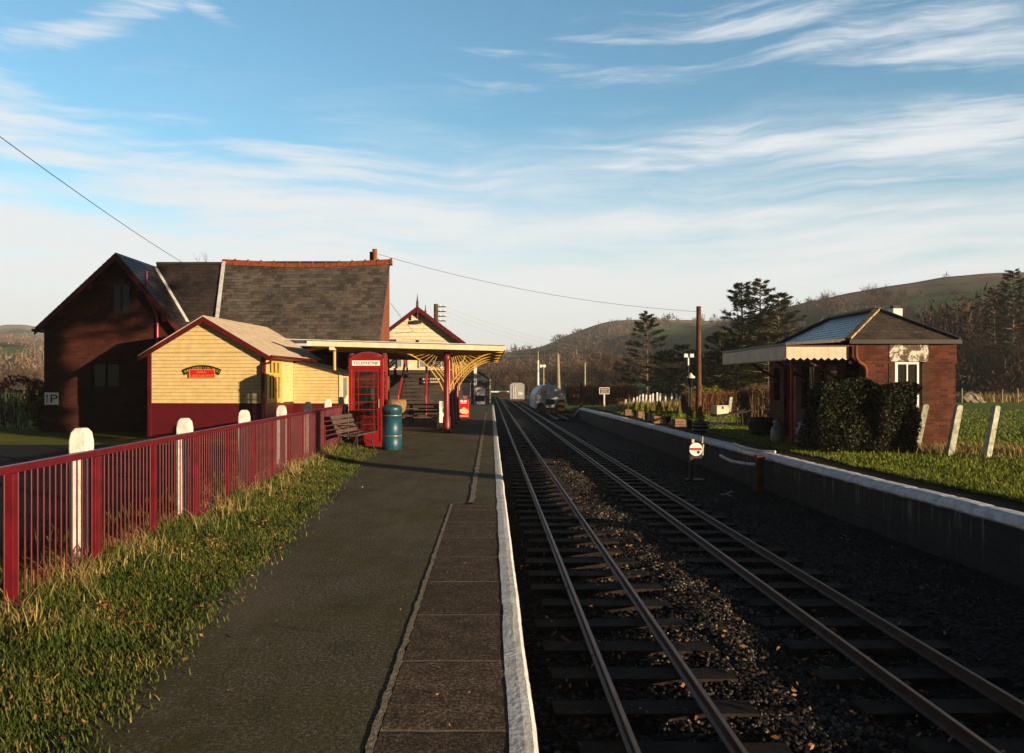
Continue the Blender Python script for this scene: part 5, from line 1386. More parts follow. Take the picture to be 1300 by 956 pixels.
# far platform lamps and name board
x, y, z = P(764, 524, 48)
nb2 = thing('platform_sign', 'small dark notice on a white post on the far platform by the russet hedge', 'sign', (x + .15, y, 0))
obj('post', MB().box((-.04, -.04, 0), (.04, .04, 1.0)), 'white', nb2)
obj('panel', MB().box((-.28, -.03, 1.0), (.28, .03, 1.36)), 'black', nb2)
mb = MB()
for a, b in (((-.31, 1.34), (.31, 1.38)), ((-.31, .98), (.31, 1.02)), ((-.31, 1.0), (-.275, 1.36)), ((.275, 1.0), (.31, 1.36))): mb.box((a[0], -.04, a[1]), (b[0], .04, b[1]))
obj('frame', mb, 'white', nb2)
mb = MB()
for z in (1.08, 1.16, 1.25): mb.box((-.22, -.034, z), (.2, -.031, z + .03))
obj('pale_marks', mb, 'valance', nb2)
x, y, z = P(877, 530, 37)
lp = thing('platform_lamp', 'old platform lamp with white domed cap left of the dark pole', 'lamp', (x, y, 0))
mb = MB(); mb.tube([(0, 0, 0), (0, 0, 1.45)], .04, 8); obj('post', mb, 'iron', lp)
mb = MB(); mb.lathe([(.08, 1.45), (.15, 1.85), (.16, 1.88)], 8); obj('lantern', mb, 'dark_glass', lp)
mb = MB(); mb.lathe([(.2, 1.88), (.19, 1.95), (.1, 2.02), (.06, 2.08), (.02, 2.12)], 12); obj('cap', mb, 'white', lp)
mb = MB(); mb.beam((-.3, 0, 1.5), (.3, 0, 1.5), .03, .03); obj('ladder_bar', mb, 'iron', lp)
x, y, z = P(874, 530, 40)
fl = thing('floodlight_post', 'slim post with two small white floodlights above the platform lamp', 'lamp', (x, y, 0))
mb = MB(); mb.tube([(0, 0, 0), (0, 0, 3.0)], .03, 8); obj('post', mb, 'iron', fl)
for dx in (-.14, .16): obj('floodlight', MB().box((dx - .09, -.1, 2.95), (dx + .09, .02, 3.13)), 'bright_white', fl)
obj('bracket', MB().box((-.03, -.03, 2.55), (.03, .03, 2.95)), 'bright_white', fl)

# ---------------------------------------------------------------- ground signal, post and steps by the far platform face
sg_ = thing('ground_disc_signal', 'round white ground signal with a red bar and black dot between rails and wall', 'signal', (4.9, 18.5, -.68))
mb = MB(); mb.box((-.2, -.15, 0), (.2, .15, .06)); mb.box((-.13, -.08, .06), (-.05, .05, .62)); mb.box((-.1, -.06, .55), (.16, .08, .68)); obj('stand', mb, 'iron', sg_)
mb = MB(); n = 24
mb.prism([(.155 * math.cos(2 * math.pi * k / n), .765 + .155 * math.sin(2 * math.pi * k / n)) for k in range(n)], -.12, -.105); obj('disc', mb, 'bright_white', sg_)
obj('red_bar', MB().box((-.148, -.126, .745), (.13, -.121, .80)), 'poster_red', sg_)
m = MB(); disc(m, .055, .70, .036, .036, -.124, 14); obj('black_dot', m, 'black', sg_)
mb = MB(); mb.box((-.08, -.06, .9), (-.02, 0, 1.0)); mb.tube([(.16, -.05, .9), (.17, -.05, 1.06)], .02, 6); mb.tube([(.17, -.05, .62), (.19, -.05, .88)], .018, 6); obj('lamp', mb, 'mossy_post', sg_)
lv = thing('point_lever', 'small pale point lever lying on the ballast by the ground signal', 'lever', (4.95, 16.2, -.72), R(15))
mb = MB(); mb.tube([(-.2, 0, .04), (0, 0, .06), (.16, .03, .12)], .022, 6); mb.box((-.05, -.1, 0), (.06, .12, .05)); obj('arm', mb, 'galv', lv)
rp = thing('rusty_post', 'thick rusty iron post against the far platform wall beside white pipes', 'post', (6.08, 17.5, -.8))
mb = MB(); mb.box((-.075, -.075, 0), (.075, .075, .76)); mb.box((-.095, -.095, .76), (.095, .095, .83)); mb.box((-.12, -.12, 0), (.12, .12, .07)); obj('body', mb, 'rust', rp)
hr = thing('white_pipe', 'lower bent white pipe running along the foot of the far wall', 'pipe', (0, 0, 0))
m = MB(); m.tube([(5.62, 18.9, .09), (5.72, 18.3, .01), (5.98, 17.9, -.01), (6.2, 17.7, 0.0)], .035, 8); moved(m, (-5.6, -18, .45)); o = obj('bar', m, 'wall_coping', hr); hr.location = (5.6, 18, -.65)
hr2 = dup(hr, (6.05, 18.4, -.4), 0, 'upper short white pipe just under the whitewashed edge')
# ---------------------------------------------------------------- brick waiting room on the far platform
BX0, BX1, BY0, BY1 = 9.0, 11.62, 19.5, 25.0
br = thing('brick_waiting_room', 'small red brick waiting room with hipped slate roof on the far platform', 'waiting room', ((BX0 + BX1) / 2, BY0, 0))
hwB = (BX1 - BX0) / 2; LB = BY1 - BY0; HB = 2.66
mb = MB(); wall_holes(mb, -hwB, hwB, 0, HB, [(-.18, .46, 1.02, 2.17)], 0, .24)
obj('front_wall', mb, 'brick_red', br)
mb = MB(); mb.box((hwB - .24, .24, 0), (hwB, LB, HB)); mb.box((-hwB + .24, LB - .24, 0), (hwB - .24, LB, HB))
m2 = MB(); wall_holes(m2, 0, LB, 0, HB, [(1.2, 2.1, .0, 2.1), (2.5, 3.4, 0.9, 2.1), (3.8, 4.8, .0, 2.1), (.35, .85, 1.1, 2.1)], 0, .24); rot_to(m2, R(-90), (-hwB, LB, 0)); mb.add(m2.v, m2.f)
obj('side_wall', mb, 'brick_red', br)
mb = MB(); mb.box((-hwB - .03, -.03, 2.12), (-.22, -.001, 2.16)); mb.box((.5, -.03, 2.12), (hwB + .03, -.001, 2.16)); mb.box((-hwB - .02, -.025, 2.16), (-.32, -.002, HB)); mb.box((.62, -.025, 2.16), (hwB + .02, -.002, HB)); obj('cornice', mb, 'brick_red', br)
M['quoin'] = brick('weathered_quoin_brick', (.13, .05, .03), (.06, .04, .028), (.05, .045, .035), .225, .075, grime=.8)
obj('jamb', MB().box((.48, -.012, .95), (.66, -.002, 2.12)), 'quoin', br)
obj('jamb', MB().box((-.34, -.012, .95), (-.2, -.002, 2.12)), 'quoin', br)
def m_lintel():
    m, t, b, o = nodes_of('lichened_lintel'); v = worldpos(t)
    f = noise(t, v, 3.4, 6, .75, .4)
    setc(t, b, ramp(t, f, [(.38, (.07, .055, .035)), (.5, (.13, .085, .045)), (.53, (.55, .53, .46)), (.66, (.68, .66, .6))])); b.inputs['Roughness'].default_value = .9
    bump(t, b, f, .5, .02); return m
M['lintel'] = m_lintel()
obj('lintel', MB().box((-.34, -.04, 2.165), (.62, -.002, 2.60)), 'lintel', br)
w = obj('window', wall_holes(MB(), -.18, .46, 1.02, 2.17, [(-.10, .12, 1.48, 2.10), (.15, .38, 1.48, 2.10), (-.10, .12, 1.08, 1.45), (.15, .38, 1.08, 1.45)], .03, .06), 'bright_white', br)
obj('pane', MB().box((-.12, .062, 1.06), (.40, .067, 2.12)), 'dark_glass', w)
mb = MB()
for k in range(6): mb.box((.17 + k * .037, .11 + .01 * (k % 2), 1.06), (.2 + k * .037, .12 + .01 * (k % 2), 2.12))
obj('curtain', mb, 'tarp', w)
# side openings: dark doors and a window looking through
for a, b_, c_, d_ in ((1.2, 2.1, 0, 2.1), (3.8, 4.8, 0, 2.1)):
    yc = LB - (a + b_) / 2
    o = obj('door', MB().box((-hwB + .1, yc - (b_ - a) / 2, c_), (-hwB + .15, yc + (b_ - a) / 2, d_)), 'dark_red', br)
    mb = MB(); mb.box((-hwB + .095, yc - .3, 1.15), (-hwB + .1, yc + .3, 1.95)); obj('pane', mb, 'dark_glass', o)
for a, b_, c_, d_ in ((2.5, 3.4, .9, 2.1),):
    yc = LB - (a + b_) / 2
    o = obj('side_window', MB().box((-hwB + .1, yc - .03, c_), (-hwB + .16, yc + .03, d_)), 'white', br)
    obj('pane', MB().box((-hwB + .12, yc - .45, c_), (-hwB + .125, yc + .45, d_)), 'dark_glass', o)
# hipped roof
ovr = .07; zr1 = 3.58; ze1 = HB + .04
e = [(-hwB - ovr, -ovr, ze1), (hwB + ovr, -ovr, ze1), (hwB + ovr, LB + ovr, ze1), (-hwB - ovr, LB + ovr, ze1)]
r0 = (.06, 1.35, zr1); r1 = (.06, LB - 1.35, zr1)
def tri_slope(mb, a, b, apex, c):
    a, b, apex = map(Vector, (a, b, apex))
    n = (b - a).cross(apex - a).normalized()
    if n.z < 0: n = -n
    for j in range(c):
        t0, t1 = j / c, (j + 1) / c
        p0, p1 = a.lerp(apex, t0) + n * .006, b.lerp(apex, t0) + n * .006
        q0, q1 = a.lerp(apex, t1), b.lerp(apex, t1)
        mb.add([p0, p1, q1, q0, a.lerp(apex, t0), b.lerp(apex, t0)], [(0, 1, 2, 3), (4, 5, 1, 0)])
mb = MB(); tri_slope(mb, e[0], e[1], r0, 11); obj('roof_hip', mb, 'slate_mossy', br)
mb = MB(); tri_slope(mb, e[2], e[3], r1, 11); obj('roof_hip', mb, 'slate_mossy', br)
mb = MB(); slope(mb, e[3], e[0], r0, r1, .04, 11, 0, .007); obj('roof_slope', mb, 'slate_sky_sheen', br)  # track-side slope only, coloured with the sky's reflected blue
mb = MB(); slope(mb, e[1], e[2], r1, r0, .04, 11, 0, .007); obj('roof_slope', mb, 'slate_mossy', br)
M['hip_tile'] = plain('lichened_hip_tile', (.42, .33, .22), (.12, .075, .04), 8, .9, .5)
mb = MB()
mb.beam(Vector(e[0]) + Vector((0, 0, .03)), Vector(r0) + Vector((0, 0, .03)), .15, .05); obj('hip_tile', mb, 'hip_tile', br)
mb = MB(); mb.beam(Vector(e[1]) + Vector((0, 0, .03)), Vector(r0) + Vector((0, 0, .03)), .14, .05); mb.beam(Vector(r0) + Vector((0, 0, .04)), Vector(r1) + Vector((0, 0, .04)), .16, .06); mb.beam(Vector(e[3]) + Vector((0, 0, .03)), Vector(r1) + Vector((0, 0, .03)), .14, .05); obj('ridge_tile', mb, 'slate_dark', br)
mb = MB(); mb.beam(Vector(e[0]) + Vector((0, -.05, -.05)), Vector(e[1]) + Vector((0, -.05, -.05)), .1, .1); obj('gutter', mb, 'iron', br)
obj('soffit', MB().box((-hwB - ovr, -ovr, HB + .0), (hwB + ovr, LB + ovr, HB + .03)), 'dark_wood', br)
mb = MB(); x_ = -hwB + .24 - .02
mb.tube([(x_ - .12, -.12, 2.55), (x_ - .12, -.12, 2.28), (x_ - .02, -.09, 2.14), (x_ + .12, -.07, 2.06), (x_ + .16, -.06, 1.95), (x_ + .16, -.06, .05)], .042, 8); obj('drainpipe', mb, 'terracotta', br)
M['pot_white'] = plain('white_flue', (.75, .75, .72), (.6, .6, .58), 5, .5, .05)
mb = MB(); mb.box((-.14, -.14, -.45), (.14, .14, .52)); o = obj('chimney', mb, 'pot_white', br, bevel=.02); o.location = (1.38, 3.0, 3.24)
mb = MB(); mb.box((-.1, -.1, .52), (.1, .1, .6)); o = obj('chimney_cowl', mb, 'iron', br); o.location = (1.38, 3.0, 3.24)
# canopy valance on the track side
VX0, VX1, VY0, VY1 = 7.43 - (BX0 + BX1) / 2, -hwB - .01, .0, 5.2
def saw(mb, p0, p1, ztop, zbot, n, tooth, t=.03):
    p0, p1 = Vector(p0), Vector(p1); d = p1 - p0; L = d.length; d.normalize(); nr = Vector((-d.y, d.x, 0)) * t / 2
    for i in range(n):
        a, b = p0 + d * (L * i / n + .0015), p0 + d * (L * (i + 1) / n - .0015); m_ = (a + b) / 2
        pts = [(a, zbot + tooth), (m_, zbot), (b, zbot + tooth), (b, ztop), (a, ztop)]
        f = [Vector((p.x, p.y, z)) + nr for p, z in pts]; k = [Vector((p.x, p.y, z)) - nr for p, z in pts]
        mb.add(f + k, [(0, 1, 2, 3, 4), (9, 8, 7, 6, 5)] + [(j, j + 5, (j + 1) % 5 + 5, (j + 1) % 5) for j in range(5)])
mb = MB(); saw(mb, (VX0, VY0, 0), (VX1, VY0, 0), 2.56, 2.20, 9, .06); o = obj('front_valance', mb, 'valance', br)
mb = MB(); saw(mb, (VX0, VY1, 0), (VX0, VY0, 0), 2.56, 2.19, 32, .05); obj('side_valance', mb, 'valance', br)
mb = MB(); mb.add([(VX0 - .03, VY0 - .03, 2.57), (VX1, VY0 - .03, 2.66), (VX1, VY1, 2.66), (VX0 - .03, VY1, 2.57), (VX0 - .03, VY0 - .03, 2.63), (VX1, VY0 - .03, 2.74), (VX1, VY1, 2.74), (VX0 - .03, VY1, 2.63)],
                  [(3, 2, 1, 0), (4, 5, 6, 7), (0, 1, 5, 4), (1, 2, 6, 5), (2, 3, 7, 6), (3, 0, 4, 7)]); obj('canopy_roof', mb, 'slate_mossy', br)
mb = MB(); mb.box((VX0 - .02, VY0 - .025, 2.53), (VX1, VY0 - .018, 2.57)); obj('valance_trim', mb, 'dark_red', br)
for y in (.5, 2.6, 4.7): obj('canopy_bracket', MB().beam((-hwB, y, 1.7), (VX0 + .3, y, 2.5), .05, .07), 'dark_red', br)
# things on the platform in its shade
def churn(label, x, y, s=1.0):
    r = thing('milk_churn', label, 'milk churn', (x, y, .03), 0, 'milk churns by the waiting room')
    obj('body', MB().lathe([(.17, 0), (.175, .02), (.17, .34), (.13, .42), (.09, .47), (.09, .53)], 18), 'churn', r)
    obj('lid', MB().lathe([(.115, .53), (.12, .56), (.06, .6), (.05, .62)], 18), 'churn', r)
    for s_ in (-1, 1): obj('handle', MB().tube([(s_ * .16, 0, .36), (s_ * .2, 0, .42), (s_ * .14, 0, .45)], .012, 6), 'churn', r)
    return r
c1 = churn('dull metal milk churn nearest the dark shrub under the valance', *P(1018.5, 566, 20.3)[:2])
dup(c1, P(987, 563, 21.2)[:2] + (.03,), .4, 'dull metal milk churn left of the red post under the waiting room canopy')
o = obj('canopy_post', MB().lathe([(.045, 0), (.045, 2.5)], 8), 'red', br); o.location = (P(1005, 560, 20.9)[0] - br.location.x, 20.9 - BY0, 0)
tb = thing('barrel_planter', 'dark half-barrel tub in the shade at the end of the waiting room', 'planter', P(966, 560, 24.5)[:2] + (.02,))
obj('tub', MB().lathe([(.3, 0), (.38, .25), (.36, .55), (.33, .55), (.3, .45)], 16), 'dark_wood', tb)
for z in (.12, .42): obj('hoop', MB().lathe([(.36, z), (.372, z + .01), (.372, z + .05), (.36, z + .06)], 16, caps=False), 'iron', tb)
b2 = thing('wooden_bench', 'black painted bench in deep shade left of the milk churns', 'bench', P(975, 556, 25.2)[:2] + (.02,), R(10))
for x in (-.16, 0, .16): obj('seat_slat', MB().box((x - .07, -.6, .43), (x + .07, .6, .46)), 'black', b2)
for z in (.62, .78): obj('back_slat', MB().box((.24, -.6, z), (.27, .6, z + .12)), 'black', b2)
for y in (-.5, .5): obj('leg', MB().box((-.2, y - .03, 0), (.26, y + .03, .43)), 'iron', b2)

# leaning fence posts
lab3 = ['leaning pale fence post in front of the brick waiting room wall, left of two', 'leaning pale fence post at the right corner of the waiting room', 'leaning pale fence post standing alone before the green field']
for i, (ub, vb, ut, vt) in enumerate(((1162, 574, 1171, 513), (1205, 580, 1215, 514), (1252, 582, 1267, 515))):
    Y = 1000 * EYE / (vb - V0); a = Vector(P(ub, vb, Y)); b_ = Vector(P(ut, vt, Y + .15))
    m = MB(); h = b_.z
    square_post(m, .135, h, .05, ((b_.x - a.x) / h, .1))
    o = obj('fence_post', m, 'mossy_post', bevel=.008); tag(o, lab3[i], 'post', 'leaning posts on the right', (a.x, a.y, 0), random.uniform(-.3, .3))
Y4 = 17.0
for (ub, vb, ut, vt, lab) in ((925, 528, 928, 504, 'grey leaning post before the russet hedge, behind the luggage barrow'), (937, 530, 939, 503, 'grey post right of the leaning one by the russet hedge')):
    Y = 1000 * EYE / (vb - V0); a = Vector(P(ub, vb, Y)); b_ = Vector(P(ut, vt, Y)); m = MB(); square_post(m, .14, b_.z, .04, ((b_.x - a.x) / b_.z, 0)); tag(obj('fence_post', m, 'mossy_post'), lab, 'post', None, (a.x, a.y, 0))
# the row of slim white posts
tops = [(794.8, 507), (800, 506), (805, 505), (809, 503.5), (813, 501.5), (816.4, 500), (820.6, 501), (825.4, 501), (829, 499.4), (834, 498), (838, 499.4), (845, 501), (852.7, 499.4), (859, 500), (863.8, 501.5), (868.6, 501.5)]
for i, (u, v) in enumerate(tops):
    Y = 47.5 + .35 * abs(i - 6); a = Vector(P(u - random.uniform(-.4, 3.0) * .9, 520.6, Y)); a.z = 0; b_ = Vector(P(u, v, Y))
    m = MB(); square_post(m, .095, b_.z, .04, ((b_.x - a.x) / b_.z, random.uniform(-.1, .1)))
    tag(obj('slim_post', m, 'concrete_post', uv=False), ('slim white post at the left end of the row' if i == 0 else 'slim white post at the right end of the row, by the russet hedge' if i == len(tops) - 1 else 'slim white post leaning in the close row behind the planters'), 'post', 'row of slim white posts', (a.x, a.y, 0))

# ---------------------------------------------------------------- planters with little conifers
def cone_plant(h, r, n=260, seed=0):
    g = np.random.default_rng(seed); t = g.random(n) ** .8; a = g.random(n) * 2 * np.pi
    rad = r * (1 - t) ** .75 * (.55 + .5 * g.random(n)) * np.clip(t * 6 + .4, 0, 1)
    c = np.stack([rad * np.cos(a), rad * np.sin(a), .02 + t * h], 1)
    up = np.stack([np.cos(a) * .35, np.sin(a) * .35, np.ones(n)], 1) * (h * .09); sd = np.stack([-np.sin(a), np.cos(a), np.zeros(n)], 1) * (r * .13)
    V = np.concatenate([c - sd, c + sd, c + up], 0); i = np.arange(n)
    return V, np.stack([i, i + n, i + 2 * n], 1)
pls = [(797, 528, 'box', 'crate_wood', 8, .18, 'small brown box planter with dark shrub, farthest along the far platform edge', .3), (807, 530, 'pot', 'black', 6, .4, 'dark pot holding a pointed conifer between the two small brown boxes', .5), (813.5, 531, 'box', 'crate_wood', 9, .45, 'brown box planter with a broad yellow conifer, second box from the far end', .5),
       (821, 534, 'pot', 'black', 6, .4, 'dark pot with conifer beside the pale green box', .45), (825.5, 535, 'box', 'sign_pale', 5, .12, 'narrow pale green box planter in the row', .2), (837, 538, 'box', 'crate_wood', 16, .55, 'wide brown slatted planter with a dark bushy conifer', .6),
       (848.5, 540, 'pot', 'black', 8, .5, 'dark pot with a yellow conifer right of the wide slatted planter', .55), (862, 542.5, 'box', 'crate_wood', 14, .45, 'brown slatted planter lit orange before the tall dark pole', .5), (875.5, 546, 'pot', 'black', 8, .45, 'dark pot with a bright pointed conifer left of the half barrel', .5), (889, 549, 'barrel', 'dark_wood', 20, .5, 'dark half-barrel planter nearest the camera with a slim conifer', .55)]
M['sign_pale'] = plain('pale_green_box', (.3, .36, .3), (.2, .25, .2), 6, .7, .2)
for k, (u, v, kind, mat, wpx, ch, lab, hh) in enumerate(pls):
    Y = 1000 * EYE / (v - V0); x, y, _ = P(u, v, Y); r = thing('planter', lab, 'planter', (x, y, .02), random.uniform(-.1, .1), 'planters along the far platform')
    wd = wpx / F * Y; hgt = .30
    if kind == 'box':
        mb = MB(); mb.box((-wd / 2 + .02, -.18, 0), (wd / 2 - .02, .18, hgt - .03)); obj('liner', mb, 'dark_wood', r)
        for q in range(3):
            z = .01 + q * .1; mb = MB(); mb.box((-wd / 2, -.21, z), (wd / 2, -.185, z + .085)); mb.box((-wd / 2, .185, z), (wd / 2, .21, z + .085)); mb.box((wd / 2 - .02, -.18, z), (wd / 2 + .005, .18, z + .085)); mb.box((-wd / 2 - .005, -.18, z), (-wd / 2 + .02, .18, z + .085)); obj('boards', mb, mat, r)
    elif kind == 'pot': obj('pot', MB().lathe([(wd * .36, 0), (wd * .5, hgt), (wd * .53, hgt), (wd * .53, hgt + .03), (wd * .45, hgt + .03), (wd * .42, hgt - .05)], 14), mat, r)
    else:
        obj('tub', MB().lathe([(wd * .42, 0), (wd * .5, .16), (wd * .49, .34), (wd * .43, .34), (wd * .4, .28)], 18), mat, r)
        for z in (.06, .2, .29): obj('hoop', MB().lathe([(wd * .492, z), (wd * .505, z + .005), (wd * .505, z + .03), (wd * .492, z + .035)], 18, caps=False), 'galv', r)
    if hh > .25:
        V, Fc = cone_plant(hh, ch * .42, 420, k); V[:, 2] += hgt - .04; np_obj('conifer', V, Fc, 'conifer_green', r)
    else:
        V, Fc = cone_plant(.2, .18, 160, k); V[:, 2] += hgt - .04; np_obj('shrub', V, Fc, 'laurel', r)
# luggage barrow with a pale box
lb = thing('luggage_barrow', 'old black wooden luggage barrow on the lawn', 'barrow', P(925, 545, 29.0)[:2] + (.03,), R(12))
for sy in (-1, 1):
    mb = MB(); mb.beam((-.62, sy * .22, .42), (.6, sy * .2, .56), .05, .06); mb.beam((.6, sy * .2, .56), (.85, sy * .2, .66), .045, .05); obj('shaft', mb, 'dark_wood', lb)
for x in (-.4, -.1, .2, .45): obj('slat', MB().box((x, -.24, .46 + x * .11), (x + .16, .24, .485 + x * .11)), 'dark_wood', lb)
for sy in (-1, 1):
    mb = MB(); mb.tube([(.19 * math.cos(k * math.pi / 8), 0, .19 * math.sin(k * math.pi / 8)) for k in range(17)], .016, 5)
    for k in range(3): mb.beam((.18 * math.cos(k * 1.047), 0, .18 * math.sin(k * 1.047)), (-.18 * math.cos(k * 1.047), 0, -.18 * math.sin(k * 1.047)), .014, .014)
    o = obj('wheel', mb, 'iron', lb); o.location = (-.42, sy * .28, .2)
    obj('leg', MB().beam((.42, sy * .2, .5), (.46, sy * .2, 0), .05, .05), 'dark_wood', lb)
lc = thing('wooden_chest', 'pale weathered wooden chest standing on the luggage barrow', 'chest', (lb.location.x - .3, lb.location.y, lb.location.z + .46), R(12))
obj('body', MB().box((-.24, -.17, 0), (.24, .17, .28)), 'valance', lc, bevel=.015); obj('lid', MB().box((-.25, -.18, .285), (.25, .18, .33)), 'valance', lc, bevel=.015)
mb = MB(); mb.box((-.03, -.19, .2), (.03, -.181, .3)); obj('clasp', mb, 'iron', lc)
# rocks beyond the field
x, y, _ = P(1233, 508, 72)
rk = MB(); n = 40
g = np.random.default_rng(5); import bmesh as _bm
bm = _bm.new(); _bm.ops.create_icosphere(bm, subdivisions=3, radius=1)
for v_ in bm.verts: v_.co *= 1 + .35 * mnoise.fractal(v_.co * 1.3, 1, 2, 4); v_.co.x *= 1.3; v_.co.z *= .85
rk.add([tuple(v_.co) for v_ in bm.verts], [[q.index for q in f_.verts] for f_ in bm.faces]); bm.free()
M['rock'] = plain('pale_rock', (.34, .29, .21), (.15, .12, .08), 1.6, .95, .6, fine=8)
tag(obj('boulder', rk, 'rock', uv=False), 'pale pile-shaped boulder at the far edge of the green field', 'rock', None, (x, y, -.1))
for i, (u, vt, lab) in enumerate(((1221, 493, 'thin field post left of the pale boulder'), (1272, 494, 'thin dark field post before the brown wood, right of the boulder'), (1292, 493, 'thin dark field post near the right edge before the wood'))):
    x, y, zt = P(u, vt, 70); m = MB(); m.tube([(0, 0, -.2), (random.uniform(-.05, .05), 0, zt)], [.07, .06], 7); tag(obj('field_post', m, 'pale_pole'), lab, 'post', None, (x, y, 0))
# ---------------------------------------------------------------- vegetation builders
def bare_tree_arrays(H, seed, spread=.5, trunk_r=None, levels=4, nb=(9, 6, 6, 5), first=.25, upright=.3, tw=1.0):
    g = random.Random(seed); tr = trunk_r or H * .022
    wood = MB(); TV = []; TF = []
    def rv(s): return Vector((g.gauss(0, s), g.gauss(0, s), g.gauss(0, s)))
    def ribbon(pts, r):
        d = (pts[-1] - pts[0]).normalized(); sd = d.cross(Vector((g.gauss(0, 1), g.gauss(0, 1), g.gauss(0, 1)))).normalized()
        o = len(TV)
        TV.extend([pts[0] - sd * r, pts[0] + sd * r, pts[1] - sd * r * .7, pts[1] + sd * r * .7, pts[2]])
        TF.extend([(o, o + 1, o + 2), (o + 1, o + 3, o + 2), (o + 2, o + 3, o + 4)])
    def grow(p, d, L, r, lv):
        n = 5 if lv < 2 else (3 if lv == 2 else 2)
        pts = [p.copy()]; dd = d.copy()
        for k in range(n):
            dd = (dd + rv(.13 if lv else .05) + Vector((0, 0, upright * .25 if lv else .05))).normalized()
            pts.append(pts[-1] + dd * (L / n))
        if lv <= 1: wood.tube(pts, [max(r * (1 - .72 * k / n), .004) for k in range(n + 1)], 7 if lv == 0 else 5, False)
        elif lv == 2: wood.tube(pts, [max(r * (1 - .75 * k / n), .003) for k in range(n + 1)], 3, False, False)
        else: ribbon(pts if len(pts) == 3 else [pts[0], pts[len(pts) // 2], pts[-1]], r * tw)
        if lv >= levels: return
        m = nb[lv]
        for k in range(m):
            t = g.uniform(first if lv == 0 else .2, 1.0) if k else 1.0
            f = t * n; i = min(int(f), n - 1); q = pts[i].lerp(pts[i + 1], f - i)
            ax = (pts[i + 1] - pts[i]).normalized()
            sd = ax.cross(rv(1)).normalized()
            a = g.uniform(.45, 1.05) if k else g.uniform(.05, .3)
            nd_ = (ax * math.cos(a) + sd * math.sin(a)).normalized()
            LL_ = L * (g.uniform(.42, .62) if lv else spread * g.uniform(.75, 1.15) * (1.15 - .55 * t))
            grow(q, nd_, LL_, r * (.55 if lv == 0 else .5) * (1.05 - .5 * t), lv + 1)
    grow(Vector((0, 0, -.2)), Vector((g.gauss(0, .04), g.gauss(0, .04), 1)).normalized(), H * .62, tr, 0)
    top = max([v[2] for v in wood.v] + [v.z for v in TV]); k = H / top
    wood.v = [(v[0] * k, v[1] * k, v[2] * k) for v in wood.v]
    return wood, np.array([[v.x * k, v.y * k, v.z * k] for v in TV]), np.array(TF)
def bare_tree(name, label, loc, H, seed, mat='twig', bark='bark', group=None, rz=0, **kw):
    r = thing(name, label, 'tree', loc, rz, group)
    wd, V, Fc = bare_tree_arrays(H, seed, **kw)
    obj('trunk', wd, bark, r, uv=False, fix=False); np_obj('crown', V, Fc, mat, r)
    return r
def conifer(name, label, loc, H, seed, Rm, base=.15, mat='conifer', nb=70, group=None, droop=.25, gap=.15, up=.1, dens=1.0):
    g = random.Random(seed); r = thing(name, label, 'tree', loc, g.uniform(0, 6), group)
    wd = MB(); wob = [Vector((g.gauss(0, .012) * H * .2, g.gauss(0, .012) * H * .2, H * k / 8)) for k in range(9)]; wob[0] = Vector((0, 0, -.2))
    wd.tube(wob, [H * .017 * (1 - .9 * k / 8) + .012 for k in range(9)], 7, False)
    V = []; Fc = []
    for b in range(nb):
        t = base + (1 - base) * ((b + g.random()) / nb) ** .92
        if g.random() < gap and t < .9: continue
        z = H * t; a = b * 2.4 + g.uniform(-.5, .5)
        prof = (1 - (t - base) / (1 - base)) ** .7 * (.62 + .38 * min(1, (t - base) / .15 + .35))
        L = Rm * prof * g.uniform(.65, 1.15) + .12 * Rm
        i = min(int(t * 8), 7); c = wob[i].lerp(wob[i + 1], t * 8 - i)
        rise = up + .5 * t - g.uniform(0, .25)
        pts = []
        for k in range(6):
            s = k / 5
            pts.append(c + Vector((math.cos(a) * L * s, math.sin(a) * L * s, L * (rise * s - droop * s * s + .18 * s ** 3))))
        wd.tube(pts, [H * .0042 * (1 - .8 * k / 5) + .004 for k in range(6)], 3, False, False)
        for k in range(int((7 + L * 5) * dens)):
            s = g.uniform(.18, 1.0) ** .75; f = s * 5; j = min(int(f), 4); q = pts[j].lerp(pts[j + 1], f - j)
            side = g.uniform(-1, 1) * (1.02 - s) * L * .42
            q = q + Vector((-math.sin(a) * side, math.cos(a) * side, g.gauss(0, .03) * L - abs(side) * .12))
            for _ in range(7):
                da = a + side / L * 2.0 + g.gauss(0, .6); ln = g.uniform(.12, .26) * (.6 + .05 * H); wv = .17 * ln
                d = Vector((math.cos(da), math.sin(da), g.gauss(.05, .3))) * ln
                sv = Vector((-math.sin(da), math.cos(da), g.gauss(0, .6))).normalized() * wv
                q2 = q + Vector((g.gauss(0, .05), g.gauss(0, .05), g.gauss(0, .035)))
                o = len(V); V.extend([q2 - sv, q2 + sv, q2 + d]); Fc.append((o, o + 1, o + 2))
    obj('trunk', wd, 'pale_bark' if g.random() < .7 else 'bark', r, uv=False, fix=False)
    np_obj('crown', np.array([list(v) for v in V]), np.array(Fc), mat, r)
    return r
def leaves_at(C, size, g, flat=.0):
    """one small pointed leaf (two triangles) at each centre"""
    n = len(C); d = g.normal(size=(n, 3)); d[:, 2] *= (1 - flat); d /= np.linalg.norm(d, axis=1)[:, None]
    e = g.normal(size=(n, 3)); e -= (e * d).sum(1)[:, None] * d; e /= np.linalg.norm(e, axis=1)[:, None]
    s = size * g.uniform(.6, 1.3, (n, 1))
    V = np.concatenate([C - d * s, C + e * s * .5, C + d * s, C - e * s * .5], 0); i = np.arange(n)
    return V, np.stack([i, i + n, i + 2 * n, i + 3 * n], 1)
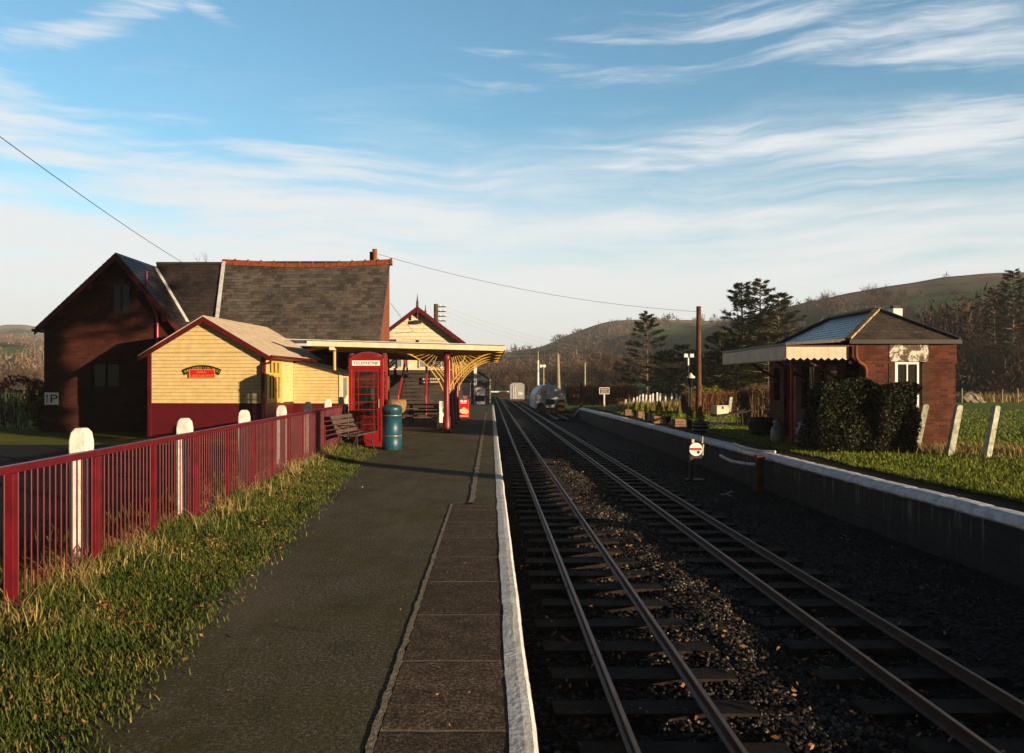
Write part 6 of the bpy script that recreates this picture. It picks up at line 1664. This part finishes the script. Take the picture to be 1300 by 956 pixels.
def hedge_pts(n, x0, x1, y0, y1, z1, g, lump=.15, top=True):
    """points in the outer layer of a clipped but uneven hedge"""
    X = g.uniform(x0, x1, n); Yv = g.uniform(y0, y1, n); Z = z1 * g.random(n) ** .8
    face = g.integers(0, 5, n); dp = np.abs(g.normal(0, .10, n))
    X = np.where(face == 0, x0 + dp, np.where(face == 1, x1 - dp, X))
    Yv = np.where((face == 2) | (face == 4), y0 + dp * 1.4, Yv)
    Z = np.where(face == 3, z1 - dp, Z)
    out = np.stack([X, Yv, Z], 1)
    for k in range(n):
        v = Vector(out[k] * 1.4); out[k, 2] += lump * mnoise.noise(v) * (out[k, 2] / z1); out[k, 1] += lump * mnoise.noise(v + Vector((9, 0, 0))); out[k, 0] += lump * mnoise.noise(v + Vector((0, 9, 0)))
    return out
def upright_twigs(n, x0, x1, y0, y1, z1, g, lump=.2, wd_=.012):
    X = g.uniform(x0, x1, n); Yv = g.uniform(y0, y1, n)
    top = np.array([z1 * (.72 + .33 * g.random() + lump * mnoise.noise(Vector((X[k] * .9, Yv[k] * .9, 4)))) for k in range(n)])
    zb = top * g.uniform(0, .75, n); lean = g.normal(0, .10, (n, 2))
    a = np.stack([X, Yv, zb], 1); b = np.stack([X + lean[:, 0], Yv + lean[:, 1], top], 1); th = g.random(n) * 3.14
    sd = np.stack([np.cos(th), np.sin(th), np.zeros(n)], 1) * wd_
    V = np.concatenate([a - sd, a + sd, b], 0); i = np.arange(n)
    return V, np.stack([i, i + n, i + 2 * n], 1)
G = np.random.default_rng(11)

# beech hedge on the left, shrub by the waiting room, russet hedges beyond
h = thing('beech_hedge', 'red-brown autumn hedge left of the brick house', 'hedge', (-21, 29.5, -.08))
C = hedge_pts(15000, -9, 4.6, -.7, .8, 1.78, G, .3); V, Fc = leaves_at(C, .06, G); np_obj('leaves', V, Fc, 'beech', h)
V, Fc = upright_twigs(2500, -9, 4.6, -.6, .7, 1.7, G); np_obj('twigs', V, Fc, 'twig_dark', h)
h = thing('evergreen_shrub', 'big dark clipped evergreen shrub in front of the brick waiting room', 'shrub', (9.0, 18.1, .0))
C = np.concatenate([hedge_pts(40000, -1.27, .95, -.0, 1.15, 1.62, G, .30), np.stack([G.uniform(-1.15, .78, 6000), G.uniform(.1, 1.0, 6000), G.uniform(0, 1.5, 6000)], 1)]); C[:, 2] *= 1 - .10 * np.abs((C[:, 0] - .1) / 1.35) ** 3 * (C[:, 2] / 1.5); C = np.concatenate([C, np.stack([G.uniform(-1.2, .8, 900), G.uniform(-.15, 1.1, 900), 1.4 + np.abs(G.normal(0, .13, 900))], 1)]); V, Fc = leaves_at(C, .034, G); np_obj('leaves', V, Fc, 'laurel', h)
mb = MB()
for k in range(26): 
    x, y = random.uniform(-1.1, 1.0), random.uniform(.2, 1.0); mb.tube([(x, y, -.1), (x + random.uniform(-.2, .2), y, .8), (x + random.uniform(-.3, .3), y, 1.4)], [.02, .015, .006], 5, False)
obj('stems', mb, 'bark', h, uv=False)
def russet(label, u0, u1, Y, vt, depth, n, mat='russet', name='russet_hedge', wd_=.014):
    xa, xb = (u0 - U0) / F * Y, (u1 - U0) / F * Y; z1 = EYE - (vt - V0) / F * Y
    gz = -.02
    r = thing(name, label, 'hedge', ((xa + xb) / 2, Y, gz)); w_ = (xb - xa) / 2
    V, Fc = upright_twigs(n, -w_, w_, -depth / 2, depth / 2, z1, G, .22, wd_); np_obj('twigs', V, Fc, mat, r)
    C = hedge_pts(n // 3, -w_, w_, -depth / 2, depth / 2, z1 * .92, G, .3); V, Fc = leaves_at(C, .05, G); np_obj('leaves', V, Fc, mat, r)
    return r
russet('russet twiggy hedge behind the far platform ramp, right of the covered wagon', 721, 806, 58, 487, 3.0, 6500)
russet('round-topped russet hedge with a yellow top behind the dark pole', 870, 946, 42, 496, 2.0, 6500)
russet('low dark brown bush between the russet hedge and the waiting room', 944, 992, 30, 489, 1.6, 4500, 'twig', 'brown_bush')
h = thing('yellow_shrub', 'yellow-green shrub top showing over the russet hedge by the dark pole', 'shrub', (P(892, 520, 42.6)[0], 42.6, 0))
C = hedge_pts(1800, -.9, .9, -.5, .5, 1.42, G, .25); V, Fc = leaves_at(C, .05, G); np_obj('leaves', V, Fc, 'conifer_green', h)

# conifers
cl_ = [('lone conifer with a bare lower trunk standing left of the tall dark pole', 821, 399, 64, 2.6, 75, .18, .3),
       ('tallest open conifer with layered branches left of the waiting room', 942, 361, 54, 2.7, 85, .12, .22), ('tall conifer just right of the tallest one, its top in the sky', 965, 358, 56, 2.7, 85, .12, .22),
       ('open conifer rising behind the waiting room canopy', 988, 374, 52, 2.8, 80, .12, .25), ('shorter dark conifer close to the right of the dark pole', 914, 424, 50, 2.3, 75, .08, .15),
       ('dense low conifer left of the dark pole', 868, 440, 56, 2.4, 70, .05, .1), ('dense low conifer between the lone conifer and the pole', 845, 447, 60, 2.2, 65, .05, .1),
       ('bushy conifer behind the russet hedge, right of the pole', 936, 430, 48, 2.5, 75, .05, .1), ('bushy dark conifer below the waiting room canopy end', 975, 425, 46, 2.4, 75, .05, .1), ('low dark conifer right of the lone one, above the slim white posts', 893, 448, 52, 2.1, 70, .05, .1)]
for k, (lab, u, v, Y, Rm, nb, bs_, gp) in enumerate(cl_):
    x, y, zt = P(u, v, Y); conifer('conifer_tree', lab, (x, y, -.1), zt + .1, 40 + k, Rm, bs_, 'conifer', nb, 'conifers behind the far platform', gap=gp, dens=1.9)
x, y, zt = P(1286, 343, 84); conifer('spruce_tree', 'tall dark conifer at the right edge above the brown wood', (x, y, -.1), zt, 91, 3.6, .1, 'dark_conifer', 110, None, gap=.05, dens=1.3)
x, y, zt = P(1262, 366, 92); conifer('spruce_tree', 'shorter dark conifer left of the tall one near the right edge', (x, y, -.1), zt, 92, 3.2, .1, 'dark_conifer', 90, None, gap=.05, dens=1.2)
conifer('shade_conifer', 'tall broad conifer added out of view to shade the brick house', ((10.6 - .766 * 4) / .643, 4.0, 0), 18.0, 77, 4.9, .40, 'dark_conifer', 230, None, gap=.0, dens=1.5, droop=.1)  # unseen tree added to cast shade on the brick gable
conifer('shade_conifer', 'slim conifer added out of view to shade the house corner', ((10.7 - .766 * 4.6) / .643, 4.6, 0), 11.0, 78, .85, .32, 'dark_conifer', 220, None, gap=.0, dens=3.5)  # second unseen tree, added to shade the lower left of the gable

# bare trees: a few grown, then copies turned and resized
protoH = 10.0
protos = {}
def bare_copy(kind, label, u, v, Y, zb=-.3, wide=1.0, group=None):
    x, y, zt = P(u, v, Y); s = (zt - zb) / protoH; key = kind
    if key not in protos:
        mat, bark_, kw = KINDS[kind]
        protos[key] = bare_tree('bare_tree', label, (x, y, zb), protoH, hash(kind) % 97 if False else KSEED[kind], mat, bark_, group, **kw)
        protos[key].scale = (s * wide, s * wide, s); return protos[key]
    r = dup(protos[key], (x, y, zb), random.uniform(0, 6.28), label, (s * wide, s * wide, s))
    if group: r['group'] = group
    return r
KSEED = {'oak': 5, 'tall': 12, 'round': 23, 'dark': 31, 'dark2': 47, 'far': 53}
KINDS = {'oak': ('twig', 'bark', dict(spread=.75, first=.3, nb=(11, 7, 7, 5), tw=2)), 'tall': ('twig', 'pale_bark', dict(spread=.5, first=.3, nb=(12, 7, 6, 5), tw=2)), 'round': ('twig', 'bark', dict(spread=.62, first=.22, nb=(13, 7, 7, 5), tw=2)),
         'dark': ('twig_dark', 'bark', dict(spread=.6, first=.2, nb=(13, 8, 7, 6), tw=3.0)), 'dark2': ('twig_dark', 'bark', dict(spread=.7, first=.15, nb=(13, 8, 7, 6), tw=3.0)), 'far': ('twig_far', 'bark', dict(spread=.6, first=.2, nb=(9, 6, 6, 0), levels=3))}
bare_copy('round', 'round-crowned bare tree left of the lone conifer', 762, 429, 128, .2)
bare_copy('oak', 'wide spreading bare tree with a leaning pale trunk right beside the round one', 800, 435, 125, .2, 1.1)
bare_copy('tall', 'bare tree showing above the middle slate roof, only its crown visible', 268, 317, 46, -.1)
g_ = 'bare trees down the valley'
lv_ = 'brown bare tree in the misty row beyond the wagons'
for u, v, Y, k in ((628, 462, 190, 'round'), (640, 456, 175, 'tall'), (652, 452, 170, 'round'), (663, 456, 160, 'tall'), (676, 450, 185, 'round'), (690, 462, 150, 'oak'), (700, 458, 170, 'round'), (716, 452, 160, 'tall'), (728, 447, 175, 'round'), (742, 452, 150, 'oak'), (615, 466, 200, 'round'), (604, 470, 200, 'tall'), (780, 446, 170, 'round'), (840, 452, 130, 'oak'), (862, 446, 140, 'round'), (646, 474, 118, 'oak'), (622, 476, 125, 'oak'), (670, 472, 122, 'round')):
    bare_copy(k, lv_, u, v, Y, 0.0, 1.15, g_)
# brown wood on the right
lw_ = 'dark brown bare tree in the wood at the right side'
for u, v, Y, k in ((1172, 402, 105, 'dark'), (1190, 392, 112, 'dark2'), (1210, 376, 118, 'dark'), (1232, 360, 122, 'dark2'), (1250, 372, 108, 'dark'), (1180, 425, 92, 'dark2'), (1205, 412, 96, 'dark'), (1228, 402, 95, 'dark2'), (1250, 415, 88, 'dark'), (1275, 420, 82, 'dark2'), (1298, 415, 80, 'dark'), (1312, 380, 95, 'dark2'), (1160, 396, 125, 'dark'), (1140, 402, 135, 'dark2'), (1120, 408, 140, 'dark'), (1218, 440, 84, 'dark2'), (1240, 446, 82, 'dark'), (1190, 448, 84, 'dark'), (1265, 450, 80, 'dark'), (1288, 452, 79, 'dark2')):
    bare_copy(k, lw_, u, v, Y, -.1, 1.15, 'bare trees in the right-hand wood')
# scrub under the wood: one mass
SCRUB = True

# ---------------------------------------------------------------- hills
def hill(name, prof, Yr, Yf, zf, mat, du=7, nt=34, bumpy=2.0, seed=0, sharp=1.3, back=1.35):
    us = np.arange(prof[0][0], prof[-1][0] + 1, du); pv = np.interp(us, [p[0] for p in prof], [p[1] for p in prof])
    V = []; UV = []; ts = list(np.linspace(0, 1, nt)) + [1.06, 1.15, 1.3]
    for t in ts:
        for u, v in zip(us, pv):
            Y = lerp(Yf, Yr, t); zr_ = EYE + (V0 - v) / F * Yr
            # ridge keeps its bearing; slopes run straight at the camera side
            tt = min(t, 1); z = zf + (zr_ - zf) * (tt ** sharp)
            if t > 1: z -= (t - 1) * (zr_ - zf) * 2.2
            X = (u - U0) / F * lerp(Yr, Y, .75)
            q = Vector((X * .012 + seed, Y * .012, 0)); z += bumpy * mnoise.fractal(q, 1, 2, 5) * math.sin(math.pi * min(tt, .92)) * 1.6 + bumpy * .25 * mnoise.noise(Vector((X * .05, Y * .05, seed)))
            V.append((X, Y, z)); UV.append((u / 1000, t))
    n = len(us); Fc = [(j * n + i, j * n + i + 1, (j + 1) * n + i + 1, (j + 1) * n + i) for j in range(len(ts) - 1) for i in range(n - 1)]
    o = np_obj(name, np.array(V), np.array(Fc), mat); o['kind'] = 'structure'
    me = o.data; me.polygons.foreach_set('use_smooth', [True] * len(me.polygons))
    l = me.uv_layers.new(name='UVMap'); li = np.empty(len(me.loops), dtype=np.int64); me.loops.foreach_get('vertex_index', li); l.data.foreach_set('uv', np.array(UV)[li].ravel())
    return np.array(V).reshape(len(ts), n, 3)
hm = hill('far_hill', [(300, 478), (480, 474), (560, 462), (600, 455), (640, 448), (680, 441), (700, 434), (725, 424), (745, 417), (765, 411), (785, 408), (830, 407), (870, 406), (905, 406), (950, 404), (1000, 410), (1060, 425)], 640, 260, 1.5, 'hill_mid', seed=3, bumpy=3)
hr_ = hill('valley_side', [(820, 470), (870, 432), (900, 417), (930, 407), (960, 401), (1000, 389), (1040, 379), (1080, 371), (1120, 364), (1160, 358), (1200, 352), (1250, 347), (1300, 345), (1400, 338), (1600, 330)], 400, 140, .8, 'hill_right', seed=8, bumpy=2.2, sharp=1.15)
hl_ = hill('left_hill', [(-500, 452), (-200, 440), (-60, 428), (0, 424), (30, 426), (60, 432), (150, 445), (300, 462), (420, 475)], 430, 150, .3, 'hill_left', seed=15, bumpy=2.2, sharp=1.4)
hf_ = hill('distant_hill', [(-500, 450), (-160, 438), (-60, 424), (-20, 416), (10, 412), (30, 412), (50, 416), (90, 426), (160, 440), (260, 460)], 900, 600, 1, 'hill_left', seed=21, bumpy=3, sharp=1.2)
def tuft(n, g, h, r, sz=.09):
    c = g.normal(size=(n, 3)); c /= np.linalg.norm(c, axis=1)[:, None]; c *= g.random((n, 1)) ** .4
    c = c * np.array([r, r, h * .38]) + np.array([0, 0, h * .62])
    e1 = g.normal(size=(n, 3)) * sz * h; e2 = g.normal(size=(n, 3)) * sz * h; e2[:, 2] = abs(e2[:, 2]) * 2
    return np.concatenate([c, c + e1 * .5, c + e2], 0)
def wood(name, grids, count, hmin, hmax, test, mat, nt=46, seed=0, sz=.09):
    g = np.random.default_rng(seed); VV = []; FF = []; o = 0; tries = 0; k = 0
    while k < count and tries < count * 30:
        tries += 1; A = grids[g.integers(0, len(grids))]; j = g.integers(1, 34); i = g.integers(0, A.shape[1]); p = A[j, i] + g.normal(size=3) * np.array([3, 4, 0])
        if not test(p, j / 34, g): continue
        h = g.uniform(hmin, hmax); V = tuft(nt, g, h, h * g.uniform(.3, .5), sz) + p - np.array([0, 0, .4]); VV.append(V)
        q = np.arange(nt); FF.append(np.stack([q, q + nt, q + 2 * nt], 1) + o); o += len(V); k += 1
    return stuff(np_obj(name, np.concatenate(VV), np.concatenate(FF), mat))
def clumps(name, n, x0, x1, y0, y1, zb, hmin, hmax, mat, seed, nt=70, sz=.05, hf=None):
    g = np.random.default_rng(seed); VV = []; FF = []; o = 0
    for k in range(n):
        h = g.uniform(hmin, hmax); px, py = g.uniform(x0, x1), g.uniform(y0, y1); h = h if hf is None else h * hf(U0 + F * px / py); V = tuft(nt, g, h, h * g.uniform(.32, .5), sz) + np.array([px, py, zb]); VV.append(V)
        q = np.arange(nt); FF.append(np.stack([q, q + nt, q + 2 * nt], 1) + o); o += len(V)
    return stuff(np_obj(name, np.concatenate(VV), np.concatenate(FF), mat))
RISE = lambda u: float(np.interp(u, [1090, 1150, 1200, 1240, 1300, 1400], [.42, .58, .8, 1.0, .97, 1.0]))
clumps('undergrowth', 260, 40, 74, 77, 95, -.3, 2.5, 5.6, 'twig_dark', 31, 170, .04)
clumps('wood_behind', 300, 50, 100, 98, 140, -.3, 11, 15.5, 'twig_dark', 32, 330, .024, RISE)
clumps('valley_scrub', 110, -6, 24, 125, 160, .0, 1.5, 3.6, 'twig', 33, 150, .045)
clumps('valley_wood', 170, -14, 60, 165, 230, .5, 3.5, 7.5, 'twig', 34, 220, .03)
def patchy(s, th, lo=0, hi=1): return lambda p, t, g: lo < t < hi and mnoise.fractal(Vector((p[0] * s, p[1] * s * .5, p[2] * s * 2)), 1, 2, 3) > th
wood('far_hillside_wood', [hm], 1500, 5, 9, patchy(.02, .0, .0, .86), 'twig_far', 80, seed=1, sz=.085)
wood('valley_side_wood', [hr_], 420, 3.5, 6.5, patchy(.03, .16, .0, .93), 'twig_far', 60, seed=2)
wood('left_hillside_wood', [hl_], 520, 4, 8, patchy(.03, -.02, .0, .85), 'twig_sunlit', seed=3)
# single trees that stand out on the valley side
lt = ['bare tree with a round crown on the hill skyline above the waiting room', 'wide dark bare tree in a pair on the hill above the waiting room chimney', 'second bare tree of the pair above the waiting room chimney', 'small bare tree on the hill skyline right of the conifers', 'low bare tree on the skyline between conifers and round tree', 'bare hillside tree left of the brown wood']
for lab, u, vb, vt, Y in zip(lt, (1052, 1108, 1120, 1000, 1025, 1146), (394, 392, 391, 398, 392, 388), (366, 357, 359, 376, 375, 362), (300, 270, 275, 320, 320, 290)):
    zb = EYE + (V0 - vb) / F * Y - 1.2; bare_copy('dark', lab, u, vt, Y, zb, 1.1, None)
for u, vt, Y in ((8, 461, 120), (30, 456, 125), (47, 462, 118), (-20, 458, 122)):
    bare_copy('round', 'bare tree showing over the autumn hedge at the left edge', u, vt, Y, -.1, 1.2, 'bare trees over the left hedge')

# ---------------------------------------------------------------- grass, leaves, stones
def blades(x, y, z, h, lean, w, g, wind=(-.2, .1)):
    n = len(x); a = g.random(n) * 6.283; b = np.stack([x, y, z], 1)
    sd = np.stack([np.cos(a), np.sin(a), np.zeros(n)], 1) * w[:, None]
    d = np.stack([np.cos(a + 1.57) * lean * h + wind[0] * h * .3, np.sin(a + 1.57) * lean * h, h], 1)
    m = b + d * np.array([.42, .42, .62]); t = b + d
    V = np.concatenate([b - sd, b + sd, m - sd * .7, m + sd * .7, t], 0); i = np.arange(n)
    F1 = np.stack([i, i + n, i + 2 * n], 1); F2 = np.stack([i + n, i + 3 * n, i + 2 * n], 1); F3 = np.stack([i + 2 * n, i + 3 * n, i + 4 * n], 1)
    return V, np.concatenate([F1, F2, F3], 0)
def zv(f, x, y): return np.array([f(a, b) for a, b in zip(x, y)])
def vnoise(x, y, s, o=0.0): return np.array([mnoise.noise(Vector((a * s, b * s, o))) for a, b in zip(x, y)])
def yspread(n, a, b, g, p=1.0):   # denser near the camera
    t = g.random(n); return (a ** (1 - p) + t * (b ** (1 - p) - a ** (1 - p))) ** (1 / (1 - p)) if p != 1 else a * (b / a) ** t
n = 66000; y = yspread(n, 3.2, 20.5, G, 1.15); s = G.random(n)
xl = -3.32 - .036 * y; xr = np.array([verge_x(v) for v in y]) + .12
x = xl + (xr - xl) * s ** 1.0
keep = (vnoise(x, y, 2.2, 2) + .5 * vnoise(x, y, 7, 4) + .70 - .75 * s ** 3) > 0.22; x, y, s = x[keep], y[keep], s[keep]
dn = vnoise(x, y, 1.4, 8)
hgt = (.10 * (1 - s) ** 2.0 + .026) * np.clip(G.normal(1, .35, len(x)), .3, 2) * (1 + 1.3 * dn)
V, Fc = blades(x, y, zv(turf_z, x, y) - .012, hgt, G.uniform(.1, 1.0, len(x)), .0028 + .0007 * y ** .6, G)
stuff(np_obj('verge_grass', V, Fc, 'grass_blade'))
n = 14000; y = yspread(n, 3.2, 19, G); x = -3.16 - .0355 * y + np.abs(G.normal(0, .22, n)); c = vnoise(x, y, 1.6, 20) + .4 * vnoise(x, y, 6, 3); kp = c > .0; x, y, c = x[kp], y[kp], c[kp]
V, Fc = blades(x, y, zv(turf_z, x, y) - .015, np.clip(G.normal(.13, .06, len(x)), .03, .34) * (.8 + 1.0 * c), G.uniform(.2, 1.6, len(x)), .0022 + .0006 * y ** .6, G); stuff(np_obj('dry_grass', V, Fc, 'dry_grass'))
n = 9000; y = yspread(n, 3.2, 21, G); x = -3.4 - .036 * y - np.abs(G.normal(0, .35, n)); V, Fc = blades(x, y, np.full(n, -.05), np.clip(G.normal(.14, .06, n), .04, .4), G.uniform(.1, .9, n), .003 + .0006 * y ** .6, G); stuff(np_obj('car_park_edge_grass', V, Fc, 'grass_blade'))
# far platform lawn
n = 60000; y = yspread(n, 7.5, 46, G, 1.3); xr0 = np.array([lawn_x(v) for v in y]); x = xr0 - .1 + G.random(n) ** 1.1 * np.minimum(.72 * y - xr0 + .6, 7)
V, Fc = blades(x, y, zv(lawn_z, x, y) - .012, np.clip(G.normal(.055, .02, n), .02, .14), G.uniform(.1, 1, n), .003 + .0009 * y ** .6, G); stuff(np_obj('lawn_grass', V, Fc, 'lawn_blade'))
n = 7000; t = G.random(n); x = lerp(9.9, 16, t) + G.normal(0, .3, n); y = lerp(18.6, 16.5, t) + G.normal(0, .5, n); cc = vnoise(x, y, 1.5, 6); x, y = x[cc > -.1], y[cc > -.1]
V, Fc = blades(x, y, np.zeros(len(x)), np.clip(G.normal(.17, .07, len(x)), .05, .4), G.uniform(.1, .9, len(x)), np.full(len(x), .007), G); stuff(np_obj('rough_grass', V, Fc, 'dry_grass'))
n = 9000; x = G.uniform(38, 66, n); y = 74 + G.normal(0, .8, n); V, Fc = blades(x, y, np.full(n, -.1), np.clip(G.normal(.55, .2, n), .15, 1.1), G.uniform(.1, .6, n), np.full(n, .03), G); stuff(np_obj('field_edge_grass', V, Fc, 'dry_grass'))
n = 16000; y = yspread(n, 20, 50, G, 1.6); x = 10.5 + G.random(n) * (.72 * y - 9); V, Fc = blades(x, y, np.full(n, -.05), np.clip(G.normal(.06, .02, n), .02, .12), G.uniform(.3, 1.2, n), .004 + .0012 * y ** .7, G); stuff(np_obj('field_grass', V, Fc, 'lawn_blade'))
n = 3000; x = P(835, 520, 47)[0] + G.uniform(-2.2, 1.6, n); y = 47.4 + G.normal(0, .4, n); V, Fc = blades(x, y, np.zeros(n), np.clip(G.normal(.4, .15, n), .1, .8), G.uniform(.1, .6, n), np.full(n, .016), G); stuff(np_obj('tall_dry_grass', V, Fc, 'dry_grass'))
# fallen leaves
def fallen(name, x, y, z, size, mat='leaf'):
    C = np.stack([x, y, z], 1); V, Fc = leaves_at(C, size, G, .65); return stuff(np_obj(name, V, Fc, mat))
n = 5200; y = yspread(n, 3.2, 16, G); x = -3.15 - .036 * y + np.abs(G.normal(0, .6, n)); cl = vnoise(x, y, 1.5, 44) + .4 * vnoise(x, y, 5, 4) > .08; x, y = x[cl], y[cl]; n = len(x); fallen('leaves_on_verge', x, y, zv(turf_z, x, y) + .012 + G.random(n) * .035, .017)
n = 62000; y = yspread(n, 3.2, 20, G, 1.25); t_ = G.random(n); x = lerp(-3.3 - .036 * y, np.array([verge_x(v) for v in y]) + .06 + .12 * np.abs(G.normal(0, 1, n)), t_); V, Fc = blades(x, y, zv(turf_z, x, y) - .008, np.clip(G.normal(.03, .012, n), .01, .07), G.uniform(.3, 1.4, n), .0025 + .0006 * y ** .6, G); stuff(np_obj('short_turf', V, Fc, 'grass_blade'))
n = 160; y = yspread(n, 3.6, 20, G); x = G.uniform(-2.0, .1, n); fallen('leaves_on_platform', x, y, np.full(n, .012), .008)
n = 2600; y = yspread(n, 4.2, 34, G); x = np.where(G.random(n) < .75, G.uniform(.4, 3.0, n), G.uniform(3, 6, n))
cl = vnoise(x, y, 2.2, 14) > -.02; x, y = x[cl], y[cl]; z = np.array([bed_z(a, b) for a, b in zip(x, y)]) + .03; onsl = G.random(len(x)) < .4; z = np.where(onsl, -.525, z); fallen('leaves_on_track', x, y, z, .027)
# loose stones
def stones(name, x, y, z, s, mat):
    n = len(x); oc = np.array([[1, 0, 0], [0, 1, 0], [-1, 0, 0], [0, -1, 0], [0, 0, 1], [0, 0, -1]], float); fc = np.array([[0, 1, 4], [1, 2, 4], [2, 3, 4], [3, 0, 4], [1, 0, 5], [2, 1, 5], [3, 2, 5], [0, 3, 5]])
    A = oc[None] * (1 + G.normal(0, .25, (n, 6, 1))) + G.normal(0, .22, (n, 6, 3)); th = G.random(n) * 6.28
    c, sn = np.cos(th)[:, None], np.sin(th)[:, None]; X_ = A[:, :, 0] * c - A[:, :, 1] * sn; Y_ = A[:, :, 0] * sn + A[:, :, 1] * c
    A = np.stack([X_, Y_, A[:, :, 2] * .7], 2) * s[:, None, None] + np.stack([x, y, z], 1)[:, None]
    FF = fc[None] + (np.arange(n) * 6)[:, None, None]
    return stuff(np_obj(name, A.reshape(-1, 3), FF.reshape(-1, 3), mat))
n = 24000; y = yspread(n, 4.0, 30, G); x = 2.15 + G.normal(0, .42, n); z = np.array([bed_z(a, b) for a, b in zip(x, y)]) + .008
stones('pale_ballast', x, y, z, np.clip(G.normal(.0145, .005, n), .006, .032), 'scatter_stones')
n = 20000; y = yspread(n, 4.0, 26, G); x = np.where(G.random(n) < .5, G.uniform(.32, 2.9, n), G.uniform(2.9, 6.2, n)); z = np.array([bed_z(a, b) for a, b in zip(x, y)]) + .005
stones('dark_ballast', x, y, z, np.clip(G.normal(.022, .007, n), .009, .045), 'stones')

# ---------------------------------------------------------------- the air
HAZE = .00034
if HAZE:
    mb = MB(); mb.box((-1500, -230, -4), (1500, 1450, 80))
    m = bpy.data.materials.new('valley_haze'); m.use_nodes = True; t = m.node_tree; t.nodes.clear(); o_ = t.nodes.new('ShaderNodeOutputMaterial')
    pv = nd(t, 'ShaderNodeVolumePrincipled', {'Color': (.82, .88, .96, 1), 'Density': HAZE, 'Anisotropy': 0.0}); t.links.new(pv.outputs[0], o_.inputs['Volume'])
    hz = obj('haze', mb, m, uv=False); stuff(hz)
